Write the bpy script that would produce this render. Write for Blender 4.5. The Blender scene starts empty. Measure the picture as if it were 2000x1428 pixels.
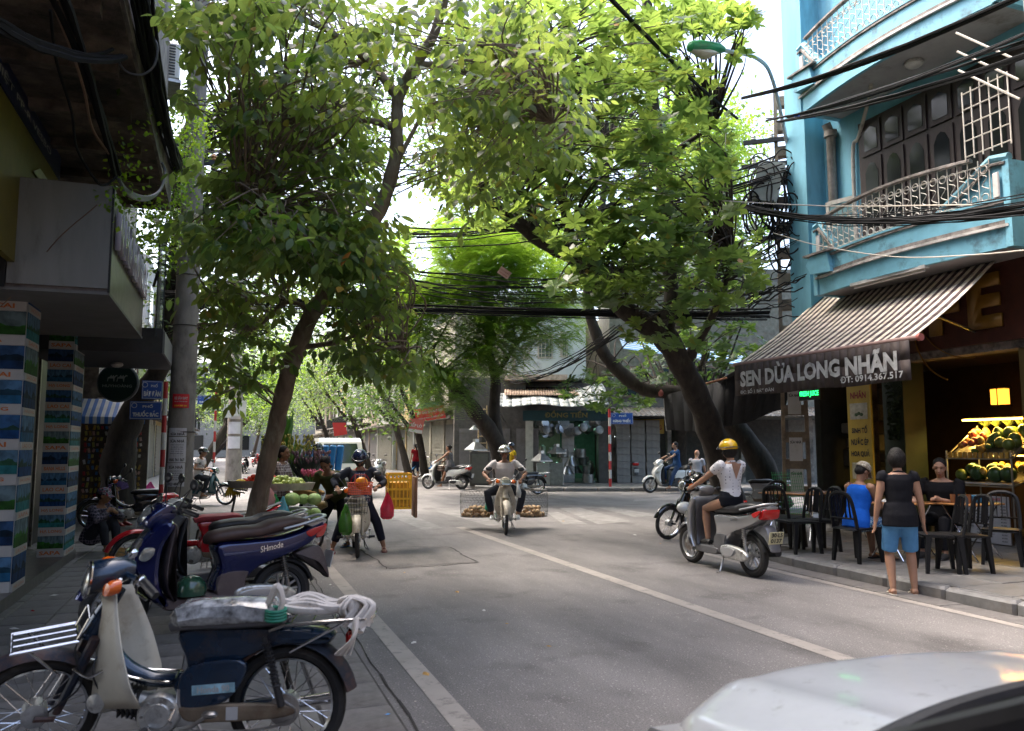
import bpy, math, random
import numpy as np
from mathutils import Vector as V, Matrix, Quaternion
R = math.radians
rnd = random.Random(7)
sc = bpy.context.scene
COL = sc.collection
# ---------------------------------------------------------------- camera
F_PX, EYE = 1556.0, 1.58                       # focal length in pixels of a 2000 px wide picture, eye height
PITCH = math.atan(158 / F_PX)
YAW = math.atan(564 / math.hypot(F_PX, 158))
fwd = V((math.sin(YAW) * math.cos(PITCH), math.cos(YAW) * math.cos(PITCH), math.sin(PITCH)))
rgt = V((math.cos(YAW), -math.sin(YAW), 0))
upv = rgt.cross(fwd)
CAM = V((0, 0, EYE))
cd = bpy.data.cameras.new('camera'); cam = bpy.data.objects.new('camera', cd); COL.objects.link(cam)
cam.location = CAM
cam.rotation_euler = Matrix((rgt, upv, -fwd)).transposed().to_euler()
cd.sensor_width = 36; cd.lens = 36 * F_PX / 2000; cd.clip_start = 0.05; cd.clip_end = 2000
cd.dof.use_dof = True; cd.dof.focus_distance = 11.5; cd.dof.aperture_fstop = 3.2
sc.camera = cam
# ---------------------------------------------------------------- sky and sun
SUN_EL, SUN_AZ = 62, -48                         # elevation; azimuth clockwise from +y
w = bpy.data.worlds.new('World'); sc.world = w; w.use_nodes = True
wn, wl = w.node_tree.nodes, w.node_tree.links
sky = wn.new('ShaderNodeTexSky'); sky.sky_type = 'NISHITA'; sky.sun_disc = False
sky.sun_elevation = R(SUN_EL); sky.sun_rotation = R(SUN_AZ)
sky.air_density = 1.0; sky.dust_density = 6.0; sky.ozone_density = 0.6
wl.new(sky.outputs[0], wn['Background'].inputs[0]); wn['Background'].inputs[1].default_value = 0.15
sl = bpy.data.lights.new('sun', 'SUN'); sun = bpy.data.objects.new('sun', sl); COL.objects.link(sun)
sl.energy = 1.1; sl.angle = R(26); sl.color = (1, .96, .9)
sd = V((math.sin(R(SUN_AZ)) * math.cos(R(SUN_EL)), math.cos(R(SUN_AZ)) * math.cos(R(SUN_EL)), math.sin(R(SUN_EL))))
sun.rotation_euler = sd.to_track_quat('Z', 'Y').to_euler()
sc.view_settings.view_transform = 'Standard'; sc.view_settings.look = 'None'
sc.view_settings.exposure = 2.42; sc.view_settings.gamma = 1; sc.view_settings.use_curve_mapping = False
sc.render.engine = 'CYCLES'
cy = sc.cycles
cy.max_bounces = 7; cy.diffuse_bounces = 4; cy.glossy_bounces = 3; cy.transmission_bounces = 5; cy.transparent_max_bounces = 12
cy.caustics_reflective = False; cy.caustics_refractive = False; cy.sample_clamp_indirect = 6
cy.use_denoising = True

# ---------------------------------------------------------------- from photograph pixels to places
def ray(px, py): return fwd * F_PX + rgt * (px - 1000) - upv * (py - 714)
def G(px, py, z=0.0):
    r = ray(px, py); return CAM + r * ((z - EYE) / r.z)
def P(px, py, d): return CAM + ray(px, py) / F_PX * d
def PX(px, py, x):
    r = ray(px, py); return CAM + r * (x / r.x)
def PY(px, py, y):
    r = ray(px, py); return CAM + r * (y / r.y)
def proj(p):
    v = V(p) - CAM; d = v.dot(fwd)
    return 1000 + F_PX * v.dot(rgt) / d, 714 - F_PX * v.dot(upv) / d, d

# ---------------------------------------------------------------- materials
MATS = {}
def mat(name, col=(.5, .5, .5), rough=.5, metal=0.0, var=.18, scale=6.0, bump=0.0, bscale=40.0, coat=0.0, dirt=0.0, dirtcol=(.12, .1, .08),
        alpha=None, emit=None, estr=1.0, trans=0.0, ior=1.45, stretch=(1, 1, 1), spec=None, coords='Object'):
    if name in MATS: return MATS[name]
    m = bpy.data.materials.new(name); m.use_nodes = True; MATS[name] = m
    N, L = m.node_tree.nodes, m.node_tree.links
    b = N['Principled BSDF']
    b.inputs['Base Color'].default_value = (*col, 1); b.inputs['Roughness'].default_value = rough; b.inputs['Metallic'].default_value = metal
    if spec is not None: b.inputs['Specular IOR Level'].default_value = spec
    if coat: b.inputs['Coat Weight'].default_value = coat; b.inputs['Coat Roughness'].default_value = .06
    if trans: b.inputs['Transmission Weight'].default_value = trans; b.inputs['IOR'].default_value = ior
    if alpha is not None: b.inputs['Alpha'].default_value = alpha
    if emit: b.inputs['Emission Color'].default_value = (*emit, 1); b.inputs['Emission Strength'].default_value = estr
    tc = N.new('ShaderNodeTexCoord'); mp = N.new('ShaderNodeMapping'); mp.inputs['Scale'].default_value = stretch
    L.new(tc.outputs[coords], mp.inputs[0])
    out = None
    if var:
        n = N.new('ShaderNodeTexNoise'); n.inputs['Scale'].default_value = scale; n.inputs['Detail'].default_value = 6; n.inputs['Roughness'].default_value = .6
        L.new(mp.outputs[0], n.inputs[0])
        r = N.new('ShaderNodeValToRGB'); e = r.color_ramp.elements
        e[0].position = .3; e[1].position = .7
        e[0].color = (*[c * (1 - var) for c in col], 1); e[1].color = (*[min(1, c * (1 + var)) for c in col], 1)
        L.new(n.outputs[0], r.inputs[0]); out = r.outputs[0]
    if dirt:
        n2 = N.new('ShaderNodeTexNoise'); n2.inputs['Scale'].default_value = scale * .6; n2.inputs['Detail'].default_value = 9; n2.inputs['Roughness'].default_value = .7
        L.new(mp.outputs[0], n2.inputs[0])
        r2 = N.new('ShaderNodeValToRGB'); e = r2.color_ramp.elements
        e[0].position = .62 - dirt * .3; e[1].position = .78 - dirt * .2; e[0].color = (0, 0, 0, 1); e[1].color = (1, 1, 1, 1)
        L.new(n2.outputs[0], r2.inputs[0])
        mx = N.new('ShaderNodeMix'); mx.data_type = 'RGBA'
        mx.inputs[6].default_value = (*col, 1); mx.inputs[7].default_value = (*dirtcol, 1)
        if out: L.new(out, mx.inputs[6])
        L.new(r2.outputs[0], mx.inputs[0]); out = mx.outputs[2]
    if out: L.new(out, b.inputs['Base Color'])
    if bump:
        n3 = N.new('ShaderNodeTexNoise'); n3.inputs['Scale'].default_value = bscale; n3.inputs['Detail'].default_value = 5
        L.new(mp.outputs[0], n3.inputs[0])
        bp = N.new('ShaderNodeBump'); bp.inputs['Strength'].default_value = bump; bp.inputs['Distance'].default_value = .01
        L.new(n3.outputs[0], bp.inputs['Height']); L.new(bp.outputs[0], b.inputs['Normal'])
    return m
def tree_of(m): return m.node_tree.nodes, m.node_tree.links, m.node_tree.nodes['Principled BSDF']
def ramp(N, stops, interp='LINEAR'):
    r = N.new('ShaderNodeValToRGB'); r.color_ramp.interpolation = interp
    e = r.color_ramp.elements
    while len(e) < len(stops): e.new(.5)
    for i, (p, c) in enumerate(stops): e[i].position = p; e[i].color = (*c, 1)
    return r
def mathn(N, L, op, a, b=None, clamp=False):
    n = N.new('ShaderNodeMath'); n.operation = op; n.use_clamp = clamp
    for i, x in enumerate((a, b)):
        if x is None: continue
        if isinstance(x, (int, float)): n.inputs[i].default_value = x
        else: L.new(x, n.inputs[i])
    return n.outputs[0]
def stripes(name, a, b, freq, axis=0, rough=.6, duty=.5, dirt=.25, trans=0.0):
    m = mat(name, a, rough, var=0); N, L, bs = tree_of(m)
    tc = N.new('ShaderNodeTexCoord'); sp = N.new('ShaderNodeSeparateXYZ'); L.new(tc.outputs['Object'], sp.inputs[0])
    fr = mathn(N, L, 'FRACT', mathn(N, L, 'MULTIPLY', sp.outputs[axis], freq))
    st = mathn(N, L, 'GREATER_THAN', fr, duty)
    mx = N.new('ShaderNodeMix'); mx.data_type = 'RGBA'; mx.inputs[6].default_value = (*a, 1); mx.inputs[7].default_value = (*b, 1); L.new(st, mx.inputs[0])
    n = N.new('ShaderNodeTexNoise'); n.inputs['Scale'].default_value = 3; n.inputs['Detail'].default_value = 8; L.new(tc.outputs['Object'], n.inputs[0])
    r = ramp(N, [(.3, (1 - dirt,) * 3), (.65, (1, 1, 1))]); L.new(n.outputs[0], r.inputs[0])
    m2 = N.new('ShaderNodeMix'); m2.data_type = 'RGBA'; m2.blend_type = 'MULTIPLY'; m2.inputs[0].default_value = 1
    L.new(mx.outputs[2], m2.inputs[6]); L.new(r.outputs[0], m2.inputs[7]); L.new(m2.outputs[2], bs.inputs['Base Color'])
    return m

# ---------------------------------------------------------------- objects
def tag(o, label=None, cat=None, group=None, kind=None):
    if label: o['label'] = label
    if cat: o['category'] = cat
    if group: o['group'] = group
    if kind: o['kind'] = kind
    return o
def thing(name, label, cat, loc=(0, 0, 0), rz=0.0, group=None, s=1.0):
    o = bpy.data.objects.new(name, None); COL.objects.link(o)
    o.location = loc; o.rotation_euler = (0, 0, rz); o.scale = (s, s, s); o.empty_display_size = .1
    return tag(o, label, cat, group)
def link(name, me, parent=None, mtx=None):
    o = bpy.data.objects.new(name, me); COL.objects.link(o)
    if parent: o.parent = parent
    if mtx is not None: o.matrix_local = mtx
    return o
KIDS = {}
def copy_tree(o, parent=None):
    c = o.copy(); COL.objects.link(c)
    if parent: c.parent = parent
    for ch in [x for x in bpy.data.objects if x.parent == o and x != c]: copy_tree(ch, c)
    return c
def frame(d, side=None):
    d = V(d).normalized()
    s = V(side) if side is not None else (V((0, 0, 1)) if abs(d.z) < .95 else V((1, 0, 0)))
    a = s - d * s.dot(d)
    if a.length < 1e-5: a = d.orthogonal()
    a.normalize(); return a, d.cross(a)
class B:
    """collects vertices and faces; make() links them as ONE mesh object"""
    def __init__(s): s.v = []; s.f = []
    def add(s, vs, fs):
        k = len(s.v); s.v += [tuple(p) for p in vs]; s.f += [tuple(i + k for i in f) for f in fs]; return s
    def quad(s, *p): return s.add(p, [tuple(range(len(p)))])
    def box(s, c, d, rot=None):
        h = [x / 2 for x in d]
        vs = [V((sx * h[0], sy * h[1], sz * h[2])) for sx in (-1, 1) for sy in (-1, 1) for sz in (-1, 1)]
        if rot is not None: vs = [rot @ p for p in vs]
        return s.add([p + V(c) for p in vs], [(0, 1, 3, 2), (4, 6, 7, 5), (0, 4, 5, 1), (2, 3, 7, 6), (0, 2, 6, 4), (1, 5, 7, 3)])
    def bb(s, x0, x1, y0, y1, z0, z1): return s.box(((x0 + x1) / 2, (y0 + y1) / 2, (z0 + z1) / 2), (abs(x1 - x0), abs(y1 - y0), abs(z1 - z0)))
    def cbox(s, c, d, b=.01, rot=None):
        hx, hy, hz = [x / 2 for x in d]; b = min(b, hx * .9, hy * .9, hz * .9)
        def ring(z, i):
            X, Y = hx - i, hy - i
            return [V(p) for p in ((X, Y - b, z), (X - b, Y, z), (-X + b, Y, z), (-X, Y - b, z), (-X, -Y + b, z), (-X + b, -Y, z), (X - b, -Y, z), (X, -Y + b, z))]
        rs = [ring(-hz, b * .9), ring(-hz + b, 0), ring(hz - b, 0), ring(hz, b * .9)]
        if rot is not None: rs = [[rot @ p for p in r] for r in rs]
        return s.rings([[p + V(c) for p in r] for r in rs])
    def rings(s, rs, cap=True, closed=False):
        n = len(rs[0]); k = len(s.v)
        for r in rs: s.v += [tuple(p) for p in r]
        m = len(rs)
        for i in range(m if closed else m - 1):
            a, b = k + i * n, k + ((i + 1) % m) * n
            for j in range(n): s.f.append((a + j, a + (j + 1) % n, b + (j + 1) % n, b + j))
        if cap and not closed: s.f.append(tuple(k + j for j in reversed(range(n)))); s.f.append(tuple(k + (m - 1) * n + j for j in range(n)))
        return s
    def tube(s, pts, r, n=8, cap=True, closed=False, side=None, ry=None, power=1.0):
        """sweep an ellipse: r along the side vector, ry across it"""
        pts = [V(p) for p in pts]; m = len(pts)
        rr = list(r) if hasattr(r, '__len__') else [r] * m
        r2 = rr if ry is None else (list(ry) if hasattr(ry, '__len__') else [ry] * m)
        rs = []; a = None
        for i, p in enumerate(pts):
            if closed: d = pts[(i + 1) % m] - pts[i - 1]
            else: d = pts[min(i + 1, m - 1)] - pts[max(i - 1, 0)]
            if d.length < 1e-7: d = V((0, 0, 1))
            a, b = frame(d, side if side is not None else a)
            ring = []
            for j in range(n):
                t = 2 * math.pi * j / n; c, q = math.cos(t), math.sin(t)
                if power != 1.0: c = math.copysign(abs(c) ** power, c); q = math.copysign(abs(q) ** power, q)
                ring.append(p + a * (rr[i] * c) + b * (r2[i] * q))
            rs.append(ring)
        return s.rings(rs, cap, closed)
    def cyl(s, a, b, r, n=12, r2=None): return s.tube([a, b], [r, r if r2 is None else r2], n)
    def ell(s, c, r, n=12, m=8, rot=None):
        rs = []
        for i in range(1, m):
            t = math.pi * i / m
            ring = [V((r[0] * math.sin(t) * math.cos(2 * math.pi * j / n), r[1] * math.sin(t) * math.sin(2 * math.pi * j / n), -r[2] * math.cos(t))) for j in range(n)]
            if rot is not None: ring = [rot @ p for p in ring]
            rs.append([p + V(c) for p in ring])
        k = len(s.v); s.rings(rs, cap=False)
        for z, base, flip in ((-1, 0, 0), (1, (m - 2) * n, 1)):
            p = V((0, 0, z * r[2]))
            if rot is not None: p = rot @ p
            s.v.append(tuple(p + V(c))); q = len(s.v) - 1
            for j in range(n):
                f = (k + base + (j + 1) % n, k + base + j, q); s.f.append(f[::-1] if flip else f)
        return s
    def lathe(s, prof, c=(0, 0, 0), axis=(0, 0, 1), n=16, cap=True):
        """prof: (radius, height) pairs"""
        a, b = frame(axis); d = V(axis).normalized(); c = V(c)
        return s.rings([[c + d * h + (a * math.cos(2 * math.pi * j / n) + b * math.sin(2 * math.pi * j / n)) * max(r, 1e-4) for j in range(n)] for r, h in prof], cap)
    def torus(s, c, axis, Rr, r, n=28, m=8, ry=None, a0=0, a1=360):
        a, b = frame(axis); c = V(c); d = V(axis).normalized(); rs = []
        full = abs(a1 - a0) >= 360; k = n if full else n + 1
        for i in range(k):
            t = R(a0 + (a1 - a0) * i / n); e = a * math.cos(t) + b * math.sin(t)
            rs.append([c + e * (Rr + r * math.cos(2 * math.pi * j / m)) + d * ((r if ry is None else ry) * math.sin(2 * math.pi * j / m)) for j in range(m)])
        return s.rings(rs, cap=not full, closed=full)
    def prism(s, poly, o, u, v, w):
        """polygon of (a, b) on o + a*u + b*v, given the depth vector w"""
        o, u, v, w = V(o), V(u), V(v), V(w); n = len(poly)
        f0 = [o + u * a + v * b for a, b in poly]; f1 = [p + w for p in f0]
        return s.add(f0 + f1, [tuple(range(n)), tuple(reversed(range(n, 2 * n)))] + [(i, i + n, (i + 1) % n + n, (i + 1) % n) for i in range(n)])
    def mesh(s, name, m, smooth=True, ang=40):
        me = bpy.data.meshes.new(name); me.from_pydata(s.v, [], s.f)
        if m is not None: me.materials.append(m)
        if smooth:
            me.shade_smooth()
            me.set_sharp_from_angle(angle=R(ang))
        me.validate(); me.update(); return me
    def make(s, name, m, parent=None, smooth=True, ang=40, fix=False):
        me = s.mesh(name, m, smooth, ang)
        if fix:
            import bmesh
            bm = bmesh.new(); bm.from_mesh(me); bmesh.ops.recalc_face_normals(bm, faces=bm.faces); bm.to_mesh(me); bm.free()
        return link(name, me, parent)
def spline(pts, n=6):
    """Catmull-Rom through the points"""
    pts = [V(p) for p in pts]; q = [pts[0] * 2 - pts[1]] + pts + [pts[-1] * 2 - pts[-2]]; out = []
    for i in range(1, len(q) - 2):
        for k in range(n):
            t = k / n; a, b, c, d = q[i - 1], q[i], q[i + 1], q[i + 2]
            out.append(.5 * ((2 * b) + (c - a) * t + (2 * a - 5 * b + 4 * c - d) * t * t + (3 * b - a - 3 * c + d) * t ** 3))
    return out + [pts[-1]]
def sag(a, b, drop, n=14, wob=0.0, r=rnd):
    a, b = V(a), V(b)
    return [a.lerp(b, i / n) - V((0, 0, drop * 4 * (i / n) * (1 - i / n))) + V((r.uniform(-wob, wob), r.uniform(-wob, wob), r.uniform(-wob, wob))) * (1 if 0 < i < n else 0) for i in range(n + 1)]
def interp(vals, n):
    """stretch a short list of numbers to n entries"""
    m = len(vals) - 1; out = []
    for i in range(n):
        t = i / (n - 1) * m; k = min(int(t), m - 1); out.append(vals[k] + (vals[k + 1] - vals[k]) * (t - k))
    return out
def text(body, o, u, v, width, height, m, parent=None, bold=.02, depth=.002, name='lettering', align='CENTER'):
    """lettering whose baseline box is centred on o (or starts there), running along u with tops towards v"""
    cu = bpy.data.curves.new('t', 'FONT'); cu.body = body; cu.size = 1; cu.offset = bold; cu.resolution_u = 2; cu.space_line = .9
    cu.extrude = .0
    ob = bpy.data.objects.new('t', cu); COL.objects.link(ob)
    dg = bpy.context.evaluated_depsgraph_get(); me = bpy.data.meshes.new_from_object(ob.evaluated_get(dg)); bpy.data.objects.remove(ob); bpy.data.curves.remove(cu)
    n = len(me.vertices); co = np.zeros(n * 3); me.vertices.foreach_get('co', co); co = co.reshape(-1, 3)
    if n == 0: return None
    lo, hi = co.min(0), co.max(0); sx = width / max(hi[0] - lo[0], 1e-6) if width else None; sy = height / max(hi[1] - lo[1], 1e-6)
    if sx is None: sx = sy
    u, v = V(u).normalized(), V(v).normalized(); nn = u.cross(v); o = V(o)
    ax = (co[:, 0] - (lo[0] + hi[0]) / 2 if align == 'CENTER' else co[:, 0] - lo[0]) * sx; ay = (co[:, 1] - (lo[1] + hi[1]) / 2) * sy
    out = np.outer(ax, u) + np.outer(ay, v) + np.array(o + nn * depth)
    me.vertices.foreach_set('co', out.ravel()); me.materials.clear(); me.materials.append(m); me.update(); me.name = name
    return link(name, me, parent)

# common materials
black = mat('black_plastic', (.018, .018, .02), .42, var=.3, bump=.1)
rubber = mat('rubber', (.022, .021, .021), .75, var=.3, dirt=.25, dirtcol=(.09, .08, .07), scale=9)
chrome = mat('chrome', (.62, .62, .63), .16, 1, var=.1, dirt=.2, dirtcol=(.2, .17, .14), scale=14)
steel = mat('worn_steel', (.35, .34, .33), .38, 1, var=.25, dirt=.3, dirtcol=(.16, .1, .06), scale=12)
alu = mat('engine_aluminium', (.58, .58, .56), .4, .8, var=.25, dirt=.32, dirtcol=(.1, .08, .06), scale=16, bump=.2)
greyp = mat('grey_plastic', (.09, .085, .085), .5, var=.2, bump=.1)
lensg = mat('headlight_lens', (.35, .36, .34), .08, .6, var=.4, scale=30)
glass_dark = mat('dark_glass', (.02, .025, .025), .05, 0, var=0)
mirror = mat('mirror_glass', (.6, .62, .62), .03, 1, var=0)
red_lens = mat('red_lens', (.5, .01, .01), .15, var=.1, coat=.5)
orange_lens = mat('orange_lens', (.75, .13, .01), .2, var=.15, coat=.5)
white_paint = mat('white_paint', (.72, .71, .68), .35, var=.08, dirt=.15, dirtcol=(.4, .36, .3))
# ================================================================ GROUND, ROAD, PAVEMENTS
def asphalt(name, base, speck=1.0):
    m = mat(name, base, .8, var=0); N, L, bs = tree_of(m)
    tc = N.new('ShaderNodeTexCoord')
    vo = N.new('ShaderNodeTexVoronoi'); vo.inputs['Scale'].default_value = 55; L.new(tc.outputs['Object'], vo.inputs[0])
    hs = N.new('ShaderNodeSeparateColor'); L.new(vo.outputs['Color'], hs.inputs[0])
    pick = mathn(N, L, 'GREATER_THAN', hs.outputs[0], .86); near = mathn(N, L, 'LESS_THAN', vo.outputs['Distance'], .34)
    st = mathn(N, L, 'MULTIPLY', pick, near)
    n1 = N.new('ShaderNodeTexNoise'); n1.inputs['Scale'].default_value = .55; n1.inputs['Detail'].default_value = 9; n1.inputs['Roughness'].default_value = .65; mq = N.new('ShaderNodeMapping'); mq.inputs['Scale'].default_value = (1.6, .5, 1); L.new(tc.outputs['Object'], mq.inputs[0]); L.new(mq.outputs[0], n1.inputs[0])
    r1 = ramp(N, [(.3, [c * .6 for c in base]), (.5, base), (.72, [c * 1.4 for c in base])]); L.new(n1.outputs[0], r1.inputs[0])
    n2 = N.new('ShaderNodeTexNoise'); n2.inputs['Scale'].default_value = 95; n2.inputs['Detail'].default_value = 3; L.new(tc.outputs['Object'], n2.inputs[0])
    r2 = ramp(N, [(.32, (.62,) * 3), (.68, (1.3,) * 3)]); L.new(n2.outputs[0], r2.inputs[0])
    mu = N.new('ShaderNodeMix'); mu.data_type = 'RGBA'; mu.blend_type = 'MULTIPLY'; mu.inputs[0].default_value = 1; L.new(r1.outputs[0], mu.inputs[6]); L.new(r2.outputs[0], mu.inputs[7])
    mx = N.new('ShaderNodeMix'); mx.data_type = 'RGBA'; L.new(mathn(N, L, 'MULTIPLY', mathn(N, L, 'MULTIPLY', st, 2.2 * speck), mathn(N, L, 'SUBTRACT', n1.outputs[0], .22, True), True), mx.inputs[0]); n4 = N.new('ShaderNodeTexNoise'); n4.inputs['Scale'].default_value = 1.3; n4.inputs['Detail'].default_value = 7; L.new(tc.outputs['Object'], n4.inputs[0]); r4 = ramp(N, [(.55, (1, 1, 1)), (.68, (.66, .65, .65))]); L.new(n4.outputs[0], r4.inputs[0]); m4 = N.new('ShaderNodeMix'); m4.data_type = 'RGBA'; m4.blend_type = 'MULTIPLY'; m4.inputs[0].default_value = 1; L.new(mu.outputs[2], m4.inputs[6]); L.new(r4.outputs[0], m4.inputs[7])
    L.new(m4.outputs[2], mx.inputs[6]); mx.inputs[7].default_value = (.38, .35, .33, 1)
    L.new(mx.outputs[2], bs.inputs['Base Color'])
    bp = N.new('ShaderNodeBump'); bp.inputs['Strength'].default_value = .5; bp.inputs['Distance'].default_value = .006
    L.new(n2.outputs[0], bp.inputs['Height']); L.new(bp.outputs[0], bs.inputs['Normal'])
    return m
m_road = asphalt('asphalt', (.158, .145, .139))
m_patch = asphalt('old_patch', (.135, .123, .115), .4)
def worn(name, col, under, amount=.5, sc_=7):
    """paint worn through in chips"""
    m = mat(name, col, .7, var=0); N, L, bs = tree_of(m)
    tc = N.new('ShaderNodeTexCoord'); n = N.new('ShaderNodeTexNoise'); n.inputs['Scale'].default_value = sc_; n.inputs['Detail'].default_value = 12; n.inputs['Roughness'].default_value = .75
    L.new(tc.outputs['Object'], n.inputs[0]); r = ramp(N, [(amount - .06, (0, 0, 0)), (amount + .05, (1, 1, 1))]); L.new(n.outputs[0], r.inputs[0])
    n2 = N.new('ShaderNodeTexNoise'); n2.inputs['Scale'].default_value = 2.2; n2.inputs['Detail'].default_value = 6; L.new(tc.outputs['Object'], n2.inputs[0])
    r2 = ramp(N, [(.3, [c * .75 for c in col]), (.7, col)]); L.new(n2.outputs[0], r2.inputs[0])
    mx = N.new('ShaderNodeMix'); mx.data_type = 'RGBA'; L.new(r.outputs[0], mx.inputs[0]); L.new(r2.outputs[0], mx.inputs[7]); mx.inputs[6].default_value = (*under, 1)
    L.new(mx.outputs[2], bs.inputs['Base Color']); return m
m_line = worn('worn_road_paint', (.32, .285, .255), (.15, .135, .125), .42)
m_zebra = worn('worn_crossing_paint', (.26, .245, .23), (.16, .147, .14), .5, 4)
S = lambda o: tag(o, kind='structure')
S(B().quad((-300, -60, -.03), (300, -60, -.03), (300, 420, -.03), (-300, 420, -.03)).make('ground', mat('earth', (.16, .15, .14), .9), None, False))
rb = B()
for i in range(12):
    for j in range(30): x0, y0 = -40 + i * 8, -10 + j * 6; rb.quad((x0, y0, 0), (x0 + 8, y0, 0), (x0 + 8, y0 + 6, 0), (x0, y0 + 6, 0))
S(rb.make('road', m_road, None, False))
# pavements
m_kerb = mat('kerb_granite', (.14, .137, .135), .6, var=.3, scale=5, bump=.25, dirt=.35)
m_slab = mat('pavement_slab', (.14, .128, .12), .75, var=.4, scale=4, bump=.3, dirt=.5, dirtcol=(.07, .06, .055))
m_tile = mat('paving_tile', (.155, .145, .14), .55, var=.4, scale=3.2, bump=.22, dirt=.55, dirtcol=(.05, .045, .042))
m_tile2 = mat('paving_tile_dark', (.12, .115, .112), .5, var=.4, scale=3.6, bump=.22, dirt=.5, dirtcol=(.045, .04, .038))
m_joint = mat('joint_dirt', (.045, .04, .036), .9, var=.4)
pv = S(B().bb(-9, 1.02, -6, 20.5, -.02, .012).make('left_pavement', m_joint, None, False))
def piece(me, name, parent, x, y, z, rz=0, tilt=.004, sx=1.0):
    o = bpy.data.objects.new(name, me); COL.objects.link(o); o.parent = parent
    o.location = (x, y, z + rnd.uniform(-.003, .003)); o.rotation_euler = (rnd.uniform(-tilt, tilt), rnd.uniform(-tilt, tilt), rz + rnd.uniform(-.004, .004)); o.scale.x = sx
    return o
tileA = B().cbox((0, 0, 0), (.392, .392, .03), .006).mesh('paving_tile', m_tile, False)
tileB = B().cbox((0, 0, 0), (.392, .392, .03), .006).mesh('paving_tile', m_tile2, False)
slabA = B().cbox((0, 0, 0), (.40, .492, .03), .008).mesh('edge_slab', m_slab, False)
cnt = 0
for j in range(46):
    for i in range(7):
        y = 3.2 + j * .4; x = .38 - i * .4
        if cnt < 296 and y < 14.5: piece(rnd.choice((tileA, tileA, tileB)), 'paving_tile', pv, x, y, .012); cnt += 1
bt = B()
for j in range(60):
    for i in range(13):
        y = 3.2 + j * .4 - 8 * (i >= 0) * 0; x = .38 - i * .4
        y2 = -3 + j * .4
        if y2 > 20: continue
        if i < 7 and 3.1 < y2 < 3.2 + 42 * .4: pass
        if i >= 7 or y2 < 3.0 or y2 > 3.2 + 42 * .4 + .1: bt.cbox((x, y2 + .2 - .2, .012), (.392, .392, .03), .006)
tag(bt.make('far_paving', m_tile, pv, False), kind='stuff')
for j in range(38): piece(slabA, 'edge_slab', pv, .80, 2.2 + j * .5, .014, tilt=.008)
# right pavement with kerb stones following its curve
KR = spline([(7.02, -8), (7.02, 3), (7.05, 7), (7.2, 9.6), (7.9, 12.2), (9.4, 14.4), (12, 15.7), (18, 14.6), (34, 9.5)], 9)
poly = [tuple(p)[:2] for p in KR] + [(34, -8)]
pr_ = S(B().prism(poly, (0.14, 0, -.02), (1, 0, 0), (0, 1, 0), (0, 0, .128)).make('right_pavement', m_joint, None, False, fix=True))
acc = 0; last = None; kp = [V((p.x, p.y, 0)) for p in KR]
def walk(pts, step):
    out = []; pos = 0; seg = 0; d = 0; tot = [0]
    for a, b in zip(pts, pts[1:]): tot.append(tot[-1] + (b - a).length)
    L_ = tot[-1]; t = 0; k = 0
    while t < L_:
        while tot[k + 1] < t: k += 1
        a, b = pts[k], pts[k + 1]; out.append((a.lerp(b, (t - tot[k]) / max(tot[k + 1] - tot[k], 1e-6)), (b - a).normalized())); t += step
    return out
kst = B().cbox((0, 0, 0), (.79, .17, .17), .03).mesh('kerb_stone', m_kerb, False)
for p, d in walk(kp, .8):
    if p.y > 1.5 or p.x > 8:
        n = V((d.y, -d.x, 0)); q = p + n * .085 + d * .4
        piece(kst, 'kerb_stone', pr_, q.x, q.y, .05, math.atan2(d.y, d.x), .01)
gts = B().cbox((0, 0, 0), (.58, .30, .03), .006).mesh('gutter_slab', m_slab, False)
for p, d in walk(kp, .59):
    if 1.5 < p.y < 14 and p.x < 10:
        n = V((d.y, -d.x, 0)); q = p - n * .16 + d * .3
        piece(gts, 'gutter_slab', pr_, q.x, q.y, -.004, math.atan2(d.y, d.x), .006)
pt = B().cbox((0, 0, 0), (.592, .592, .03), .006).mesh('granite_tile', mat('granite_tile', (.12, .117, .115), .5, var=.35, scale=3, bump=.15, dirt=.35, dirtcol=(.09, .08, .075)), False)
for j in range(20):
    for i in range(11):
        x, y = 7.55 + i * .6, 4.3 + j * .6
        if y > 9.4 and x < 7.6 + (y - 9.4) * .55: continue
        if y > 14.2: continue
        piece(pt, 'granite_tile', pr_, x, y, .112)
# far corner pavement and far left pavement
far_ = S(B().prism([(34, 18.2), (10.6, 26.3), (9.1, 28.2), (8.5, 31), (8.3, 150), (34, 150)], (0, 0, -.02), (1, 0, 0), (0, 1, 0), (0, 0, .14)).make('far_pavement', mat('far_pavement', (.17, .16, .15), .7, var=.3, bump=.2), None, False, fix=True))
fk = [V((34, 18.2, 0)), V((10.6, 26.3, 0)), V((9.1, 28.2, 0)), V((8.5, 31, 0)), V((8.3, 70, 0))]
for p, d in walk(fk, 1.2):
    if p.x < 24: piece(kst, 'kerb_stone', far_, p.x + d.x * .6, p.y + d.y * .6, .06, math.atan2(d.y, d.x), .01, 1.45)
S(B().prism([(-.6, 32), (-.9, 150), (-30, 150), (-30, 30), (-2, 30)], (0, 0, -.02), (1, 0, 0), (0, 1, 0), (0, 0, .14)).make('far_left_pavement', MATS['far_pavement'], None, False, fix=True))
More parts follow.
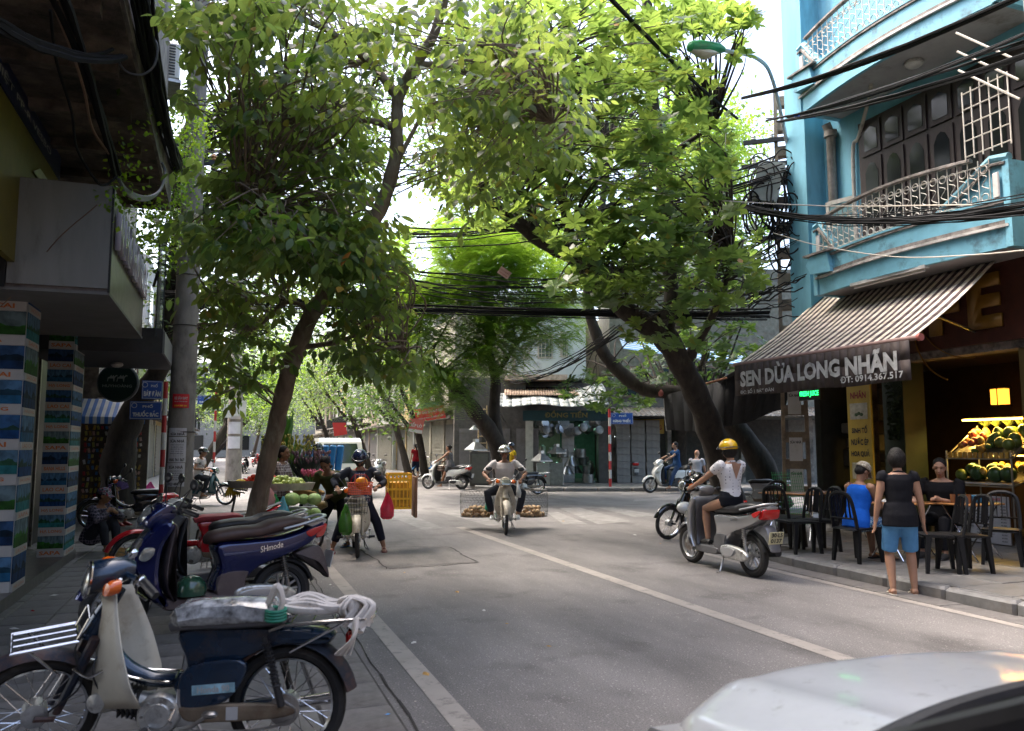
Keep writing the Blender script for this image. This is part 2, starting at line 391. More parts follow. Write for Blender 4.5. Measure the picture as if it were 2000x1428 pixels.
# road markings
def strip(name, pts, wd, m, z=.004, label=None, cat='road marking', group=None):
    b = B(); pts = [V((*p, z)) for p in pts]
    for a, c in zip(pts, pts[1:]):
        d = (c - a).normalized(); n = V((d.y, -d.x, 0)) * wd / 2; b.quad(a - n, a + n, c + n, c - n)
    o = b.make(name, m, None, False); return S(o)
strip('edge_line', [(1.345, y) for y in range(-4, 15, 2)] + [(1.36, 13.9)], .15, m_line)
strip('centre_line', [(4.42, y) for y in (-2, 1, 4, 7, 10, 13, 15.3)], .17, m_line)
strip('edge_line', [(6.66, y) for y in (-2, 2, 5, 8)] + [(6.68, 9.4), (6.85, 11)], .12, m_line)
zb = [((848, 998), (905, 996), (1010, 1024), (955, 1027)), ((742, 1000), (800, 1004), (865, 1031), (826, 1035)), ((610, 1012), (640, 1012), (692, 1038), (660, 1044)),
      ((1092, 993), (1130, 991), (1232, 1018), (1168, 1024)), ((1068, 1001), (1090, 1000), (1150, 1024), (1100, 1024)), ((1165, 991), (1195, 991), (1290, 1006), (1240, 1010)),
      ((1215, 964), (1400, 960), (1400, 963), (1212, 967)), ((1240, 975), (1400, 968), (1400, 972), (1236, 980)), ((1300, 984), (1400, 978), (1400, 982), (1296, 990))]
for q in zb: S(B().quad(*[G(x, y, .004) for x, y in reversed(q)]).make('crossing_stripe', m_zebra, None, False))
S(B().quad(*[G(x, y, .004) for x, y in ((700, 1073), (757, 1109), (932, 1097), (880, 1070))]).make('road_patch', m_patch, None, False))
m_crack = mat('crack_dirt', (.03, .026, .024), .95, var=.4)
cb = B()
for path in (((700, 1072), (730, 1090), (757, 1111)), ((757, 1111), (850, 1105), (934, 1098)), ((880, 1069), (905, 1085), (934, 1098)), ((700, 1072), (790, 1068), (880, 1069))):
    ps = [G(x, y, .006) for x, y in path]
    ps = [p + V((rnd.uniform(-.02, .02), rnd.uniform(-.02, .02), 0)) for p in spline(ps, 7)]
    for a, c in zip(ps, ps[1:]):
        d = (c - a).normalized(); n = V((d.y, -d.x, 0)) * rnd.uniform(.004, .018); cb.quad(a - n, a + n, c + n, c - n)
ps = [V((1.08 + rnd.uniform(-.014, .014), y * .3, .005)) for y in range(10, 46)]
for a, c in zip(ps, ps[1:]):
    n = V((rnd.uniform(.002, .012), 0, 0)); cb.quad(a - n, a + n, c + n, c - n)
tag(cb.make('crack_grit', m_crack, None, False), 'dark cracks and grit at the joints of the road surface', 'cracks', kind='stuff')
# ================================================================ NEAR LEFT SHOP
m_gran = mat('dark_granite', (.06, .055, .052), .3, var=.5, scale=9, dirt=.4, dirtcol=(.12, .1, .085))
m_dk = mat('dark_frame', (.012, .012, .013), .45, var=.3)
m_wht = mat('white_panel', (.5, .5, .48), .5, var=.1, scale=2, dirt=.2, dirtcol=(.3, .27, .24))
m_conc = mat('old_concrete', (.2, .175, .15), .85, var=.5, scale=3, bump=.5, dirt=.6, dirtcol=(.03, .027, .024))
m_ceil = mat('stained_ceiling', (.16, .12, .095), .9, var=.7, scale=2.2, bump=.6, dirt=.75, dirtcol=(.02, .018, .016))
m_label = mat('poster_label', (.44, .43, .42), .6, var=.08)
m_orange = mat('orange_print', (.5, .13, .02), .5, var=0)
def landscape(name, seed, skyc, seac, hill):
    m = mat(name, (.1, .2, .3), .6, var=0, spec=.2); N, L, bs = tree_of(m)
    tc = N.new('ShaderNodeTexCoord'); sp = N.new('ShaderNodeSeparateXYZ'); L.new(tc.outputs['Generated'], sp.inputs[0])
    n = N.new('ShaderNodeTexNoise'); n.inputs['Scale'].default_value = 3.2; n.inputs['Detail'].default_value = 5
    mp = N.new('ShaderNodeMapping'); mp.inputs['Location'].default_value = (seed * 3.7, seed * 1.3, 0); mp.inputs['Scale'].default_value = (1.4, 1.4, .25)
    L.new(tc.outputs['Generated'], mp.inputs[0]); L.new(mp.outputs[0], n.inputs[0])
    hz = mathn(N, L, 'ADD', mathn(N, L, 'MULTIPLY', n.outputs[0], 1.1), -.02)
    ism = mathn(N, L, 'LESS_THAN', sp.outputs[2], hz); isw = mathn(N, L, 'LESS_THAN', sp.outputs[2], .36)
    n2 = N.new('ShaderNodeTexNoise'); n2.inputs['Scale'].default_value = 9; n2.inputs['Detail'].default_value = 6; L.new(mp.outputs[0], n2.inputs[0])
    r1 = ramp(N, [(.35, [c * .3 for c in skyc]), (.65, [c * .75 for c in skyc])]); L.new(n2.outputs[0], r1.inputs[0])
    r2 = ramp(N, [(.3, [c * .3 for c in hill]), (.7, [c * 1.6 for c in hill])]); L.new(n2.outputs[0], r2.inputs[0])
    r3 = ramp(N, [(.3, [c * .35 for c in seac]), (.7, [c * 1.1 for c in seac])]); L.new(n2.outputs[0], r3.inputs[0])
    a = N.new('ShaderNodeMix'); a.data_type = 'RGBA'; L.new(ism, a.inputs[0]); L.new(r1.outputs[0], a.inputs[6]); L.new(r2.outputs[0], a.inputs[7])
    c = N.new('ShaderNodeMix'); c.data_type = 'RGBA'; L.new(isw, c.inputs[0]); L.new(a.outputs[2], c.inputs[6]); L.new(r3.outputs[0], c.inputs[7])
    L.new(c.outputs[2], bs.inputs['Base Color']); return m
LS = [landscape('poster_bay', 1, (.12, .28, .5), (.02, .12, .25), (.01, .04, .07)), landscape('poster_terraces', 2, (.2, .3, .35), (.03, .12, .02), (.03, .13, .02)),
      landscape('poster_islands', 3, (.06, .18, .42), (.01, .06, .2), (.015, .05, .04)), landscape('poster_dusk', 4, (.05, .13, .3), (.01, .04, .12), (.005, .02, .04)),
      landscape('poster_river', 5, (.15, .3, .45), (.03, .2, .22), (.02, .08, .04))]
shop = thing('shop_building', 'dark ground floor shop with two pillars covered in landscape posters', 'shop', (0, 0, 0))
B().bb(-9, -2.35, 5, 12.75, .012, .16).make('plinth', m_gran, shop, False)
B().bb(-2.352, -1.9, 5, 12.8, .012, .15).make('plinth_step', m_gran, shop, False)
B().bb(-2.9, -2.4, 9.8, 11.95, .16, 3.2).make('door_panel', mat('grey_door', (.2, .2, .21), .5, var=.08), shop, False)
B().bb(-2.42, -2.36, 11.55, 11.62, .16, 3.2).make('door_frame', m_dk, shop, False)
B().bb(-9, -2.9, 9.4, 13.2, .16, 5).make('wall', m_dk, shop, False)
B().bb(-9, -2.2, 5, 9.2, 3.3, 5).make('upper_wall', m_dk, shop, False)
def pillar(y0, y1, x0, x1, zt, names, sidew):
    B().bb(x0, x1, y0, y1, .16, zt).make('pillar', m_wht, shop, False)
    n = len(names); h = (zt - .16) / n
    for k, nm in enumerate(names):
        z0 = .16 + (n - 1 - k) * h
        for face in (0, 1):
            mm = LS[(k * 2 + face * 3 + int(y0)) % 5]
            if face == 0: B().bb(x0, x1 - .004, y0 - .012, y0 - .002, z0 + .1, z0 + h - .012).make('poster', mm, shop, False)
            else: B().bb(x1 + .002, x1 + .012, y0 + .004, y1, z0 + .07, z0 + h - .012).make('poster', mm, shop, False)
            if face == 0:
                l = B().bb(x0, x1 - .004, y0 - .015, y0 - .002, z0 - .008, z0 + .096).make('poster_label', m_label, shop, False)
                text(nm, ((x0 + x1) / 2 if x1 - x0 < 1 else x1 - .33, y0 - .016, z0 + .044), (1, 0, 0), (0, 0, 1), min(.44, .065 * len(nm), (x1 - x0) * .82), .05, m_orange, l, bold=.03)
            else:
                l = B().bb(x1 + .002, x1 + .015, y0 + .004, y1, z0 - .008, z0 + .066).make('poster_label', m_label, shop, False)
                text(nm, (x1 + .016, (y0 + y1) / 2, z0 + .03), (0, 1, 0), (0, 0, 1), (y1 - y0) * .75, .04, m_orange, l, bold=.0)
for m_ in LS: m_.node_tree.nodes['Principled BSDF'].inputs['Roughness'].default_value = .7
pillar(9.2, 9.75, -3.2, -1.92, 3.3, ['SAPA', 'LAO CAI', 'HẠ LONG', 'BANA HILLS', 'HẠ LONG', 'LAO CAI', 'SAPA', 'HẠ LONG', 'LAO CAI', 'HẠ LONG', 'LAO CAI', 'SAPA', 'LAO CAI'][::-1][:9], 0)
pillar(11.95, 12.7, -2.22, -1.92, 3.15, ['SAPA', 'LAO CAI', 'HẠ LONG', 'LAO CAI', 'HẠ LONG', 'SAPA', 'BANA HILLS', 'LAO CAI', 'HẠ LONG', 'HẠ LONG', 'SAPA'], 0)
# projecting sign box with raised letters
sb = thing('sign_box', 'large white panelled sign box with raised pale purple letters above the pillars', 'shop sign', (-1.1, 8.5, 3.07))
B().bb(-1.0, -.001, .0, 3.36, .0, 1.06).make('box_body', mat('sign_face', (.11, .085, .075), .35, var=.5, scale=7, dirt=.4), sb, False)
B().bb(-.86, -.002, -.02, -.001, .03, 1.05).make('side_panel', mat('white_sheet', (.21, .21, .20), .45, var=.12, scale=5, stretch=(1, 1, .2), dirt=.35, dirtcol=(.1, .09, .08)), sb, False)
for c_, d_ in (((-.9, -.012, .5), (.06, .02, 1.02)), ((.004, -.012, .52), (.02, .03, 1.06))): B().box(c_, d_).make('edge_trim', m_dk, sb, False)
B().bb(-1.3, .01, -.01, 3.37, -.03, -.002).make('soffit', mat('grey_soffit', (.15, .145, .14), .6, var=.2, scale=2, dirt=.2), sb, False)
mlet = mat('acrylic_letters', (.55, .5, .62), .25, var=.1, coat=.5)
for ch, yy, h, zc in [('N', .35, .42, .68), ('H', .8, .42, .68), ('À', 1.2, .46, .70), ('H', 1.6, .42, .68), ('À', 2.0, .46, .7), ('N', 2.4, .42, .68), ('G', 2.75, .42, .68), ('1', 3.05, .4, .68)]:
    o = text(ch, (.01, yy, zc), (0, 1, 0), (0, 0, 1), .3, h, mlet, sb, bold=.03, depth=.05, name='letter')
    md = o.modifiers.new('s', 'SOLIDIFY'); md.thickness = .05; md.offset = -1
# board with the pipe advertisement under the balcony slab
ad = thing('advertising_board', 'yellow board with a navy band hanging under the stained balcony', 'advertising board', (-1.9, 4, 3.3))
B().bb(-.06, 0, 0, 6.2, 0, 1.35).make('yellow_panel', mat('yellow_board', (.14, .11, .01), .5, var=.15), ad, False)
B().bb(-.06, .012, 0, 6.22, 1.352, 1.62).make('navy_band', mat('navy_board', (.012, .018, .07), .4, var=.1), ad, False)
text('ỐNG NHIỆT PP-R VESBO', (.016, 4.0, 1.48), (0, 1, 0), (0, 0, 1), 3.3, .13, m_label, ad, bold=.01)
for k in range(3):
    B().prism([(0, 0), (.25, .12), (.95, .12), (.6, 0)], (.014, 4.9, .62 + k * .2), (0, 1, 0), (0, .25, 1), (.008, 0, 0)).make('chevron', [mat('chev_white', (.5, .52, .48), .5), mat('chev_green', (.02, .14, .07), .5), MATS['chev_white']][k], ad, False)
B().bb(-9, -1.0, 3, 13, 5.9, 14).make('upper_storeys', m_conc, shop, False)
bal = thing('balcony_slab', 'stained old concrete balcony overhanging the shop on the left', 'balcony', (-.86, 3, 4.95))
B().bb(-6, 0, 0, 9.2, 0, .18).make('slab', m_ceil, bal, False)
B().bb(-.12, .03, 0, 9.25, .02, .95).make('parapet', m_conc, bal, False)
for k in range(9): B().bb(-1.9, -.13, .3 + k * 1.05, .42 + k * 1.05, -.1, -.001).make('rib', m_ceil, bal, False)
# next building along the left
nb = thing('corner_house', 'narrow old house with a pinkish upper wall behind the air conditioner', 'house', (-2.6, 13.3, 0))
m_pink = mat('pinkish_wall', (.55, .46, .42), .8, var=.15, dirt=.3, scale=2)
B().bb(-6, 0, -.3, 7, 3.4, 13).make('wall', m_pink, nb, False)
B().bb(-6, -.2, -.1, 5.4, .012, 3.4).make('shopfront', m_dk, nb, False)
for k in range(6): B().bb(-.198, -.17, .3 + k * .85, .36 + k * .85, .02, 3.1).make('mullion', steel, nb, False)
for k in range(3):
    wf = B().bb(.0, .05, .8 + k * 2.0, 1.9 + k * 2.0, 5.4, 7.4).make('window', mat('shutter_brown', (.12, .07, .05), .6), nb, False)
    for q in range(9): B().box((.06, 1.35 + k * 2, 5.55 + q * .2), (.02, 1.0, .05), Matrix.Rotation(.4, 3, 'Y')).make('slat', MATS['shutter_brown'], wf, False)
B().bb(0, .35, 0, 7, 3.75, 3.9).make('cornice', m_conc, nb, False)
B().bb(0, .8, .2, 6.5, 7.9, 8.05).make('upper_balcony', m_conc, nb, False)
cp = thing('entrance_canopy', 'low dark canopy with a round ceiling lamp beyond the sign box', 'canopy', (-2.6, 12.1, 2.88))
B().bb(0, 1.75, 0, 2.6, .0, .35).make('canopy_box', mat('dark_canopy', (.05, .048, .05), .6, var=.2), cp, False)
B().bb(1.752, 1.78, -.02, 2.62, -.01, .3).make('edge_strip', mat('edge_grey', (.2, .2, .2), .5), cp, False)
B().ell((1.0, 1.6, -.03), (.09, .09, .05)).make('ceiling_lamp', mat('frosted', (.55, .53, .5), .3), cp)
gp_ = thing('glass_screen', 'greenish glass side panel hanging past the end of the sign box', 'glass panel', (-.95, 12.0, 3.1))
B().bb(0, .02, 0, 1.1, 0, 1.5).make('pane', mat('pane_glass', (.5, .62, .58), .05, var=0, trans=.9), gp_, False)
B().bb(-.01, .03, 1.1, 1.14, -.05, 1.55).make('frame_bar', m_dk, gp_, False)
rs = thing('round_sign', 'round dark green sign with two pale camels and lettering', 'round sign', (P(231, 748, 13.5)))
rs.rotation_euler.z = -.12
B().lathe([(.31, 0), (.33, .02), (.33, .07), (.31, .09)], (0, .045, 0), (0, -1, 0), 32).make('rim', mat('sign_rim', (.1, .11, .11), .4), rs)
fc = B().lathe([(0, 0), (.3, 0), (.3, .012), (0, .012)], (0, -.045, 0), (0, -1, 0), 32, False).make('face', mat('sign_green', (.006, .035, .03), .4, var=.05), rs)
m_pale = mat('pale_print', (.33, .38, .36), .6, var=0)
text('HUYHOÀNG', (0, -.06, -.05), (1, 0, 0), (0, 0, 1), .46, .06, m_pale, fc, bold=.02)
camel = [(-.07, -.05), (-.06, -.05), (-.05, .0), (.02, .0), (.03, -.05), (.04, -.05), (.045, .01), (.07, .04), (.09, .035), (.085, .055), (.065, .06), (.04, .03), (.025, .06), (.005, .03), (-.01, .06), (-.035, .025), (-.06, .02)]
for dx, sc2 in ((-.09, 1.0), (.06, 1.05)): B().prism([(a * sc2 + dx, c * sc2 + .07) for a, c in camel], (0, -.058, 0), (1, 0, 0), (0, 0, 1), (0, -.004, 0)).make('camel_emblem', m_pale, fc, False, fix=True)
B().box((.24, .1, .36), (.02, .02, .25)).make('bracket', m_dk, rs, False)
# accessory stall
stall = thing('accessory_stall', 'small stall hung with rows of hair accessories under a striped awning', 'market stall', (P(225, 850, 17.5).x - .1, P(225, 850, 17.5).y, .012))
B().bb(-.6, .75, .25, .3, 0, 2.35).make('back_board', mat('stall_board', (.10, .075, .06), .8, var=.3), stall, False)
st_a = B().add([(-.62, .3, 2.62), (.72, .3, 2.62), (.72, -.45, 2.2), (-.62, -.45, 2.2), (.72, -.45, 2.05), (-.62, -.45, 2.05)], [(0, 3, 2, 1), (3, 5, 4, 2)]).make('awning', stripes('blue_white_awning', (.62, .62, .6), (.05, .16, .48), 6.8, 0), stall, False)
cols_ = [(.6, .35, .05), (.5, .05, .06), (.45, .4, .1), (.08, .2, .4), (.5, .3, .25), (.35, .22, .05), (.6, .55, .5)]
mtr = [mat('trinket_%d' % i, c, .35, .2 if i % 2 else 0, var=.3) for i, c in enumerate(cols_)]
for row in range(13):
    for k in range(15):
        if rnd.random() < .12: continue
        x = -.5 + k * .078 + rnd.uniform(-.01, .01); z = 1.98 - row * .125
        o = B().box((x, .2, z), (.045, .03, rnd.uniform(.06, .11)), Matrix.Rotation(rnd.uniform(-.4, .4), 3, 'Y')).make('trinket', rnd.choice(mtr), stall, False)
ac = thing('air_conditioner', 'white outdoor air conditioner unit mounted high behind the cable bundle', 'air conditioner', P(326, 135, 13.2)); ac.rotation_euler.z = .1
B().cbox((0, 0, 0), (.38, .75, .62), .03).make('casing', mat('ac_casing', (.62, .6, .56), .5, var=.06), ac, False)
for k in range(11): B().box((-.02, -.385, -.24 + k * .048), (.26, .012, .02)).make('louvre', m_dk, ac, False)
B().box((0, 0, -.34), (.42, .78, .05)).make('bracket', steel, ac, False)
# wall with bell-shaped hat between tree and pole
bw = thing('shuttered_house', 'weathered grey house front beside the leaning trunk on the left', 'house', (-2.75, 20.4, 0))
B().bb(-4, 0, 0, 6.2, 0, 9).make('wall', m_conc, bw, False)
for k in range(4):
    f = B().bb(.0, .05, .3 + k * 1.5, 1.5 + k * 1.5, .05, 2.5).make('shutter', mat('grey_shutter', (.2, .195, .18), .6, var=.2, dirt=.3), bw, False)
    for q in range(12): B().bb(.05, .07, .34 + k * 1.5, 1.46 + k * 1.5, .15 + q * .19, .17 + q * .19).make('slat', MATS['grey_shutter'], f, False)
B().bb(0, .5, 0, 6.2, 2.7, 2.85).make('eave', m_conc, bw, False)
# ================================================================ BLUE HOUSE ON THE RIGHT
m_blue = mat('blue_stucco', (.14, .36, .47), .75, var=.16, scale=2.4, bump=.15, bscale=14, dirt=.3, dirtcol=(.09, .22, .28), stretch=(1, 1, .22))
m_blue2 = mat('blue_trim_paint', (.16, .40, .51), .6, var=.12, scale=5, dirt=.3, dirtcol=(.06, .1, .12))
m_trim = mat('dirty_white_trim', (.55, .53, .5), .7, var=.2, scale=4, dirt=.5, dirtcol=(.12, .105, .095))
m_grime = mat('grimy_moulding', (.25, .22, .2), .8, var=.4, scale=7, dirt=.6, dirtcol=(.05, .045, .04), bump=.3)
m_wood = mat('dark_door_wood', (.022, .012, .011), .6, var=.3, scale=5, stretch=(6, 6, 1))
m_rail = mat('cream_iron', (.5, .46, .4), .5, var=.15, dirt=.25, scale=10)
hs = thing('blue_house', 'light blue house with two curved balconies over the cafe', 'house', (0, 0, 0))
XF = 10.8
B().bb(XF, 17, 7.15, 12.62, 4.45, 14).make('wall', m_blue, hs, False)
B().bb(XF + .01, 17, 12.45, 12.61, 3.2, 4.45).make('side_wall', m_blue, hs, False); B().bb(XF + .01, 17, 12.45, 12.61, .1, 3.19).make('shaded_side_wall', mat('shaded_wall_tone', (.05, .055, .05), .8), hs, False)  # lower part of the wall coloured dark for the shade under the awning
B().bb(XF - .45, XF + .3, 12.05, 12.6, 3.2, 14).make('corner_pier', m_blue, hs, False)
B().bb(XF + .02, XF + .5, 10.45, 10.9, .12, 3.0).make('green_pillar', mat('green_pillar', (.028, .042, .024), .6, var=.15), hs, False)
B().bb(XF + .03, XF + .35, 11.35, 11.75, .12, 3.0).make('grey_pillar', m_conc, hs, False)
B().bb(XF + .0, XF + .4, 7.9, 8.3, .12, 3.05).make('yellow_pillar', mat('yellow_pillar', (.11, .08, .025), .6, var=.2), hs, False)
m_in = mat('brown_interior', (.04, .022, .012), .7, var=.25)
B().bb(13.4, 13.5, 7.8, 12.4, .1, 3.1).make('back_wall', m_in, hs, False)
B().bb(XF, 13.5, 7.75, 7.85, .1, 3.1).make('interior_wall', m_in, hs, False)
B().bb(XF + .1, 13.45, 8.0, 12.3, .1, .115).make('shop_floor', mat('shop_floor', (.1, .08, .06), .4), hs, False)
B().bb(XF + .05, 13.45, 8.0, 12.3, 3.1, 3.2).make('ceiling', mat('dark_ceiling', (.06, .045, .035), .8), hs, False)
B().bb(XF - .02, XF + .3, 7.9, 12.05, 3.0, 3.12).make('lintel', m_grime, hs, False)
# cafe board
m_gold = mat('gold_letters', (.22, .11, .012), .4, .3, var=.15)
bd = thing('cafe_board', 'dark red fascia board with big gold CAFE lettering under the awning', 'shop sign', (XF - .12, 7.9, 3.12))
B().bb(0, .1, 0, 4.1, 0, 1.3).make('board', mat('dark_red_board', (.06, .016, .01), .5, var=.25), bd, False)
for ch, yy in (('C', 2.95), ('A', 2.2), ('F', 1.5), ('E', .78)):
    o = text(ch, (-.02, yy, .62), (0, -1, 0), (0, 0, 1), .56, .82, m_gold, bd, bold=.05, depth=.03, name='letter'); md = o.modifiers.new('s', 'SOLIDIFY'); md.thickness = .04
B().torus((-.02, 1.2, .35), (1, 0, 0), .9, .012, 40, 5, a0=200, a1=300).torus((-.02, 1.0, .9), (1, 0, 0), 1.1, .01, 40, 5, a0=180, a1=270).make('swirl', m_gold, bd)
# double doors of the first floor
dr = B().bb(XF - .06, XF + .02, 7.5, 11.1, 4.7, 7.45).make('door', m_wood, hs, False)
m_gl = mat('door_glass', (.012, .014, .015), .12, var=0, spec=.3)
for k in range(7):
    y0 = 7.63 + k * .49
    B().bb(XF - .09, XF - .062, y0, y0 + .43, 4.75, 6.7).bb(XF - .088, XF - .064, y0, y0 + .43, 6.78, 7.38).make('leaf_panel', m_wood, hs, False)
    B().prism([(.0, 0), (.29, 0), (.29, 1.0), (.22, 1.14), (.145, 1.18), (.07, 1.14), (0, 1.0)], (XF - .092, y0 + .07, 5.45), (0, 1, 0), (0, 0, 1), (-.006, 0, 0)).make('pane', m_gl, dr, False, fix=True)
    B().prism([(.0, 0), (.29, 0), (.29, .35), (.145, .44), (0, .35)], (XF - .092, y0 + .07, 6.86), (0, 1, 0), (0, 0, 1), (-.006, 0, 0)).make('pane', m_gl, dr, False, fix=True)
    B().bb(XF - .1, XF - .09, y0 + .06, y0 + .37, 4.85, 5.3).make('lower_panel', m_wood, dr, False)
B().tube([(XF - .1, 11.75, 4.6), (XF - .1, 11.75, 7.5), (XF - .2, 11.75, 7.7)], .085, 10).lathe([(.12, 0), (.12, .12)], (XF - .1, 11.75, 7.45)).make('drain_pipe', mat('grey_pipe', (.2, .18, .165), .6, var=.3, dirt=.4), hs)
B().tube(spline([(XF - .06, 11.25, 4.6), (XF - .06, 11.25, 6.9), (XF - .06, 11.1, 7.2), (XF - .3, 10.6, 7.6), (XF - .6, 10.2, 7.72)], 5), .035, 8).make('thin_pipe', mat('cream_pipe', (.42, .38, .33), .6, dirt=.3), hs)
# curved balconies
def bow(y0, y1, n=16, deep=1.1):
    """plan curve of the balcony front"""
    out = []
    for i in range(n + 1):
        t = i / n; out.append((XF - deep * (.8 + .2 * math.sin(math.pi * t)), y0 + (y1 - y0) * t))
    return out
def balcony(zb, y0, y1, label):
    b = thing('curved_balcony', label, 'balcony', (0, 0, 0))
    cv = bow(y0, y1)
    B().prism([(XF, y0)] + cv + [(XF, y1)], (0, 0, zb + .001), (1, 0, 0), (0, 1, 0), (0, 0, .12)).make('floor_slab', mat('underside_white', (.33, .32, .32), .8, var=.15, scale=2, dirt=.2), b, False, fix=True)
    def band(z0, z1, off, m, nm, th=.07):
        bb_ = B(); rs_ = []
        for i, (x, y) in enumerate(cv):
            rs_.append([V((x - off, y, z0)), V((x - off, y, z1)), V((x - off + th, y, z1)), V((x - off + th, y, z0))])
        return bb_.rings(rs_).make(nm, m, b, True, 30, fix=True)
    band(zb - .02, zb + .26, .02, m_blue2, 'lower_band'); band(zb + .262, zb + .30, .07, m_trim, 'white_moulding', .12); band(zb + .302, zb + .36, .04, m_grime, 'moulding', .1)
    band(zb + .362, zb + .6, .02, m_blue2, 'parapet'); band(zb + .602, zb + .64, .05, m_grime, 'coping', .13); band(zb + .642, zb + .67, .06, m_blue2, 'coping_cap', .15)
    for sgn, ye in ((1, y0), (-1, y1)):                    # raised ends with scroll tops
        x, y = cv[0] if sgn == 1 else cv[-1]
        e_ = 1.15 if sgn == 1 else .6; pr = [(0, .64), (0, 1.25), (.2 * e_, 1.25), (e_, .66)]
        B().prism(pr, (x - .03, y, zb), (.10 * sgn * 0, sgn, 0), (0, 0, 1), (.09, 0, 0)).make('parapet_end', m_blue2, b, False, fix=True)
        B().tube([(x - .0, y - .02 * sgn, zb + 1.22), (x, y + .2 * e_ * sgn, zb + 1.27), (x - .05, y + e_ * sgn, zb + .68)], .065, 8).make('end_moulding', m_blue2, b)
        B().tube([(x - .05, y - .0 * sgn, zb + 1.14), (x - .05, y + .18 * e_ * sgn, zb + 1.17), (x - .09, y + .92 * e_ * sgn, zb + .66)], .03, 6).make('end_lower_moulding', m_grime, b)  # thinner, darker moulding just below the end moulding
        B().bb(x - .06, XF, y - .05, y + .05, zb - .02, zb + 1.18).make('end_pier', m_blue2, b, False)
        B().cbox((x - .08, y + .13 * sgn, zb + .86), (.03, .1, .36), .02).make('pale_panel', mat('pale_panel', (.5, .47, .45), .7), b, False)
    x, y = cv[-1]                                            # flower box corner ornament
    B().prism([(0, 0), (.5, .04), (.62, .22), (.5, .36), (.1, .36)], (x - .2, y - .55, zb + .3), (0, 1, 0), (0, 0, 1), (.25, 0, 0)).make('corner_ornament', m_blue2, b, False, fix=True)
    B().bb(x - .24, x + .05, y - .6, y + .1, zb + .665, zb + .70).make('ornament_cap', m_grime, b, False)
    # iron railing
    hr = []
    m0 = 2
    for i in range(m0, len(cv) - m0 + 1):
        if i < len(cv): hr.append((cv[i][0] - .03, cv[i][1], zb + 1.28 + .1 * math.sin(math.pi * i / len(cv))))
    B().tube(hr, .035, 6, ry=.05).make('handrail', m_grime, b)
    pts = [V((x - .02, y, zb)) for x, y in cv[1:-1]]
    for p, d in walk(pts, .15):
        zt = 1.26 + .08 * math.sin(math.pi * (p.y - y0) / (y1 - y0))
        B().tube([p + V((0, 0, .66)), p + V((0, 0, zt))], .008, 5).make('baluster', m_rail, b)
        c = p + d * .075
        B().torus(c + V((0, 0, zt - .14)), (1, 0, 0), .055, .009, 14, 4).make('ring', m_rail, b)
        B().torus(c + V((0, 0, .74)), (1, 0, 0), .055, .009, 14, 4).make('ring', m_rail, b)
        B().tube(spline([c + V((0, -.06, .85)), c + V((0, .04, .92)), c + V((0, -.04, 1.02)), c + V((0, .06, 1.08))], 3), .007, 4).make('scroll', m_rail, b)
    B().tube([p + V((0, 0, zb * 0 + 1.2)) for p in pts[::2]], .01, 5).make('top_rail', m_rail, b)
    B().tube([p + V((0, 0, .70)) for p in pts[::2]], .01, 5).make('bottom_rail', m_rail, b)
    return b
balcony(4.28, 7.6, 11.35, 'lower blue balcony with cream iron railing just above the striped awning')
balcony(7.75, 7.6, 11.6, 'upper blue balcony seen from below at the top right')
lp = thing('ceiling_lamp', 'round white lamp on the underside of the upper balcony', 'lamp', (10.25, 9.35, 7.75))
B().lathe([(.13, 0), (.15, -.02), (.15, -.05)], (0, 0, 0)).make('base', m_trim, lp)
B().ell((0, 0, -.05), (.13, .13, .06)).make('shade', mat('frosted', (.6, .6, .58)), lp)
ww = thing('window_sash', 'old white framed window sash leaning on the lower balcony', 'window', (10.25, 11.35, 4.95), 0)
ww.rotation_euler = (R(6), R(-8), 0)
for c, d in (((0, 0, .5), (.04, .07, 1.05)), ((0, -.62, .5), (.04, .07, 1.05)), ((0, -.31, 1.0), (.04, .56, .07)), ((0, -.31, .02), (.04, .56, .07))): B().box(c, d).make('frame', mat('old_white_frame', (.55, .52, .48), .6, dirt=.3), ww, False)
B().box((0, -.31, .5), (.01, .55, .9)).make('pane', mat('frost_pane', (.2, .33, .36), .15), ww, False)
gr = thing('iron_grille', 'pale iron window grille with long spikes near the right edge', 'grille', (9.75, 7.75, 5.6))
for k in range(6): B().tube([(0, -.35 + k * .14, 0), (0, -.35 + k * .14, 1.0 + .05 * math.sin(k * .6))], .01, 5).make('bar', m_rail, gr)
for k in range(5): B().tube([(0, -.35, .05 + k * .23), (0, .35, .05 + k * .23)], .01, 5).make('bar', m_rail, gr)
for k in range(3): B().tube([(0, -.5, .55 + k * .27), (-.1, .3, 1.3 + k * .28)], .016, 5).make('spike', m_rail, gr)
# neighbour at the right edge
nr = thing('pale_house', 'cream house with a climbing plant on its balcony at the right edge', 'house', (9.6, 3.5, 0))
m_cream = mat('cream_wall', (.36, .35, .31), .8, var=.15, scale=3, dirt=.3)
B().bb(0, 6, 0, 3.5, 3.4, 13).make('wall', m_cream, nr, False)
B().bb(-.25, 0, 0, 3.3, 5.0, 6.1).make('balcony_front', m_cream, nr, False)
B().bb(-.3, 0, 0, 3.35, 4.9, 5.0).make('balcony_floor', m_trim, nr, False)
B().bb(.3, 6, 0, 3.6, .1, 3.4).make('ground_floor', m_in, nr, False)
B().bb(-.05, -.01, 1.3, 3.3, 3.5, 4.9).make('brown_door', m_wood, nr, False)
B().bb(.5, .8, 3.7, 3.95, .1, 3.3).make('yellow_post', MATS['yellow_pillar'], nr, False)
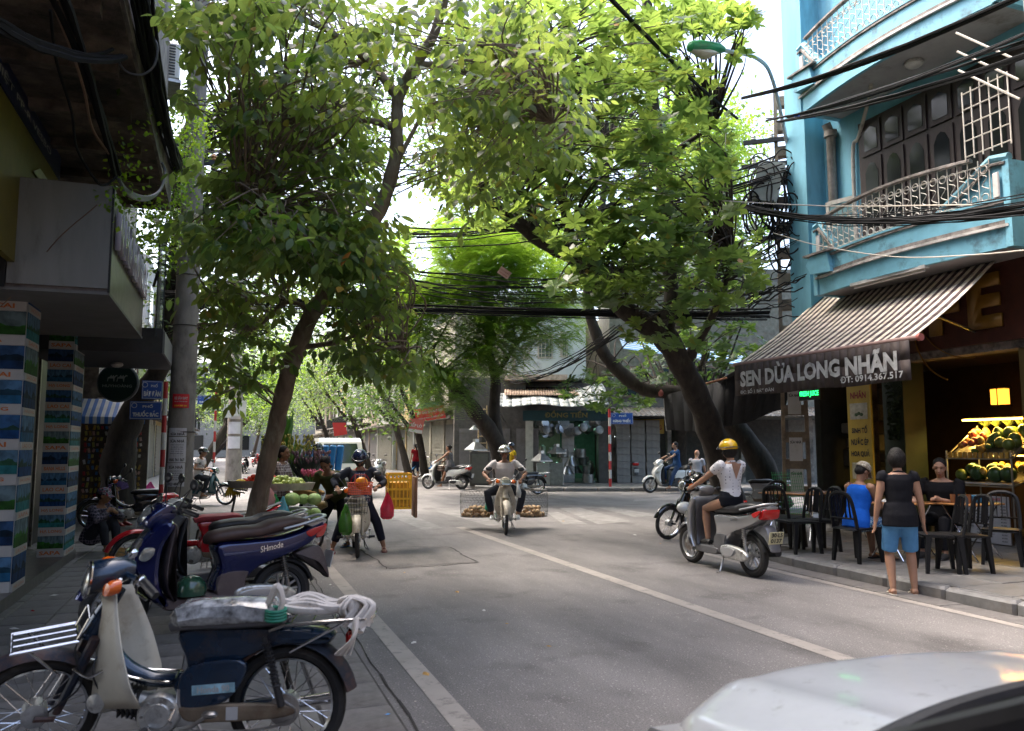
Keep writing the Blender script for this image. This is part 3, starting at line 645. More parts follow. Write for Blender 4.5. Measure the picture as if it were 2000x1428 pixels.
# striped awning with banner
aw = thing('striped_awning', 'brown and cream striped awning with a dark lettered valance', 'awning', (0, 0, 0))
T0, T1 = V((XF - .03, 12.2, 4.5)), V((XF - .03, 8.4, 4.45)); F0, F1 = V((8.5, 11.86, 3.02)), V((8.5, 8.03, 3.0))
m_s1 = mat('cream_cloth', (.80, .70, .59), .85, var=.05, scale=3, dirt=.2, dirtcol=(.25, .2, .16)); m_s2 = mat('brown_cloth', (.085, .055, .056), .85, var=.12, scale=3)
ns = 47
for par, mm, nm in ((0, m_s1, 'cream_stripes'), (1, m_s2, 'brown_stripes')):
    b = B()
    for i in range(par, ns, 2):
        for j in range(10):
            def pt_(u, v):
                t = T0.lerp(T1, u); f = F0.lerp(F1, u); p = t.lerp(f, v); p.z -= .07 * math.sin(math.pi * v) + .012 * math.sin(u * 40) * v; return p
            b.quad(pt_(i / ns, j / 10), pt_((i + 1) / ns, j / 10), pt_((i + 1) / ns, (j + 1) / 10), pt_(i / ns, (j + 1) / 10))
    o = b.make(nm, mm, aw, True); o['kind'] = 'stuff'
    md = o.modifiers.new('s', 'SOLIDIFY'); md.thickness = .004
B().tube([F0 + V((0, .06, 0)), F1 - V((0, .12, 0))], .035, 10).make('front_bar', mat('bar_pink', (.32, .2, .18), .5), aw)
B().lathe([(.05, 0), (.05, .05)], F1 - V((0, .12, 0)), (0, -1, 0)).make('bar_end', mat('end_red', (.4, .12, .1), .5), aw)
for y in (8.9, 11.9): B().tube([(XF - .05, y, 3.3), (9.6, y - .2, 3.5), (8.55, y - .15, 3.0)], .022, 6).make('folding_arm', steel, aw)
vb = B(); rows = []
for i in range(25):
    u = i / 24; f = F0.lerp(F1, u); wv = .02 * math.sin(u * 22) + .012 * math.sin(u * 51)
    rows.append([f + V((-.035, 0, -.02)), f + V((-.035 + wv * .5, 0, -.28)), f + V((-.03 + wv, 0, -.56 + .012 * math.sin(u * 15)))])
for a, c in zip(rows, rows[1:]):
    for j in range(2): vb.quad(a[j], c[j], c[j + 1], a[j + 1])
val = vb.make('valance', mat('brown_valance', (.065, .048, .045), .8, var=.2, scale=4, bump=.3, bscale=8), aw)
val.modifiers.new('s', 'SOLIDIFY').thickness = .004
m_print = mat('worn_white_print', (.5, .5, .5), .6, var=.25, scale=9, dirt=.25, dirtcol=(.2, .19, .18))
ux = (F1 - F0).normalized()
text('SEN DỪA LONG NHÃN', F0.lerp(F1, .5) + V((-.062, 0, -.235)), ux, (0, 0, 1), 3.45, .36, m_print, val, bold=.045, depth=.0)
text('ĐC: SỐ 1 BÁT ĐÀN', F0.lerp(F1, .165) + V((-.062, 0, -.49)), ux, (0, 0, 1), .9, .085, m_print, val, bold=.02, depth=.0)
text('ĐT: 0914.367.517', F0.lerp(F1, .825) + V((-.062, 0, -.465)), ux, (0, 0, 1), 1.15, .1, m_print, val, bold=.02, depth=.0)
tb = thing('fluorescent_lamp', 'long unlit tube lamp fixed above the awning under the balcony', 'lamp', (9.75, 9.6, 4.22))
B().bb(-.05, .05, -.75, .75, .0, .05).make('housing', m_trim, tb, False)
B().cyl((0, -.7, -.03), (0, .7, -.03), .018).make('tube', MATS['frosted'], tb)
# led sign and hanging banner, posters
led = thing('led_sign', 'small green glowing letters sign hanging under the awning', 'led sign', PX(1583, 770, 9.4))
B().box((0, 0, 0), (.05, .52, .2)).make('case', black, led, False)
m_led = mat('green_led', (.02, .5, .1), .5, var=0, emit=(.02, 1, .18), estr=.9)
text('FRESH JUICE', (-.03, 0, 0), (0, -1, 0), (0, 0, 1), .46, .11, m_led, led, bold=.02)
vbn = thing('vertical_banner', 'tall yellow banner with dark red and black drink names', 'banner', (10.38, 11.0, .95))
B().bb(0, .04, -.27, .27, 0, 2.2).make('panel', mat('yellow_banner', (.42, .29, .03), .5, var=.1), vbn, False)
m_dred = mat('dark_red_print', (.25, .02, .015), .5, var=0); m_blk = mat('black_print', (.02, .02, .02), .6, var=0)
for tx, z, mm, wd in (('SEN', 2.1, m_dred, .2), ('DỪA', 1.95, m_dred, .26), ('LONG', 1.75, m_dred, .34), ('NHÃN', 1.53, m_dred, .36), ('SINH TỐ', .93, m_blk, .36), ('NƯỚC ÉP', .72, m_blk, .4), ('HOA QUẢ', .51, m_blk, .42)):
    text(tx, (-.004, 0, z), (0, -1, 0), (0, 0, 1), wd, .14, mm, vbn, bold=.03)
for z, hh in ((1.2, .3), (.17, .3)):
    pc = B().bb(-.008, 0, -.2, .2, z - hh / 2 + .05, z + hh / 2 + .03).make('picture', mat('cream_picture', (.4, .38, .3), .5, var=.3, scale=12), vbn, False)
    for k in range(3): B().ell((-.012, -.07 + k * .06, z - .02 + .02 * (k % 2)), (.006, .04, .03)).make('leaf_print', mat('dark_green_print', (.03, .07, .02)), pc)
# fruit stand
fs = thing('fruit_stand', 'metal fruit stand with two sloping shelves at the cafe front', 'fruit stand', (10.95, 9.2, .115))
m_fr = mat('stand_metal', (.4, .38, .34), .35, .8, var=.2)
for y in (-.56, .56):
    B().tube([(0, y, 0), (0, y, 1.4)], .015, 6).make('post', m_fr, fs); B().tube([(.7, y, 0), (.7, y, 1.8)], .015, 6).make('post', m_fr, fs)
    B().tube([(-.02, y, 1.3), (.7, y, 1.78)], .012, 6).make('side_rail', m_fr, fs)
B().tube([(0, -.56, .9), (0, .56, .9)], .02, 6).make('front_rail', mat('bright_tube', (.6, .6, .62), .3, .6), fs)
B().box((.34, 0, .95), (.72, 1.1, .02), Matrix.Rotation(-.25, 3, 'Y')).make('shelf', m_fr, fs, False)
B().box((.34, 0, 1.46), (.78, 1.14, .02), Matrix.Rotation(-.5, 3, 'Y')).make('shelf', m_fr, fs, False)
m_basket = mat('yellow_basket', (.45, .27, .05), .7, var=.3)
for k in range(12): B().box((-.0, -.5 + k * .09, 1.33), (.02, .05, .09)).make('basket_slat', m_basket, fs, False)
fcol = {'papaya': ((.07, .12, .02), (.085, .085, .15)), 'pomegranate': ((.40, .10, .06), (.055, .055, .055)), 'mango': ((.35, .22, .04), (.05, .05, .075)), 'watermelon': ((.03, .08, .02), (.12, .12, .12)), 'pomelo': ((.12, .17, .03), (.09, .09, .09)), 'lime': ((.06, .13, .02), (.045, .045, .045)), 'orange': ((.42, .2, .03), (.05, .05, .05))}
def fruit(kind, p, label, s=1.0, tilt=None, grp='fruit piled on the cafe stand'):
    c, r = fcol[kind]; me = MESHC.get(kind)
    if me is None: me = MESHC[kind] = B().ell((0, 0, 0), r, 12, 8).mesh(kind, mat('skin_' + kind, c, .35, var=.3, scale=10), True)
    o = link(kind, me); o.location = p; o.scale = (s, s, s); o.rotation_euler = tilt or (rnd.uniform(-1, 1), rnd.uniform(-1, 1), rnd.uniform(0, 6))
    return tag(o, label, 'fruit', grp)
MESHC = {}
def shelf_z(x, lo): return .115 + (.95 + .255 * (x - .34) if lo else 1.46 + .545 * (x - .34)) + .02
for kind, lab, y0, y1, n in (('pomegranate', 'reddish pomegranate on the left of the upper shelf', .22, .5, 9), ('mango', 'yellow mango between pomegranates and melons on the upper shelf', .0, .3, 6), ('lime', 'dark green lime in the middle of the upper shelf', -.1, .2, 8), ('papaya', 'long green papaya on the upper shelf', -.2, .0, 3), ('pomelo', 'round green pomelo on the right of the upper shelf', -.5, -.2, 7), ('orange', 'orange at the left front edge of the upper shelf', .35, .52, 4)):
    for k in range(n):
        x = rnd.uniform(.08, .6); fruit(kind, (10.95 + x, 9.2 + rnd.uniform(y0, y1), shelf_z(x, False) + fcol[kind][1][0] + rnd.choice((0, .06))), lab)
for kind, lab, y0, y1, n in (('watermelon', 'dark green watermelon on the lower shelf', -.45, .45, 5), ('mango', 'yellow mango heaped at the right of the lower shelf', -.5, .1, 10), ('pomelo', 'pale green pomelo on the lower shelf', .1, .5, 4)):
    for k in range(n):
        x = rnd.uniform(.05, .35) if kind != 'mango' else rnd.uniform(.1, .5); fruit(kind, (10.95 + x, 9.2 + (y0 + (y1 - y0) * (k + .5) / n), shelf_z(x, True) + fcol[kind][1][0] + (.12 if kind == 'mango' else 0)), lab)
m_pine = mat('pineapple_leaf', (.10, .13, .03), .5, var=.3)
for k in range(5):
    pp = thing('pineapple', 'spiky pineapple crown at the back of the fruit stand', 'pineapple', (11.62, 8.78 + k * .2, 1.78), 0, 'pineapples at the back of the stand')
    B().ell((0, 0, .0), (.07, .07, .11)).make('body', mat('skin_pineapple', (.3, .18, .05), .7, var=.5, scale=40), pp)
    b = B()
    for q in range(22):
        a = q * 2.4; l = rnd.uniform(.12, .24); o_ = rnd.uniform(.3, 1.1); d = V((math.cos(a) * o_, math.sin(a) * o_, 1)).normalized(); sd_ = V((-math.sin(a), math.cos(a), 0)) * .014
        p0 = V((0, 0, .1)); b.quad(p0 - sd_, p0 + sd_, p0 + d * l * .6 + sd_ * .8, p0 + d * l + V((0, 0, -.02)), p0 + d * l * .6 - sd_ * .8)
    b.make('crown', m_pine, pp, False)
mb = thing('menu_board', 'white drinks menu board with red headings below the fruit', 'menu board', (10.85, 9.2, .14))
B().cbox((0, 0, .35), (.03, 1.12, .70), .005).make('board', mat('menu_white', (.42, .42, .46), .4, var=.04), mb, False)
m_rp = mat('red_print', (.5, .02, .03), .5, var=0)
text('FRESH JUICE', (-.018, .27, .655), (0, -1, 0), (0, 0, 1), .34, .04, m_rp, mb, bold=.02); text('SMOOTHIES', (-.018, -.27, .655), (0, -1, 0), (0, 0, 1), .34, .04, m_rp, mb, bold=.02)
for cx, items in ((.53, ['Orange', 'Pineapple', 'Passion fruit', 'Guava', 'Watermelon', 'Lemon', 'Coconut', 'Carrot', 'Apple']), (-.02, ['Avocado', 'Soursop', 'Mango', 'Mango & Banana', 'Mango & Passion fruit', 'Banana', 'Banana & Pineapple', 'Banana & Coffee', 'Dragon fruit', 'Pineapple', 'Pineapple & Coconut', 'Strawberry', 'Watermelon'])):
    for i, it in enumerate(items):
        z = .60 - i * .046
        text(it, (-.018, cx, z), (0, -1, 0), (0, 0, 1), len(it) * .0155, .024, m_blk, mb, bold=.01, align='LEFT'); text('40.000', (-.018, cx - .41, z), (0, -1, 0), (0, 0, 1), .09, .022, m_blk, mb, bold=.01, align='LEFT')
# the cafe's lit lamps
m_tube = mat('lit_tube', (1, .6, .1), .5, var=0, emit=(1, .55, .08), estr=3.5)
tl = thing('tube_light', 'glowing warm tube light above the fruit', 'lamp', PX(1940, 819, 11.5))
B().cyl((0, -.56, 0), (0, .56, 0), .016).make('tube', m_tube, tl); B().box((.03, 0, .02), (.02, 1.1, .02)).make('holder', m_fr, tl, False)
def area(p, sx, sy, e, col, rot):
    l = bpy.data.lights.new('lamp_light', 'AREA'); l.shape = 'RECTANGLE'; l.size = sx; l.size_y = sy; l.energy = e; l.color = col
    o = bpy.data.objects.new('lamp_light', l); COL.objects.link(o); o.location = p; o.rotation_euler = rot; return o
area(tl.location + V((-.05, 0, -.02)), .05, 1.1, 8, (1, .6, .13), (0, R(-20), 0))
area((11.3, 9.2, 1.42), .05, 1.0, 2, (1, .65, .16), (0, 0, 0))
st2 = thing('tube_light', 'second warm tube light between the two fruit shelves', 'lamp', (11.3, 9.2, 1.44)); B().cyl((0, -.5, 0), (0, .5, 0), .01).make('tube', m_tube, st2)
ln = thing('wall_lantern', 'small square wall lantern glowing orange high in the cafe', 'lamp', PX(1953, 775, 12.4))
m_lan = mat('lantern_glow', (1, .5, .1), .5, var=0, emit=(1, .36, .03), estr=.7)
B().box((0, .07, 0), (.12, .12, .26)).box((0, -.07, 0), (.12, .12, .26)).make('glass', m_lan, ln, False)
for z in (-.15, .15): B().box((0, 0, z), (.17, .32, .02)).make('cap', m_dk, ln, False)
B().box((-.065, 0, 0), (.01, .015, .28)).make('bar', m_dk, ln, False)
vine = thing('hanging_vine', 'dark trailing vine hanging beside the yellow banner', 'vine', (10.75, 10.55, 2.9))
b = B()
for k in range(420):
    z = -rnd.random() ** .8 * 1.2; rr_ = .15 * (1 - abs(z) * .4); a = rnd.uniform(0, 6.28); c = V((rr_ * math.cos(a) * .7, rr_ * math.sin(a) + (-z) * .05, z)); q = V((rnd.uniform(-1, 1), rnd.uniform(-1, 1), rnd.uniform(-1, .2))).normalized() * .05; s_ = q.orthogonal().normalized() * .018
    b.quad(c - q, c + s_, c + q, c - s_)
b.make('foliage', mat('vine_leaf', (.03, .05, .015), .5, var=.4), vine, False)['kind'] = 'stuff'
# ================================================================ CORNER BLOCK AND FAR STREET
def loc32(name, label, cat, px, d, py0=872, group=None):
    """a thing facing the camera's way, standing under pixel column px at depth d"""
    p = P(px, 872, d); return thing(name, label, cat, (p.x, p.y, 0), -YAW, group)
c1 = loc32('corner_shop_house', 'white upper floor over a cluttered tin goods shop at the far corner', 'house', 1000, 31.5)
k_ = 31.5 / F_PX
def LX(px): return (px - 1000) * k_
def LZ(py): return EYE + (872 - py) * k_
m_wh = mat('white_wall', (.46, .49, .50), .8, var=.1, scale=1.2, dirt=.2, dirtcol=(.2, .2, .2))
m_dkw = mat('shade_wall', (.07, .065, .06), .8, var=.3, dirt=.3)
B().bb(LX(990), LX(1150), .9, 8, LZ(735), LZ(560)).make('upper_wall', m_wh, c1, False)
B().bb(LX(965), LX(1190), 5.5, 6, .1, LZ(800)).make('back_wall', mat('green_lit_wall', (.10, .2, .15), .7, var=.3), c1, False)
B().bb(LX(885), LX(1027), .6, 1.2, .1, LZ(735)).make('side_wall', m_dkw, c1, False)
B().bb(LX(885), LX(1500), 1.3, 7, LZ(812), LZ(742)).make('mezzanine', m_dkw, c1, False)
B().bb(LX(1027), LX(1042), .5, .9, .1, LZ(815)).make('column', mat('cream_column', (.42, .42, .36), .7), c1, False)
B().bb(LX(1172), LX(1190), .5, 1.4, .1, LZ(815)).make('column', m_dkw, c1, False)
for x0, x1, y0, y1 in ((1052, 1083, 645, 694), (1098, 1114, 640, 692), (1022, 1036, 668, 696)):
    wf = B().bb(LX(x0), LX(x1), .86, .9, LZ(y1), LZ(y0)).make('window', mat('dirty_frame', (.4, .36, .31), .7), c1, False)
    B().bb(LX(x0) + .06, LX(x1) - .06, .84, .86, LZ(y1) + .06, LZ(y0) - .06).make('pane', mat('grey_pane', (.12, .14, .15), .2), wf, False)
    for q in range(3):
        xx = LX(x0) + (LX(x1) - LX(x0)) * (q + 1) / 4; B().bb(xx - .012, xx + .012, .82, .84, LZ(y1), LZ(y0)).make('bar', m_rail, wf, False)
    for q in range(4):
        zz = LZ(y1) + (LZ(y0) - LZ(y1)) * (q + 1) / 5; B().bb(LX(x0), LX(x1), .822, .838, zz - .01, zz + .01).make('bar', m_rail, wf, False)
B().bb(LX(985), LX(1110), .2, .9, LZ(741), LZ(730)).make('ledge', mat('peeling_ledge', (.42, .33, .27), .9, var=.4, dirt=.5), c1, False)
B().bb(LX(1000), LX(1008), .8, .9, LZ(735), LZ(640)).make('drain_pipe', mat('grey_pipe'), c1, False)
def corrugated(name, x0, x1, y0, z0, y1, z1, m, par, n=60, amp=.03):
    b = B()
    for i in range(n):
        a = x0 + (x1 - x0) * i / n; c = x0 + (x1 - x0) * (i + 1) / n; h0, h1 = (amp, 0) if i % 2 else (0, amp)
        b.quad((a, y0, z0 + h0), (c, y0, z0 + h1), (c, y1, z1 + h1), (a, y1, z1 + h0))
    o = b.make(name, m, par, True, 80); o.modifiers.new('s', 'SOLIDIFY').thickness = .01; return o
corrugated('rusty_roof', LX(985), LX(1135), -.9, LZ(775), 1.2, LZ(752), mat('rusty_sheet', (.27, .19, .14), .8, var=.4, scale=3, dirt=.5, dirtcol=(.12, .06, .035)), c1)
cw = loc32('shop_awning', 'grey and white sheet awning over the corner tin shop', 'awning', 1000, 31.3)
b = B()
for i in range(12):
    for j in range(4):
        def q_(i, j): return V((LX(965) + (LX(1178) - LX(965)) * i / 12 + (.0), -2.0 + j * .6, LZ(797) + j * .16 + (.35 if i > 8 and j > 1 else 0) * (i - 8) / 4 - .05 * math.sin(i)))
        b.quad(q_(i, j), q_(i + 1, j), q_(i + 1, j + 1), q_(i, j + 1))
b.make('awning_sheet', stripes('sheet_stripes', (.42, .43, .42), (.27, .28, .28), 5, 0, .6, .5, .35), cw, True).modifiers.new('s', 'SOLIDIFY').thickness = .02
B().bb(LX(1020), LX(1180), -1.6, -1.55, LZ(825), LZ(806)).make('valance', mat('dark_green_cloth', (.008, .035, .04), .7), cw, False)
text('ĐỒNG TIẾN', (LX(1100), -1.61, LZ(812)), (1, 0, 0), (0, 0, 1), 1.6, .28, mat('dull_gold', (.16, .12, .03), .6, var=0), cw, bold=.03)
B().tube([(LX(970), -1.9, 3.1), (LX(985), .8, 2.6)], .02, 6).make('arm', steel, cw)
# goods of the tin shop
m_tin = mat('tin', (.42, .43, .43), .3, .9, var=.2, dirt=.2); m_tin2 = mat('dull_tin', (.22, .22, .21), .45, .8, var=.3, dirt=.3)
profs = [[(.12, 0), (.14, .05), (.14, .45), (.05, .5), (.05, .55)], [(.2, 0), (.22, .02), (.22, .35), (.2, .36)], [(.02, 0), (.28, .02), (.1, .32), (.1, .42)], [(.1, 0), (.16, .12), (.12, .3), (.04, .36), (.04, .5)], [(.25, 0), (.26, .03), (.25, .06)]]
mes = [B().lathe(pf, n=14).mesh('tin_vessel', m_tin if i % 2 == 0 else m_tin2, True) for i, pf in enumerate(profs)]
sp_ = [(rnd.uniform(1060, 1170), rnd.uniform(.2, 3.5), 0) for _ in range(46)]
for i, (px_, yy, _) in enumerate(sp_):
    p = c1.matrix_basis @ V((LX(px_), yy, .12 + .42 * (i % 4) * .8)); o = link('tin_vessel', mes[i % 5]); o.location = p; o.rotation_euler.z = rnd.uniform(0, 6)
    tag(o, 'grey tin vessel stacked in the corner tin shop', 'tin vessel', 'tin vessels stacked in the corner shop')
for i in range(26):
    p = c1.matrix_basis @ V((LX(rnd.uniform(1050, 1172)), rnd.uniform(.3, 1.6), rnd.uniform(2.1, 2.6))); o = link('hanging_pan', mes[4] if i % 2 else mes[1]); o.location = p; o.rotation_euler = (R(80), rnd.uniform(-.4, .4), rnd.uniform(-.6, .6)); o.scale = (.8,) * 3
    tag(o, 'metal pan hanging under the awning of the corner shop', 'pan', 'pans hanging in the corner shop')
ORD = ('first', 'second', 'third', 'fourth', 'fifth', 'sixth', 'seventh', 'eighth', 'ninth')
m_box = mat('pale_carton', (.40, .39, .37), .7, var=.15); m_box2 = mat('grey_carton', (.2, .19, .18), .8, var=.2)
cmes = [B().cbox((0, 0, .15), (.5, .45, .3), .01).box((0, -.226, .15), (.2, .004, .06)).mesh('carton', m_box), B().cbox((0, 0, .14), (.55, .4, .28), .01).box((0, -.203, .2), (.4, .004, .03)).mesh('carton', m_box2)]
for i in range(8):
    p = c1.matrix_basis @ V((LX(1113), 1.1, .12 + i * .3)); o = link('carton', cmes[0]); o.location = p; o.rotation_euler.z = -YAW + rnd.uniform(-.08, .08); tag(o, 'pale carton in the tall corner shop column, %s from the bottom' % ORD[i], 'carton', 'cartons in the corner shop column')
for i in range(27):
    p = c1.matrix_basis @ V((LX(1222 + (i % 3) * 30), .9, .12 + (i // 3) * .28)); o = link('carton', cmes[1]); o.location = p; o.rotation_euler.z = -YAW + rnd.uniform(-.06, .06); tag(o, 'grey carton behind the street sign, %s from the floor in the %s stack' % (ORD[i // 3], ('left', 'middle', 'right')[i % 3]), 'carton', 'grey cartons stacked in the dark shop')
hood = lambda s: B().rings([[V((x * s, y * s, z * s)) for x, y in ((-a, -a), (a, -a), (a, a), (-a, a))] for a, z in ((.3, .0), (.3, .04), (.08, .3), (.08, .42))])
for px_, yy, s_, zb in ((932, -1.2, 1.05, 1.42), (928, -1.2, .45, 2.2), (1056, -.8, 1.0, 1.0), (1088, .2, .9, 1.3), (1058, -.9, .7, .55)):
    o = hood(s_).make('tin_chimney', m_tin, None, False); p = c1.matrix_basis @ V((LX(px_), yy, zb)); o.location = p; o.rotation_euler.z = .3; tag(o, 'square tin chimney hood shown on the pavement by the corner shop', 'chimney hood', 'tin chimney hoods for sale')
cb_ = thing('tin_cabinet', 'dark upright metal cabinet beside the ladder on the corner', 'cabinet', c1.matrix_basis @ V((LX(940), -1.2, .1)), -YAW)
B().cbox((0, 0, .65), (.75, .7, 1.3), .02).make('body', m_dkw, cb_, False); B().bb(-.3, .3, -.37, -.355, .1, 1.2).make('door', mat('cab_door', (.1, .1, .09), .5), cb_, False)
for px_, w_ in ((1058, .5), (1082, .55)):
    o = B().cbox((0, 0, .42), (w_, .3, .85), .02).make('tin_box', m_tin if px_ == 1058 else m_tin2, None, False); p = c1.matrix_basis @ V((LX(px_), -1.5, .12)); o.location = p; o.rotation_euler = (-.12, 0, -YAW); tag(o, 'bright tin box leaning at the shop front' if px_ == 1058 else 'dull tin box standing on the corner kerb', 'tin box')
ld = thing('ladder', 'wooden ladder leaning upright beside the dark cabinet', 'ladder', c1.matrix_basis @ V((LX(942), .3, .12)), -YAW)
m_ld = mat('ladder_wood', (.35, .26, .15), .7, var=.2)
for x in (-.17, .17): B().tube([(x, 0, .9), (x, .1, 3.1)], .03, 6).make('rail', m_ld, ld)
for k in range(8): B().tube([(-.17, .01 * k, 1.05 + k * .27), (.17, .01 * k, 1.05 + k * .27)], .022, 6).make('rung', m_ld, ld)
# shops right of the street sign
c2 = loc32('dark_shop', 'dark shop with a yellow sign behind the leaning trees', 'shop', 1300, 32)
B().bb(-2.1, 6, 3, 3.2, .1, 3).make('back_wall', m_dkw, c2, False)
B().bb(-2.1, 8, .8, 5, 2.75, 9).make('upper_wall', mat('mossy_wall', (.14, .14, .12), .85, var=.35, dirt=.4), c2, False)
for x in (-2.1, .2, 3.2, 6.0): B().bb(x, x + .16, .6, 1.0, .1, 2.75).make('column', m_conc, c2, False)
B().bb(-1.9, .1, .75, .8, 2.1, 2.7).make('shop_sign', mat('yellow_sign', (.42, .25, .02), .5, var=.1), c2, False)
text('CỬA HÀNG', (-.55, .74, 2.38), (1, 0, 0), (0, 0, 1), 1.1, .24, m_dred, c2, bold=.03)
for k in range(5): f = B().bb(-1.6 + k * 1.5, -.7 + k * 1.5, .76, .8, 3.6, 4.9).make('window', MATS['shutter_brown'], c2, False); B().bb(-1.52 + k * 1.5, -.78 + k * 1.5, .745, .76, 3.7, 4.8).make('pane', m_gl, f, False)
corrugated('sheet_roof', -2.1, 7, -1.2, 2.75, .9, 3.2, mat('old_sheet', (.16, .15, .14), .7, var=.4, dirt=.5, dirtcol=(.08, .05, .03)), c2, 90)
for k in range(3): f = B().bb(LX(895) + k * 1.15, LX(895) + .9 + k * 1.15, .56, .6, .12, 2.3).make('shutter', mat('roller_2', (.14, .13, .13), .6, dirt=.3), c1, False); [B().bb(LX(895) + k * 1.15 + .03, LX(895) + .87 + k * 1.15, .545, .56, .2 + q * .16, .24 + q * .16).make('slat', MATS['roller_2'], f, False) for q in range(13)]
lt = thing('fluorescent_lamp', 'cold white tube glowing under the yellow sign', 'lamp', c2.matrix_basis @ V((-1.2, .6, 1.98)), -YAW)
m_cold = mat('cold_tube', (1, 1, 1), .5, var=0, emit=(.8, .95, 1), estr=2)
B().cyl((-.75, 0, 0), (.75, 0, 0), .02).make('tube', m_cold, lt); B().bb(-.75, .75, .0, .04, .02, .05).make('housing', m_trim, lt, False)
lt = thing('fluorescent_lamp', 'green tinted tube glowing inside the corner shop', 'lamp', c1.matrix_basis @ V((LX(1105), 2.2, 2.85)), -YAW)
B().cyl((-.6, 0, 0), (.6, 0, 0), .02).make('tube', mat('green_tube', (1, 1, 1), .5, var=0, emit=(.35, 1, .65), estr=2), lt)
area(lt.location + V((0, 0, -.06)), .1, 1.2, 5, (.45, 1, .7), (0, 0, -YAW))
tp = thing('black_tarpaulin', 'black tarpaulin shade hung between the trees before the dark shop', 'tarpaulin', (0, 0, 0))
b = B(); A_ = [P(1297, 775, 19), P(1420, 740, 16.5), P(1560, 700, 15.5)]; Z_ = [P(1302, 842, 19), P(1410, 838, 17), P(1530, 800, 16.5)]
for i in range(2):
    for k in range(6):
        t0, t1 = k / 6, (k + 1) / 6; a, c = A_[i].lerp(A_[i + 1], t0), A_[i].lerp(A_[i + 1], t1); e, f = Z_[i].lerp(Z_[i + 1], t0), Z_[i].lerp(Z_[i + 1], t1)
        wv = lambda t: V((0, .06 * math.sin(t * 9), .03 * math.sin(t * 7))); b.quad(a + wv(t0), c + wv(t1), f + wv(t1 + .2), e + wv(t0 + .2))
m_tarp = mat('black_cloth', (.016, .016, .018), .8, var=.3, bump=.3)
b.make('cloth', m_tarp, tp).modifiers.new('s', 'SOLIDIFY').thickness = .01
B().quad(P(1400, 745, 16.5), P(1560, 650, 14.8), P(1580, 700, 17.5), P(1470, 790, 19.5)).make('roof_cloth', m_tarp, tp).modifiers.new('s', 'SOLIDIFY').thickness = .01
B().tube([P(1296, 766, 19), P(1299, 820, 19), P(1302, 842, 19)], .012, 5).make('white_edge', m_trim, tp); B().ell(P(1290, 767, 18.9), (.09,) * 3).make('bar_end', MATS['end_red'], tp)
B().tube([P(1347, 758, 16), P(1420, 738, 15.6)], .02, 6).make('pole', mat('rust_pole', (.3, .12, .06), .7), tp)
# shophouses along the far street
def shophouse(name, label, x, y0, y1, h, face, cols_, seed, cat='house'):
    """face=-1: front looks towards -x, +1: towards +x"""
    r = random.Random(seed); t = thing(name, label, cat, (x, y0, .1)); L_ = y1 - y0
    m = mat('plaster_%d' % (seed % 5), cols_, .85, var=.2, scale=1.5, dirt=.35, dirtcol=(.1, .09, .08))
    s = -face
    B().bb(0, s * 8, 0, L_ - .02, 0, h).make('wall', m, t, False)
    nsh = max(1, int(L_ / 2.6)); sw = L_ / nsh
    for k in range(nsh):
        a, c = k * sw + .2, (k + 1) * sw - .2; shm = mat('roller_%d' % r.randrange(3), [(.2, .19, .17), (.26, .24, .2), (.14, .13, .13)][r.randrange(3)], .6, var=.15, dirt=.3)
        f = B().bb(face * .0, face * .04, a, c, .0, 2.5).make('shutter', shm, t, False); gb = B()
        for q in range(14): gb.bb(face * .04, face * .06, a + .05, c - .05, .08 + q * .17, .12 + q * .17)
        gb.make('ribs', shm, f, False)
        B().bb(0, face * .1, c + .05, c + .3, 0, 2.7).make('pier', m, t, False)
    B().bb(0, face * .5, 0, L_ - .02, 2.72, 2.86).make('canopy_slab', m_conc, t, False)
    fl = int((h - 3) / 3.1)
    for q in range(fl):
        z = 3.2 + q * 3.1
        for k in range(nsh):
            a = k * sw + sw * .25; f = B().bb(0, face * .04, a, a + sw * .5, z + .4, z + 2.1).make('window', m_rail if (q + k) % 2 else MATS['shutter_brown'], t, False)
            B().bb(face * .04, face * .055, a + .07, a + sw * .5 - .07, z + .47, z + 2.03).make('pane', m_gl, f, False)
        if r.random() < .6:
            B().bb(0, face * .7, .3, L_ - .3, z - .1, z).make('balcony_floor', m_conc, t, False); rb_ = B()
            n = int(L_ / .16)
            for i in range(n): yy = .35 + (L_ - .7) * i / n; rb_.bb(face * .66, face * .68, yy, yy + .02, z, z + .8)
            rb_.bb(face * .65, face * .7, .3, L_ - .3, z + .8, z + .85).make('railing', m_dk, t, False)['kind'] = 'stuff'
    return t
adjs = [('sandy', (.38, .34, .27)), ('grey', (.3, .3, .29)), ('ochre', (.38, .28, .13)), ('pale', (.44, .43, .4)), ('brownish', (.26, .2, .16))]
y = 34.2
for i in range(11):
    L_ = [5.2, 4.4, 5.5, 4.8, 4.2, 6, 5, 5.5, 6, 7, 8][i]; nm_, c = adjs[i % 5]
    shophouse('shophouse', '%s shophouse on the right of the far street, %s' % (nm_, ['next to the corner shop', 'behind the red banner', 'behind the two thin trees', 'beside the van', 'past the van roof', 'beyond the leafy trees', 'half hidden by leaves', 'far down the row', 'near the street end', 'almost at the end', 'last of the row'][i]), 9.9 + .15 * (i % 3), y, y + L_, [7.5, 9.4, 6.6, 9.6, 12, 9, 7, 12.5, 9.5, 12, 14][i], -1, c, 10 + i)
    y += L_
y = 31
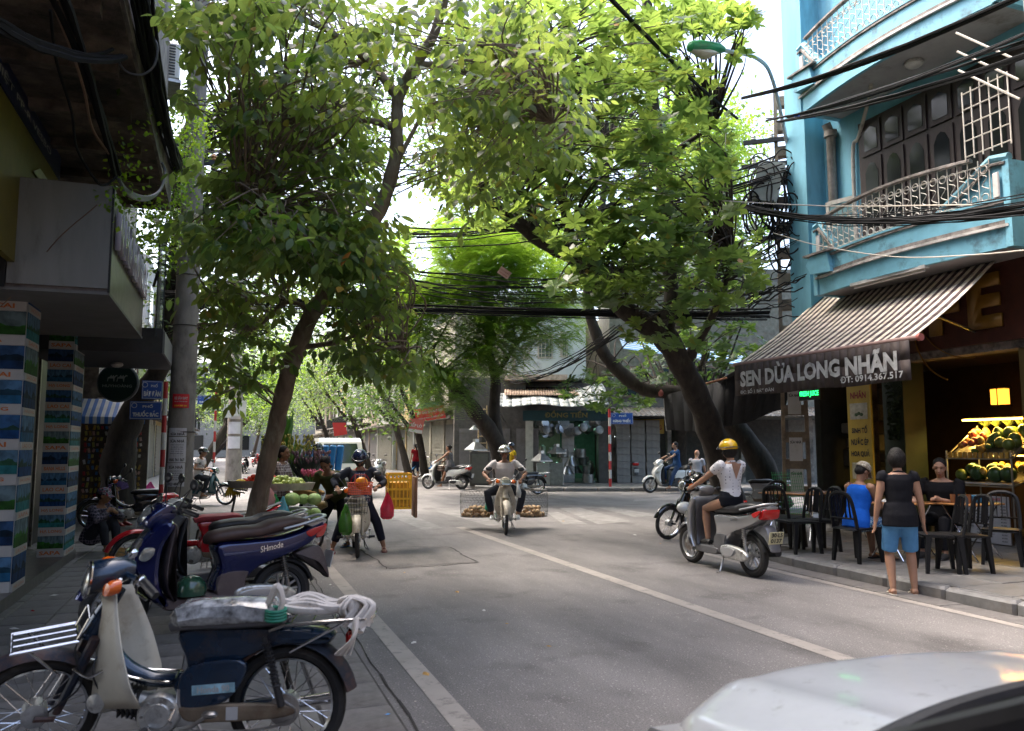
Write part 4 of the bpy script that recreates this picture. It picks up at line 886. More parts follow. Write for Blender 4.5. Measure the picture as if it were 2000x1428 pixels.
for i in range(9):
    L_ = [5, 6, 5, 6, 7, 7, 8, 9, 9][i]; nm_, c = adjs[(i + 2) % 5]
    shophouse('shophouse', '%s shophouse on the left of the far street, %s' % (nm_, ['behind the poster covered pole', 'beside the parked motorbikes', 'under the green tree', 'behind the rider in white', 'past the first far tree', 'midway down', 'far down the left row', 'near the far left end', 'last on the left'][i]), -3.1 - .1 * (i % 2), y, y + L_, [6.4, 9.5, 7, 10, 9.5, 12, 9, 12, 12][i], 1, c, 40 + i)
    y += L_
eh = thing('end_house', 'pale house closing the view at the far end of the street', 'house', (-8, 118, .1))
B().bb(0, 26, 0, 8, 0, 13).make('wall', mat('plaster_far', (.17, .17, .16), .85, var=.2), eh, False)
for k in range(8):
    for q in range(3): B().bb(1 + k * 3, 2.4 + k * 3, -.05, 0, 1 + q * 4, 3 + q * 4).make('window', m_gl, eh, False)
# backs of taller houses beyond the cross street on the right
for (x0, y0, w_, h_, nm_, c, lab) in ((15.5, 26.5, 5, 11, 'house', (.42, .41, .38), 'tall pale house behind the white walled corner shop'), (21.5, 24.0, 6, 9, 'house', (.2, .19, .17), 'grey house behind the concrete pole')):
    t = thing(nm_, lab, 'house', (x0, y0, .1), -YAW); B().bb(0, w_, 6, 12, 0, h_).make('wall', mat('plaster_b%d' % int(x0), c, .85, var=.2, dirt=.3), t, False)
    for k in range(2):
        for q in range(2): B().bb(.8 + k * 2.2, 2 + k * 2.2, 5.95, 6, 4 + q * 3, 5.8 + q * 3).make('window', m_gl, t, False)
bt2 = thing('blue_striped_awning', 'faded blue striped sheet awning seen through the branches', 'awning', P(1345, 690, 27)); bt2.rotation_euler = (R(20), R(8), -YAW)
B().bb(-2.3, 2.3, -.8, .8, 0, .02).make('sheet', stripes('blue_stripes', (.35, .42, .45), (.04, .17, .42), 3.2, 1), bt2, False)
for nm_, lab, x0, x1, y0, y1, h in (('neighbour_house', 'old house on the left behind the viewpoint', -9, -1.9, -16, 2.9, 12), ('neighbour_house', 'house on the right behind the viewpoint', 9.7, 16, -16, 3.4, 11), ('neighbour_house', 'house closing the street behind the viewpoint', -9, 16, -24, -20, 11)):  # unseen houses behind the camera, added to block sky light and deepen shadows
    t = thing(nm_, lab, 'house', (x0, y0, .02)); B().bb(0, x1 - x0, 0, y1 - y0, 0, h).make('wall', m_conc, t, False)
# signs and banners of the far street
bn = thing('red_banner', 'red banner with white lettering hanging over the pavement', 'banner', P(840, 808, 34)); bn.rotation_euler = (0, R(-9), R(-28))
B().box((0, 0, 0), (1.3, .02, .56)).make('cloth', mat('banner_red', (.5, .03, .025), .6, var=.1), bn, False)
text('SẮT CHỮ RẺN SẮT ĐẸP', (0, -.013, .1), (1, 0, 0), (0, 0, 1), 1.15, .19, m_label, bn, bold=.03); text('NHẬN ĐƯỜNG LÀM BẾP 024 317', (0, -.013, -.15), (1, 0, 0), (0, 0, 1), 1.1, .11, m_label, bn, bold=.03)
B().prism([(-.65, 0), (.65, .0), (.5, .22), (-.3, .2)], (0, 0, .29), (1, 0, 0), (0, .4, 1), (0, .02, 0)).make('green_top', mat('green_sheet', (.02, .1, .06), .6), bn, False)
bn2 = thing('hanging_sign', 'faded red and white sign below the red banner', 'sign', P(813, 832, 33.5)); bn2.rotation_euler = (0, R(8), R(-30))
B().box((0, 0, 0), (.62, .02, .6)).make('panel', mat('faded_red', (.4, .09, .07), .6), bn2, False); B().box((0, -.012, -.22), (.6, .01, .14)).make('white_strip', m_label, bn2, False); text('BẾP LÒ', (0, -.02, .05), (1, 0, 0), (0, 0, 1), .5, .2, m_label, bn2, bold=.03)
fg = thing('red_flag', 'small red cloth sign above the van', 'sign', P(663, 838, 38)); B().prism([(-.35, .3), (.3, .3), (.4, -.25), (-.25, -.35)], (0, 0, 0), (.9, -.3, 0), (0, 0, 1), (0, .02, 0)).make('cloth', MATS['banner_red'], fg, False)
# ---------------------------------------------------------------- poles, road signs
m_pole = mat('pole_concrete', (.24, .215, .19), .85, var=.2, scale=7, bump=.35, bscale=50, dirt=.35, dirtcol=(.1, .085, .07), stretch=(1, 1, .5))
pl = thing('concrete_pole', 'round concrete pole pasted with repair posters on the left', 'utility pole', (-.66, 13.9, .01))
B().tube([(0, 0, 0), (0.02, 0, 3), (.05, 0, 9.8)], [.215, .195, .135], 24).make('shaft', m_pole, pl)
for z, r_ in ((4.35, .192), (3.52, .197), (6.5, .172), (1.8, .207)): B().torus((.02, 0, z), (0, 0, 1), r_, .008, 24, 5).make('band', m_joint, pl)
m_paper = mat('white_paper', (.58, .57, .6), .7, var=.08, dirt=.12, dirtcol=(.35, .33, .32))
vdir = V((.05, -1, 0)).normalized()
def wrap(parent, z0, z1, rad, a0, a1, m, name):
    b = B()
    n = 8
    for i in range(n):
        t0, t1 = R(a0 + (a1 - a0) * i / n), R(a0 + (a1 - a0) * (i + 1) / n); b.quad((rad * math.sin(t0), -rad * math.cos(t0), z0), (rad * math.sin(t1), -rad * math.cos(t1), z0), (rad * math.sin(t1), -rad * math.cos(t1), z1), (rad * math.sin(t0), -rad * math.cos(t0), z1))
    return b.make(name, m, parent)
def wrap_text(body, parent, z, rad, wdt, h, m, a=0):
    o = text(body, (0, 0, 0), (1, 0, 0), (0, 0, 1), wdt, h, m, parent, bold=.03)
    for v in o.data.vertices:
        t = v.co.x / rad + R(a); v.co = V((rad * math.sin(t), -rad * math.cos(t), z + v.co.z))
    return o
for z0, z1, a, tt, num in ((1.32, 1.72, -8, 'SỬA NHÀ', '0582 761 567'), (.94, 1.31, -10, 'SỬA NHÀ', '0923 484 757')):
    ps_ = wrap(pl, z0, z1, .214, -38 + a, 38 + a, m_paper, 'poster')
    wrap_text(tt, ps_, z1 - .06, .2155, .22, .06, m_blk, a)
    wrap_text(num, ps_, z0 + .04, .2155, .23, .045, m_blk, a)
    for q in range(5): wrap_text(['CHỐNG THẤM DỘT SƠN', 'LÁT NỀN ỐP TƯỜNG', 'ĐIỆN NƯỚC MÁI TÔN', 'TRẦN THẠCH CAO', 'PHÁ DỠ XÂY SỬA'][q], ps_, z1 - .125 - q * .034, .2155, .2 - .015 * (q % 2), .018, m_blk, a)
t_ = wrap(pl, 1.735, 1.86, .213, -46, 30, m_paper, 'poster'); wrap_text('SỬA NHÀ', t_, 1.77, .2145, .22, .05, m_blk, -8)
t_ = wrap(pl, 2.18, 2.4, .212, -35, 35, mat('sticker_red', (.6, .02, .03), .4, var=.1), 'poster'); wrap_text('XE SÂN BAY', t_, 2.34, .2135, .21, .055, m_label); wrap_text('Nội Bài 0986 886 866', t_, 2.28, .2135, .2, .02, m_label)
wrap_text('0904 365 266', t_, 2.215, .2135, .2, .028, mat('sticker_yellow', (.7, .45, .02), .5))
for k, z in enumerate((6.95, 6.3)):
    B().box((.75, 0, z), (1.6, .07, .08)).make('cross_arm', m_dk, pl, False)
    for x in (.35, .95, 1.4): B().lathe([(.03, 0), (.05, .02), (.03, .05), (.05, .07), (.025, .12)], (x, 0, z + .04), n=10).make('insulator', mat('porcelain_%d' % k, [(.6, .6, .58), (.5, .25, .12)][k], .25), pl)
B().box((.9, 0, 6.1), (.9, .03, .05), Matrix.Rotation(-.6, 3, 'Y')).make('brace', m_dk, pl, False)
m_rp2 = mat('pole_red', (.42, .03, .03), .5, var=.15, dirt=.15); m_wp2 = mat('pole_white', (.55, .53, .5), .5, var=.1, dirt=.25)
m_sgn = mat('sign_blue', (.02, .075, .33), .4, var=.12, dirt=.1, dirtcol=(.1, .12, .2)); m_swh = mat('sign_white', (.62, .64, .66), .5, var=0)
def signpole(p, top, label, bands=9, r=.04):
    t = thing('sign_pole', label, 'sign pole', p)
    for k in range(bands):
        z0, z1 = top * k / bands, top * (k + 1) / bands; B().cyl((0, 0, z0 + (.001 if k else 0)), (0, 0, z1), r, 12).make('band', m_rp2 if k % 2 == 0 else m_wp2, t)
    return t
def streetsign(t, ang, z, wd, ht, l1, l2, side=-1):
    u = V((math.cos(ang), math.sin(ang), 0)); n = u.cross(V((0, 0, 1))); c = u * (side * (wd / 2 + .045)) + V((0, 0, z))
    rot = Matrix.Rotation(ang, 3, 'Z'); pn = B().cbox(c, (wd, .018, ht), .012, rot).make('sign_plate', m_sgn, t, False)
    for dz in (-1, 1): B().box(c + V((0, 0, dz * (ht / 2 - .018))) + n * .0115, (wd - .03, .003, .006), rot).make('border_line', m_swh, pn, False)
    for dx in (-1, 1): B().box(c + u * dx * (wd / 2 - .015) + n * .0115, (.006, .003, ht - .03), rot).make('border_line', m_swh, pn, False)
    text(l1, c + n * .012 + V((0, 0, ht * .25)) + u * .03, u, (0, 0, 1), wd * .32, ht * .2, m_swh, pn, bold=.03); text(l2, c + n * .012 - V((0, 0, ht * .17)), u, (0, 0, 1), wd * .8, ht * .34, m_swh, pn, bold=.05)
    B().torus(c + n * .013 + V((0, 0, ht * .27)) - u * wd * .36, n, ht * .13, .004, 14, 4).bb(0, 0, 0, 0, 0, 0).make('emblem', m_swh, pn)
    return pn
sp1 = signpole((-1.0, 15.4, .01), 2.72, 'red and white striped pole carrying two blue street signs on the left')
streetsign(sp1, .15, 2.56, .34, .33, 'PHỐ', 'BÁT ĐÀN'); streetsign(sp1, .0, 2.2, .52, .32, 'PHỐ', 'THUỐC BẮC')
q_ = G(410, 955); sp2 = signpole((G(416, 945).x, G(416, 945).y, .0), 4.0, 'second striped sign pole half hidden by leaves beside the rider in white', r=.05)
streetsign(sp2, .0, 3.55, .7, .38, 'PHỐ', 'THUỐC BẮC')
p_ = P(1192, 948, 29); sp3 = signpole((p_.x, p_.y, .1), 2.85, 'striped pole with a blue street sign before the dark shop', 9, .05); streetsign(sp3, -YAW, 2.5, .82, .42, 'PHỐ', 'HÀNG THIẾC', 1)
p_ = P(904, 945, 33); sp4 = signpole((p_.x, p_.y, .1), 3.0, 'striped pole with a round no entry style sign behind the scooter woman', 8, .07)
B().lathe([(.0, 0), (.34, 0), (.34, .02), (0, .02)], (-.1, -.1, 3.0), (0.2, -1, 0), 28).make('sign_disc', m_swh, sp4); B().torus((-.1, -.13, 3.0), (.2, -1, 0), .29, .055, 28, 6, ry=.01).make('red_ring', m_rp2, sp4)
# pole with papers further left, pole behind scooter lady
def plainpole(p, h, r, label, papers=0):
    t = thing('concrete_pole', label, 'utility pole', p); B().tube([(0, 0, 0), (0, 0, h)], [r, r * .7], 16).make('shaft', m_pole, t)
    for k in range(papers): wrap(t, 1.5 + k * .55, 1.95 + k * .55, r + .006, -50, 40, m_paper, 'paper')
    return t
p_ = P(455, 945, 30); t_ = plainpole((p_.x, p_.y, 0), 8, .3, 'pole covered in white papers beyond the rider in white', 3)
B().box((.15, -.3, 3.0), (.45, .2, .6)).make('meter_box', mat('pale_box', (.5, .5, .45), .6), t_, False); B().box((-.3, -.3, 2.9), (.3, .2, .5)).make('meter_box', MATS['pale_box'], t_, False)
p_ = P(893, 945, 34); plainpole((p_.x, p_.y, .1), 9, .2, 'pale concrete pole behind the woman on the white scooter', 1)
# H section pole on the right with boxes and cable coils
hp = thing('concrete_pole', 'tall square concrete pole with slots before the blue house', 'utility pole', (10.45, 12.75, .1), R(-38))
b = B(); zz = 0
for sx in (-1, 1): b.rings([[V((sx * a - .035, -.12, z)), V((sx * a + .035, -.12, z)), V((sx * a + .035, .12, z)), V((sx * a - .035, .12, z))] for a, z in ((.23, 0), (.16, 8.6))])
b.make('upright', mat('brown_concrete', (.26, .2, .15), .85, var=.3, scale=6, bump=.3, dirt=.3), hp, False)
for k in range(17):
    z = .1 + k * .52; a = .23 - .07 * z / 8.6 - .03; B().box((0, 0, z), (2 * a, .2, .2)).make('web', MATS['brown_concrete'], hp, False)
for z, w_ in ((7.6, 1.2), (7.1, 1.3), (6.7, .9), (6.25, .9), (5.6, .8)):
    B().box((-.2, -.16, z), (w_, .07, .08)).make('cross_arm', m_dk, hp, False)
    for x in (-.6, -.25, .2): B().lathe([(.03, 0), (.05, .02), (.03, .05), (.05, .07), (.025, .12)], (x, -.16, z + .04), n=8).make('insulator', mat('porcelain_0'), hp)
B().box((-.35, -.25, 6.7), (.5, .25, .8), Matrix.Rotation(.25, 3, 'Y')).make('junction_box', mat('grey_box', (.3, .32, .3), .5), hp, False)
for z in (5.15, 4.75, 4.35): B().box((-.45, -.1, z), (.5, .03, .05)).make('bracket_arm', mat('pale_grey_steel', (.45, .45, .45), .4, .4), hp, False)
for z0, z1, m in ((1.9, 2.35, m_paper), (1.0, 1.45, m_paper), (.4, .85, m_paper)):
    B().box((0, -.13, (z0 + z1) / 2 + .2), (.24, .01, z1 - z0)).make('paper', m, hp, False)
    text('SỬA NHÀ', (0, -.137, z1 + .12), (1, 0, 0), (0, 0, 1), .2, .07, m_blk, hp, bold=.03)
m_cab = mat('black_cable', (.012, .012, .013), .7, var=.2, spec=.15)
for k in range(30):
    r_ = rnd.uniform(.25, .55); b = B(); c = V((rnd.uniform(-.75, .2), -.3 + rnd.uniform(-.15, .1), rnd.uniform(5.3, 6.8)))
    b.tube(spline([c + V((r_ * .6 * math.cos(t), .06 * math.sin(3 * t + k), r_ * math.sin(t) * 1.3)) for t in [i * .9 + k for i in range(7)]], 5), rnd.uniform(.012, .02), 5).make('coiled_cable', m_cab, hp)
lamp = thing('street_lamp', 'green shaded street lamp on a curved arm near the top right', 'street lamp', hp.location + V((0, 0, 7.4)))
A0 = V((0, -.1, 0)); A2 = P(1408, 97, 12.8) - lamp.location; A1 = P(1480, 115, 14.4) - lamp.location
B().tube(spline([A0, A0.lerp(A1, .5) + V((0, 0, .5)), A1, A2], 6), .035, 8).make('arm', mat('arm_grey', (.4, .42, .45), .4, .5), lamp)
d_ = (P(1342, 90, 12.5) - P(1408, 97, 12.8)).normalized(); b = B()
b.tube([A2 - d_ * .05, A2 + d_ * .1, A2 + d_ * .45, A2 + d_ * .62, A2 + d_ * .66], [.045, .09, .10, .08, .02], 12, side=V((0, 0, 1)), ry=[.06, .13, .15, .1, .02]); b.make('shade', mat('lamp_green', (.03, .3, .14), .35, coat=.3, dirt=.2), lamp)
b = B().tube([A2 + d_ * .08 - V((0, 0, .07)), A2 + d_ * .3 - V((0, 0, .11)), A2 + d_ * .6 - V((0, 0, .07))], [.02, .07, .02], 10, ry=[.05, .13, .05], side=V((0, 0, 1))); b.make('lens', MATS['frosted'], lamp)
# ---------------------------------------------------------------- overhead cables
def bundle(label, a, c, n, drop, spread, r=.012, seed=1, sub=None):
    rr = random.Random(seed); t = thing('cable_bundle', label, 'cables', (0, 0, 0)); a, c = V(a), V(c)
    for k in range(n):
        o1 = V((rr.gauss(0, spread), rr.gauss(0, spread), rr.gauss(0, spread))); o2 = V((rr.gauss(0, spread), rr.gauss(0, spread), rr.gauss(0, spread * 1.2)))
        dd = drop * rr.uniform(.8, 1.25)
        B().tube(sag(a + o1, c + o2, dd, 12, spread * .25, rr), r * rr.uniform(.6, 1.5), 5).make('cable', m_cab, t)
    return t
HP = hp.location
bundle('thick black cable bundle crossing the street above the riders', P(330, 575, 13.4), P(1500, 612, 15.5), 16, .1, .055, .013, 1)
bundle('loose black cables above the thick bundle over the street', P(560, 500, 13), P(1240, 560, 17), 12, .35, .16, .010, 2)
bundle('dark cables rising to the right through the leaves', P(800, 462, 16), P(1525, 330, 15.6), 9, .3, .12, .013, 3)
bundle('cables fanning from the white corner house to the trees', P(1000, 745, 30), P(1215, 640, 17), 8, .3, .12, .012, 4)
bundle('sagging dark cables by the square pole over the striped awning', P(1440, 400, 15), P(2040, 398, 8.3), 22, .22, .045, .010, 5)
bundle('black cable knot left of the square pole', P(1380, 600, 17), P(1540, 560, 15), 18, .1, .22, .011, 6)
bundle('upper twisted black wire pair crossing the blue house', P(1450, 190, 14.8), P(2060, -40, 8.2), 3, .15, .02, .018, 7)
bundle('second twisted black wire pair crossing the blue house', P(1500, 232, 14.8), P(2060, 40, 8.2), 3, .15, .02, .016, 8)
bundle('third twisted black wire pair crossing before the brown doors', P(1520, 240, 14.8), P(2060, 90, 8.2), 3, .1, .02, .016, 9)
bundle('lower twisted black wires before the brown doors', P(1540, 232, 14.8), P(2060, 62, 8.2), 2, .02, .02, .016, 10)
bundle('single black cable falling from the top to the lamp pole', P(1160, -40, 9), P(1440, 232, 14.5), 2, .1, .01, .018, 11)
bundle('cables in the shade right of the big tree', P(1250, 570, 18), P(1540, 470, 15.4), 12, .25, .14, .011, 12)
bundle('bundle of dark cables down the left balcony edge', P(258, -60, 6.0), P(350, 330, 11.5), 30, .12, .05, .012, 13)
bundle('thick black cables slung under the left balcony', P(-60, 10, 4.6), P(235, 105, 6.6), 4, .12, .03, .016, 14)
bundle('heavy cable loop hanging down the left balcony', P(105, -30, 5.2), P(232, 345, 8), 6, -.1, .03, .016, 15)
bundle('cables running off behind the left leaves', P(345, 300, 12.8), P(620, 250, 30), 7, .4, .15, .012, 16)
t = thing('cable_loop', 'grey cable loop drooping at the corner of the sign box', 'cable', (0, 0, 0))
for k in range(4): B().tube(spline([P(232, 350, 8.1), P(250, 372 + k * 3, 8.3), P(285, 385 + k * 2, 8.8), P(312, 372, 9.2), P(322, 340 - k, 9.4), P(316, 318, 9.4)], 6), .016, 6).make('cable', mat('grey_cable', (.12, .12, .13), .45), t)
def wire(label, pts, r, m): o = B().tube(spline(pts, 6), r, 5).make('wire', m, None); return tag(o, label, 'wire')
m_wire = mat('pale_wire', (.45, .40, .34), .5)
wire('pale thin wire sagging from the leaves to the blue house', [P(885, 252, 10), P(1000, 295, 11), P(1180, 355, 12), P(1330, 385, 13), P(1600, 402, 12), P(1900, 400, 9)], .009, m_wire)
wire('pale string hanging straight down through the leaves', [P(1418, 250, 13), P(1412, 380, 13), P(1400, 430, 13), P(1382, 500, 13)], .008, m_wire)
wire('pale wire drooping before the striped awning', [P(1510, 455, 14), P(1600, 480, 12), P(1750, 502, 10.5), P(1900, 498, 9), P(2020, 487, 8)], .008, m_wire)
wire('brown cable hanging under the dark balcony', [P(108, 20, 5.5), P(140, 100, 6), P(165, 180, 6.5), P(180, 250, 7), P(212, 300, 7.5)], .012, mat('brown_cable', (.2, .12, .08), .5))
wire('dark cable swinging low across the white panel', [P(98, 20, 5.5), P(110, 120, 6), P(140, 220, 6.6), P(150, 290, 7), P(185, 350, 7.4), P(205, 362, 7.6), P(228, 345, 7.8)], .012, m_cab)
wire('grey cable ring on the balcony edge', [P(255, 68, 7), P(232, 85, 7), P(228, 110, 7), P(245, 138, 7), P(275, 146, 7), P(300, 130, 7), P(308, 95, 7), P(300, 72, 7)], .01, mat('grey_cable'))
wire('brown string tied from the white panel to the pillar', [P(190, 400, 7.3), P(110, 470, 7.5), P(40, 560, 7.8), P(0, 600, 7.8)], .005, mat('brown_cable'))
tagp = thing('cardboard_tag', 'small pinkish tag hanging from the cables over the street', 'tag', P(985, 533, 13)); tagp.rotation_euler = (0, R(35), -.3)
B().box((0, 0, 0), (.2, .01, .13)).make('card', mat('pink_card', (.48, .28, .24), .7), tagp, False)
for p, x in ((-.0, .02), (0, -.03)): text('CHO THUÊ NHÀ', (0, -.008, x), (1, 0, 0), (0, 0, 1), .15, .02, m_dred, tagp, bold=.02)
for px_, py_, d in ((1700, 227, 12.0), (1686, 225, 12.2)):
    o = B().box((0, 0, 0), (.09, .01, .06)).make('pole_tag', m_sgn, None, False); o.location = P(px_ - 130 + (px_ - 1686) * 1.2, py_, d + 1.5); o.rotation_euler.z = -.6; tag(o, 'small blue tag hanging from the wires, %s' % ('the right one' if px_ == 1700 else 'the left one'), 'tag', 'small blue wire tags')
# ================================================================ MOTORBIKES
def xf(b, M, k=0):
    b.v = b.v[:k] + [tuple(M @ V(p)) for p in b.v[k:]]; return b
def closed(poly, n=4):
    q = [V((a, c, 0)) for a, c in poly]; m = len(q); out = []
    for i in range(m):
        a, b_, c, d = q[i - 1], q[i], q[(i + 1) % m], q[(i + 2) % m]
        for k in range(n):
            t = k / n; p = .5 * ((2 * b_) + (c - a) * t + (2 * a - 5 * b_ + 4 * c - d) * t * t + (3 * b_ - a - 3 * c + d) * t ** 3); out.append((p.x, p.y))
    return out
def panel(poly, y0, y1, rd=.03, n=4, axis='y', taper=None):
    """rounded body panel: outline in x,z, thickness y0..y1; taper(x, z) scales the half width"""
    pts = closed(poly, n) if n > 1 else poly
    m = len(pts); A = sum(pts[i][0] * pts[(i + 1) % m][1] - pts[(i + 1) % m][0] * pts[i][1] for i in range(m)); s = 1 if A > 0 else -1
    nr = []
    for i in range(m):
        dx, dz = pts[(i + 1) % m][0] - pts[i - 1][0], pts[(i + 1) % m][1] - pts[i - 1][1]; L_ = math.hypot(dx, dz) or 1; nr.append((-dz / L_ * s, dx / L_ * s))
    b = B(); h = (y1 - y0) / 2; c = (y0 + y1) / 2; rs = []
    for f, o in ((-1, 1.0), (-.93, .45), (-.7, .1), (0, -.0), (.7, .1), (.93, .45), (1, 1.0)):
        rs.append([V((p[0] + q[0] * rd * o, c + h * f * (taper(p[0], p[1]) if taper else 1), p[1] + q[1] * rd * o)) for p, q in zip(pts, nr)])
    return b.rings(rs)
def sheet(fn, nu, nv):
    b = B(); b.v = [tuple(fn(i / nu, j / nv)) for i in range(nu + 1) for j in range(nv + 1)]
    b.f = [(i * (nv + 1) + j, (i + 1) * (nv + 1) + j, (i + 1) * (nv + 1) + j + 1, i * (nv + 1) + j + 1) for i in range(nu) for j in range(nv)]
    return b
def solid(o, t=.006, off=-1): md = o.modifiers.new('s', 'SOLIDIFY'); md.thickness = t; md.offset = off; return o
def wheel(par, x, Rr, tw=.035, style='spoke', M=None, m_rim=None, det=1):
    m_rim = m_rim or chrome; I = M or Matrix.Identity(4); c = V((x, 0, Rr)); ax = (0, 1, 0)
    n = 36 if det else 20
    w_ = xf(B().torus(c, ax, Rr - tw * .95, tw * .95, n, 8, ry=tw), I)
    w_ = w_.make('wheel', rubber, par)
    if det: xf(B().torus(c, ax, Rr - .004, .006, n, 4, ry=tw * .5), I).make('tread', rubber, w_)
    xf(B().torus(c, ax, Rr - tw * 1.95, .012, n, 5, ry=tw * .8), I).make('rim', m_rim, w_)
    xf(B().lathe([(.03, -.05), (.055 if style == 'spoke' else .04, -.045), (.06 if style == 'spoke' else .045, .045), (.03, .05)], c, ax, 14), I).make('hub', alu, w_)
    b = B(); ri = Rr - tw * 1.95
    if style == 'spoke':
        for k in range(32 if det else 14):
            a = k * math.tau / (32 if det else 14); a2 = a + (.5 if k % 2 else -.5); yy = .035 if k % 4 < 2 else -.035
            b.tube([c + V((.05 * math.cos(a2), yy, .05 * math.sin(a2))), c + V((ri * math.cos(a), 0, ri * math.sin(a)))], .0022 if det else .004, 4)
        o = xf(b, I).make('spokes', chrome, w_)
    else:
        for k in range(5):
            a = k * math.tau / 5 + .3; e = V((math.cos(a), 0, math.sin(a))); t = V((-e.z, 0, e.x))
            for s in (-1, 1): b.tube([c + e * .03 + t * .012 * s, c + e * ri + t * .035 * s], [.014, .009], 6)
        o = xf(b, I).make('spokes', m_rim, w_)
    return w_
def arcfend(cx, cz, Rr, a0, a1, hw, th, n=14, nose=0):
    b = B(); rs = []
    for i in range(n + 1):
        t = i / n; a = R(a0 + (a1 - a0) * t); wv = hw * (1 - .25 * nose * (1 - t) ** 3); ring = []
        for k in range(9):
            f = -1 + k / 4; rr = Rr - abs(f) ** 2.2 * hw * .55; ring.append(V((cx + rr * math.cos(a), wv * f, cz + rr * math.sin(a))))
        for k in range(9):
            f = 1 - k / 4; rr = Rr - th - abs(f) ** 2.2 * hw * .55; ring.append(V((cx + rr * math.cos(a), (wv - th) * f, cz + rr * math.sin(a))))
        rs.append(ring)
    return b.rings(rs)
def coilshock(par, a, c, m=None, rs=.02):
    a, c = V(a), V(c); d = c - a; o = B().tube([a, a.lerp(c, .45)], .018, 8).tube([a.lerp(c, .4), c], .012, 6).make('shock_absorber', m or black, par)
    b = B(); n = 11
    pts = [a + d * (.28 + .66 * i / (n * 6)) + V((math.cos(i * math.tau / 6) * rs, math.sin(i * math.tau / 6) * rs, 0)) for i in range(n * 6)]
    b.tube(pts, .005, 4).make('spring', m or black, o)
def mirror_(par, M, y, base, top, m=None):
    s = 1 if y > 0 else -1
    st = xf(B().tube(spline([base, V(base).lerp(V(top), .6) + V((0, .02 * s, .02)), top], 4), .006, 5).ell(V(top) + V((0, .03 * s, .02)), (.022, .065, .042), 12, 8), M).make('mirror', m or black, par)
    xf(B().ell(V(top) + V((-.012, .03 * s, .02)), (.014, .058, .036), 12, 6), M).make('mirror_glass', mirror, st)
def steerM(hx, hz, ang, rake=R(27)):
    ax = V((-math.sin(rake), 0, math.cos(rake))); return Matrix.Translation((hx, 0, hz)) @ Matrix.Rotation(ang, 4, ax) @ Matrix.Translation((-hx, 0, -hz))
def shearM(k): return Matrix(((1, 0, -k, .3 * k), (0, 1, 0, 0), (0, 0, 1, 0), (0, 0, 0, 1)))
SH1, SH2 = shearM(.3), shearM(.14)
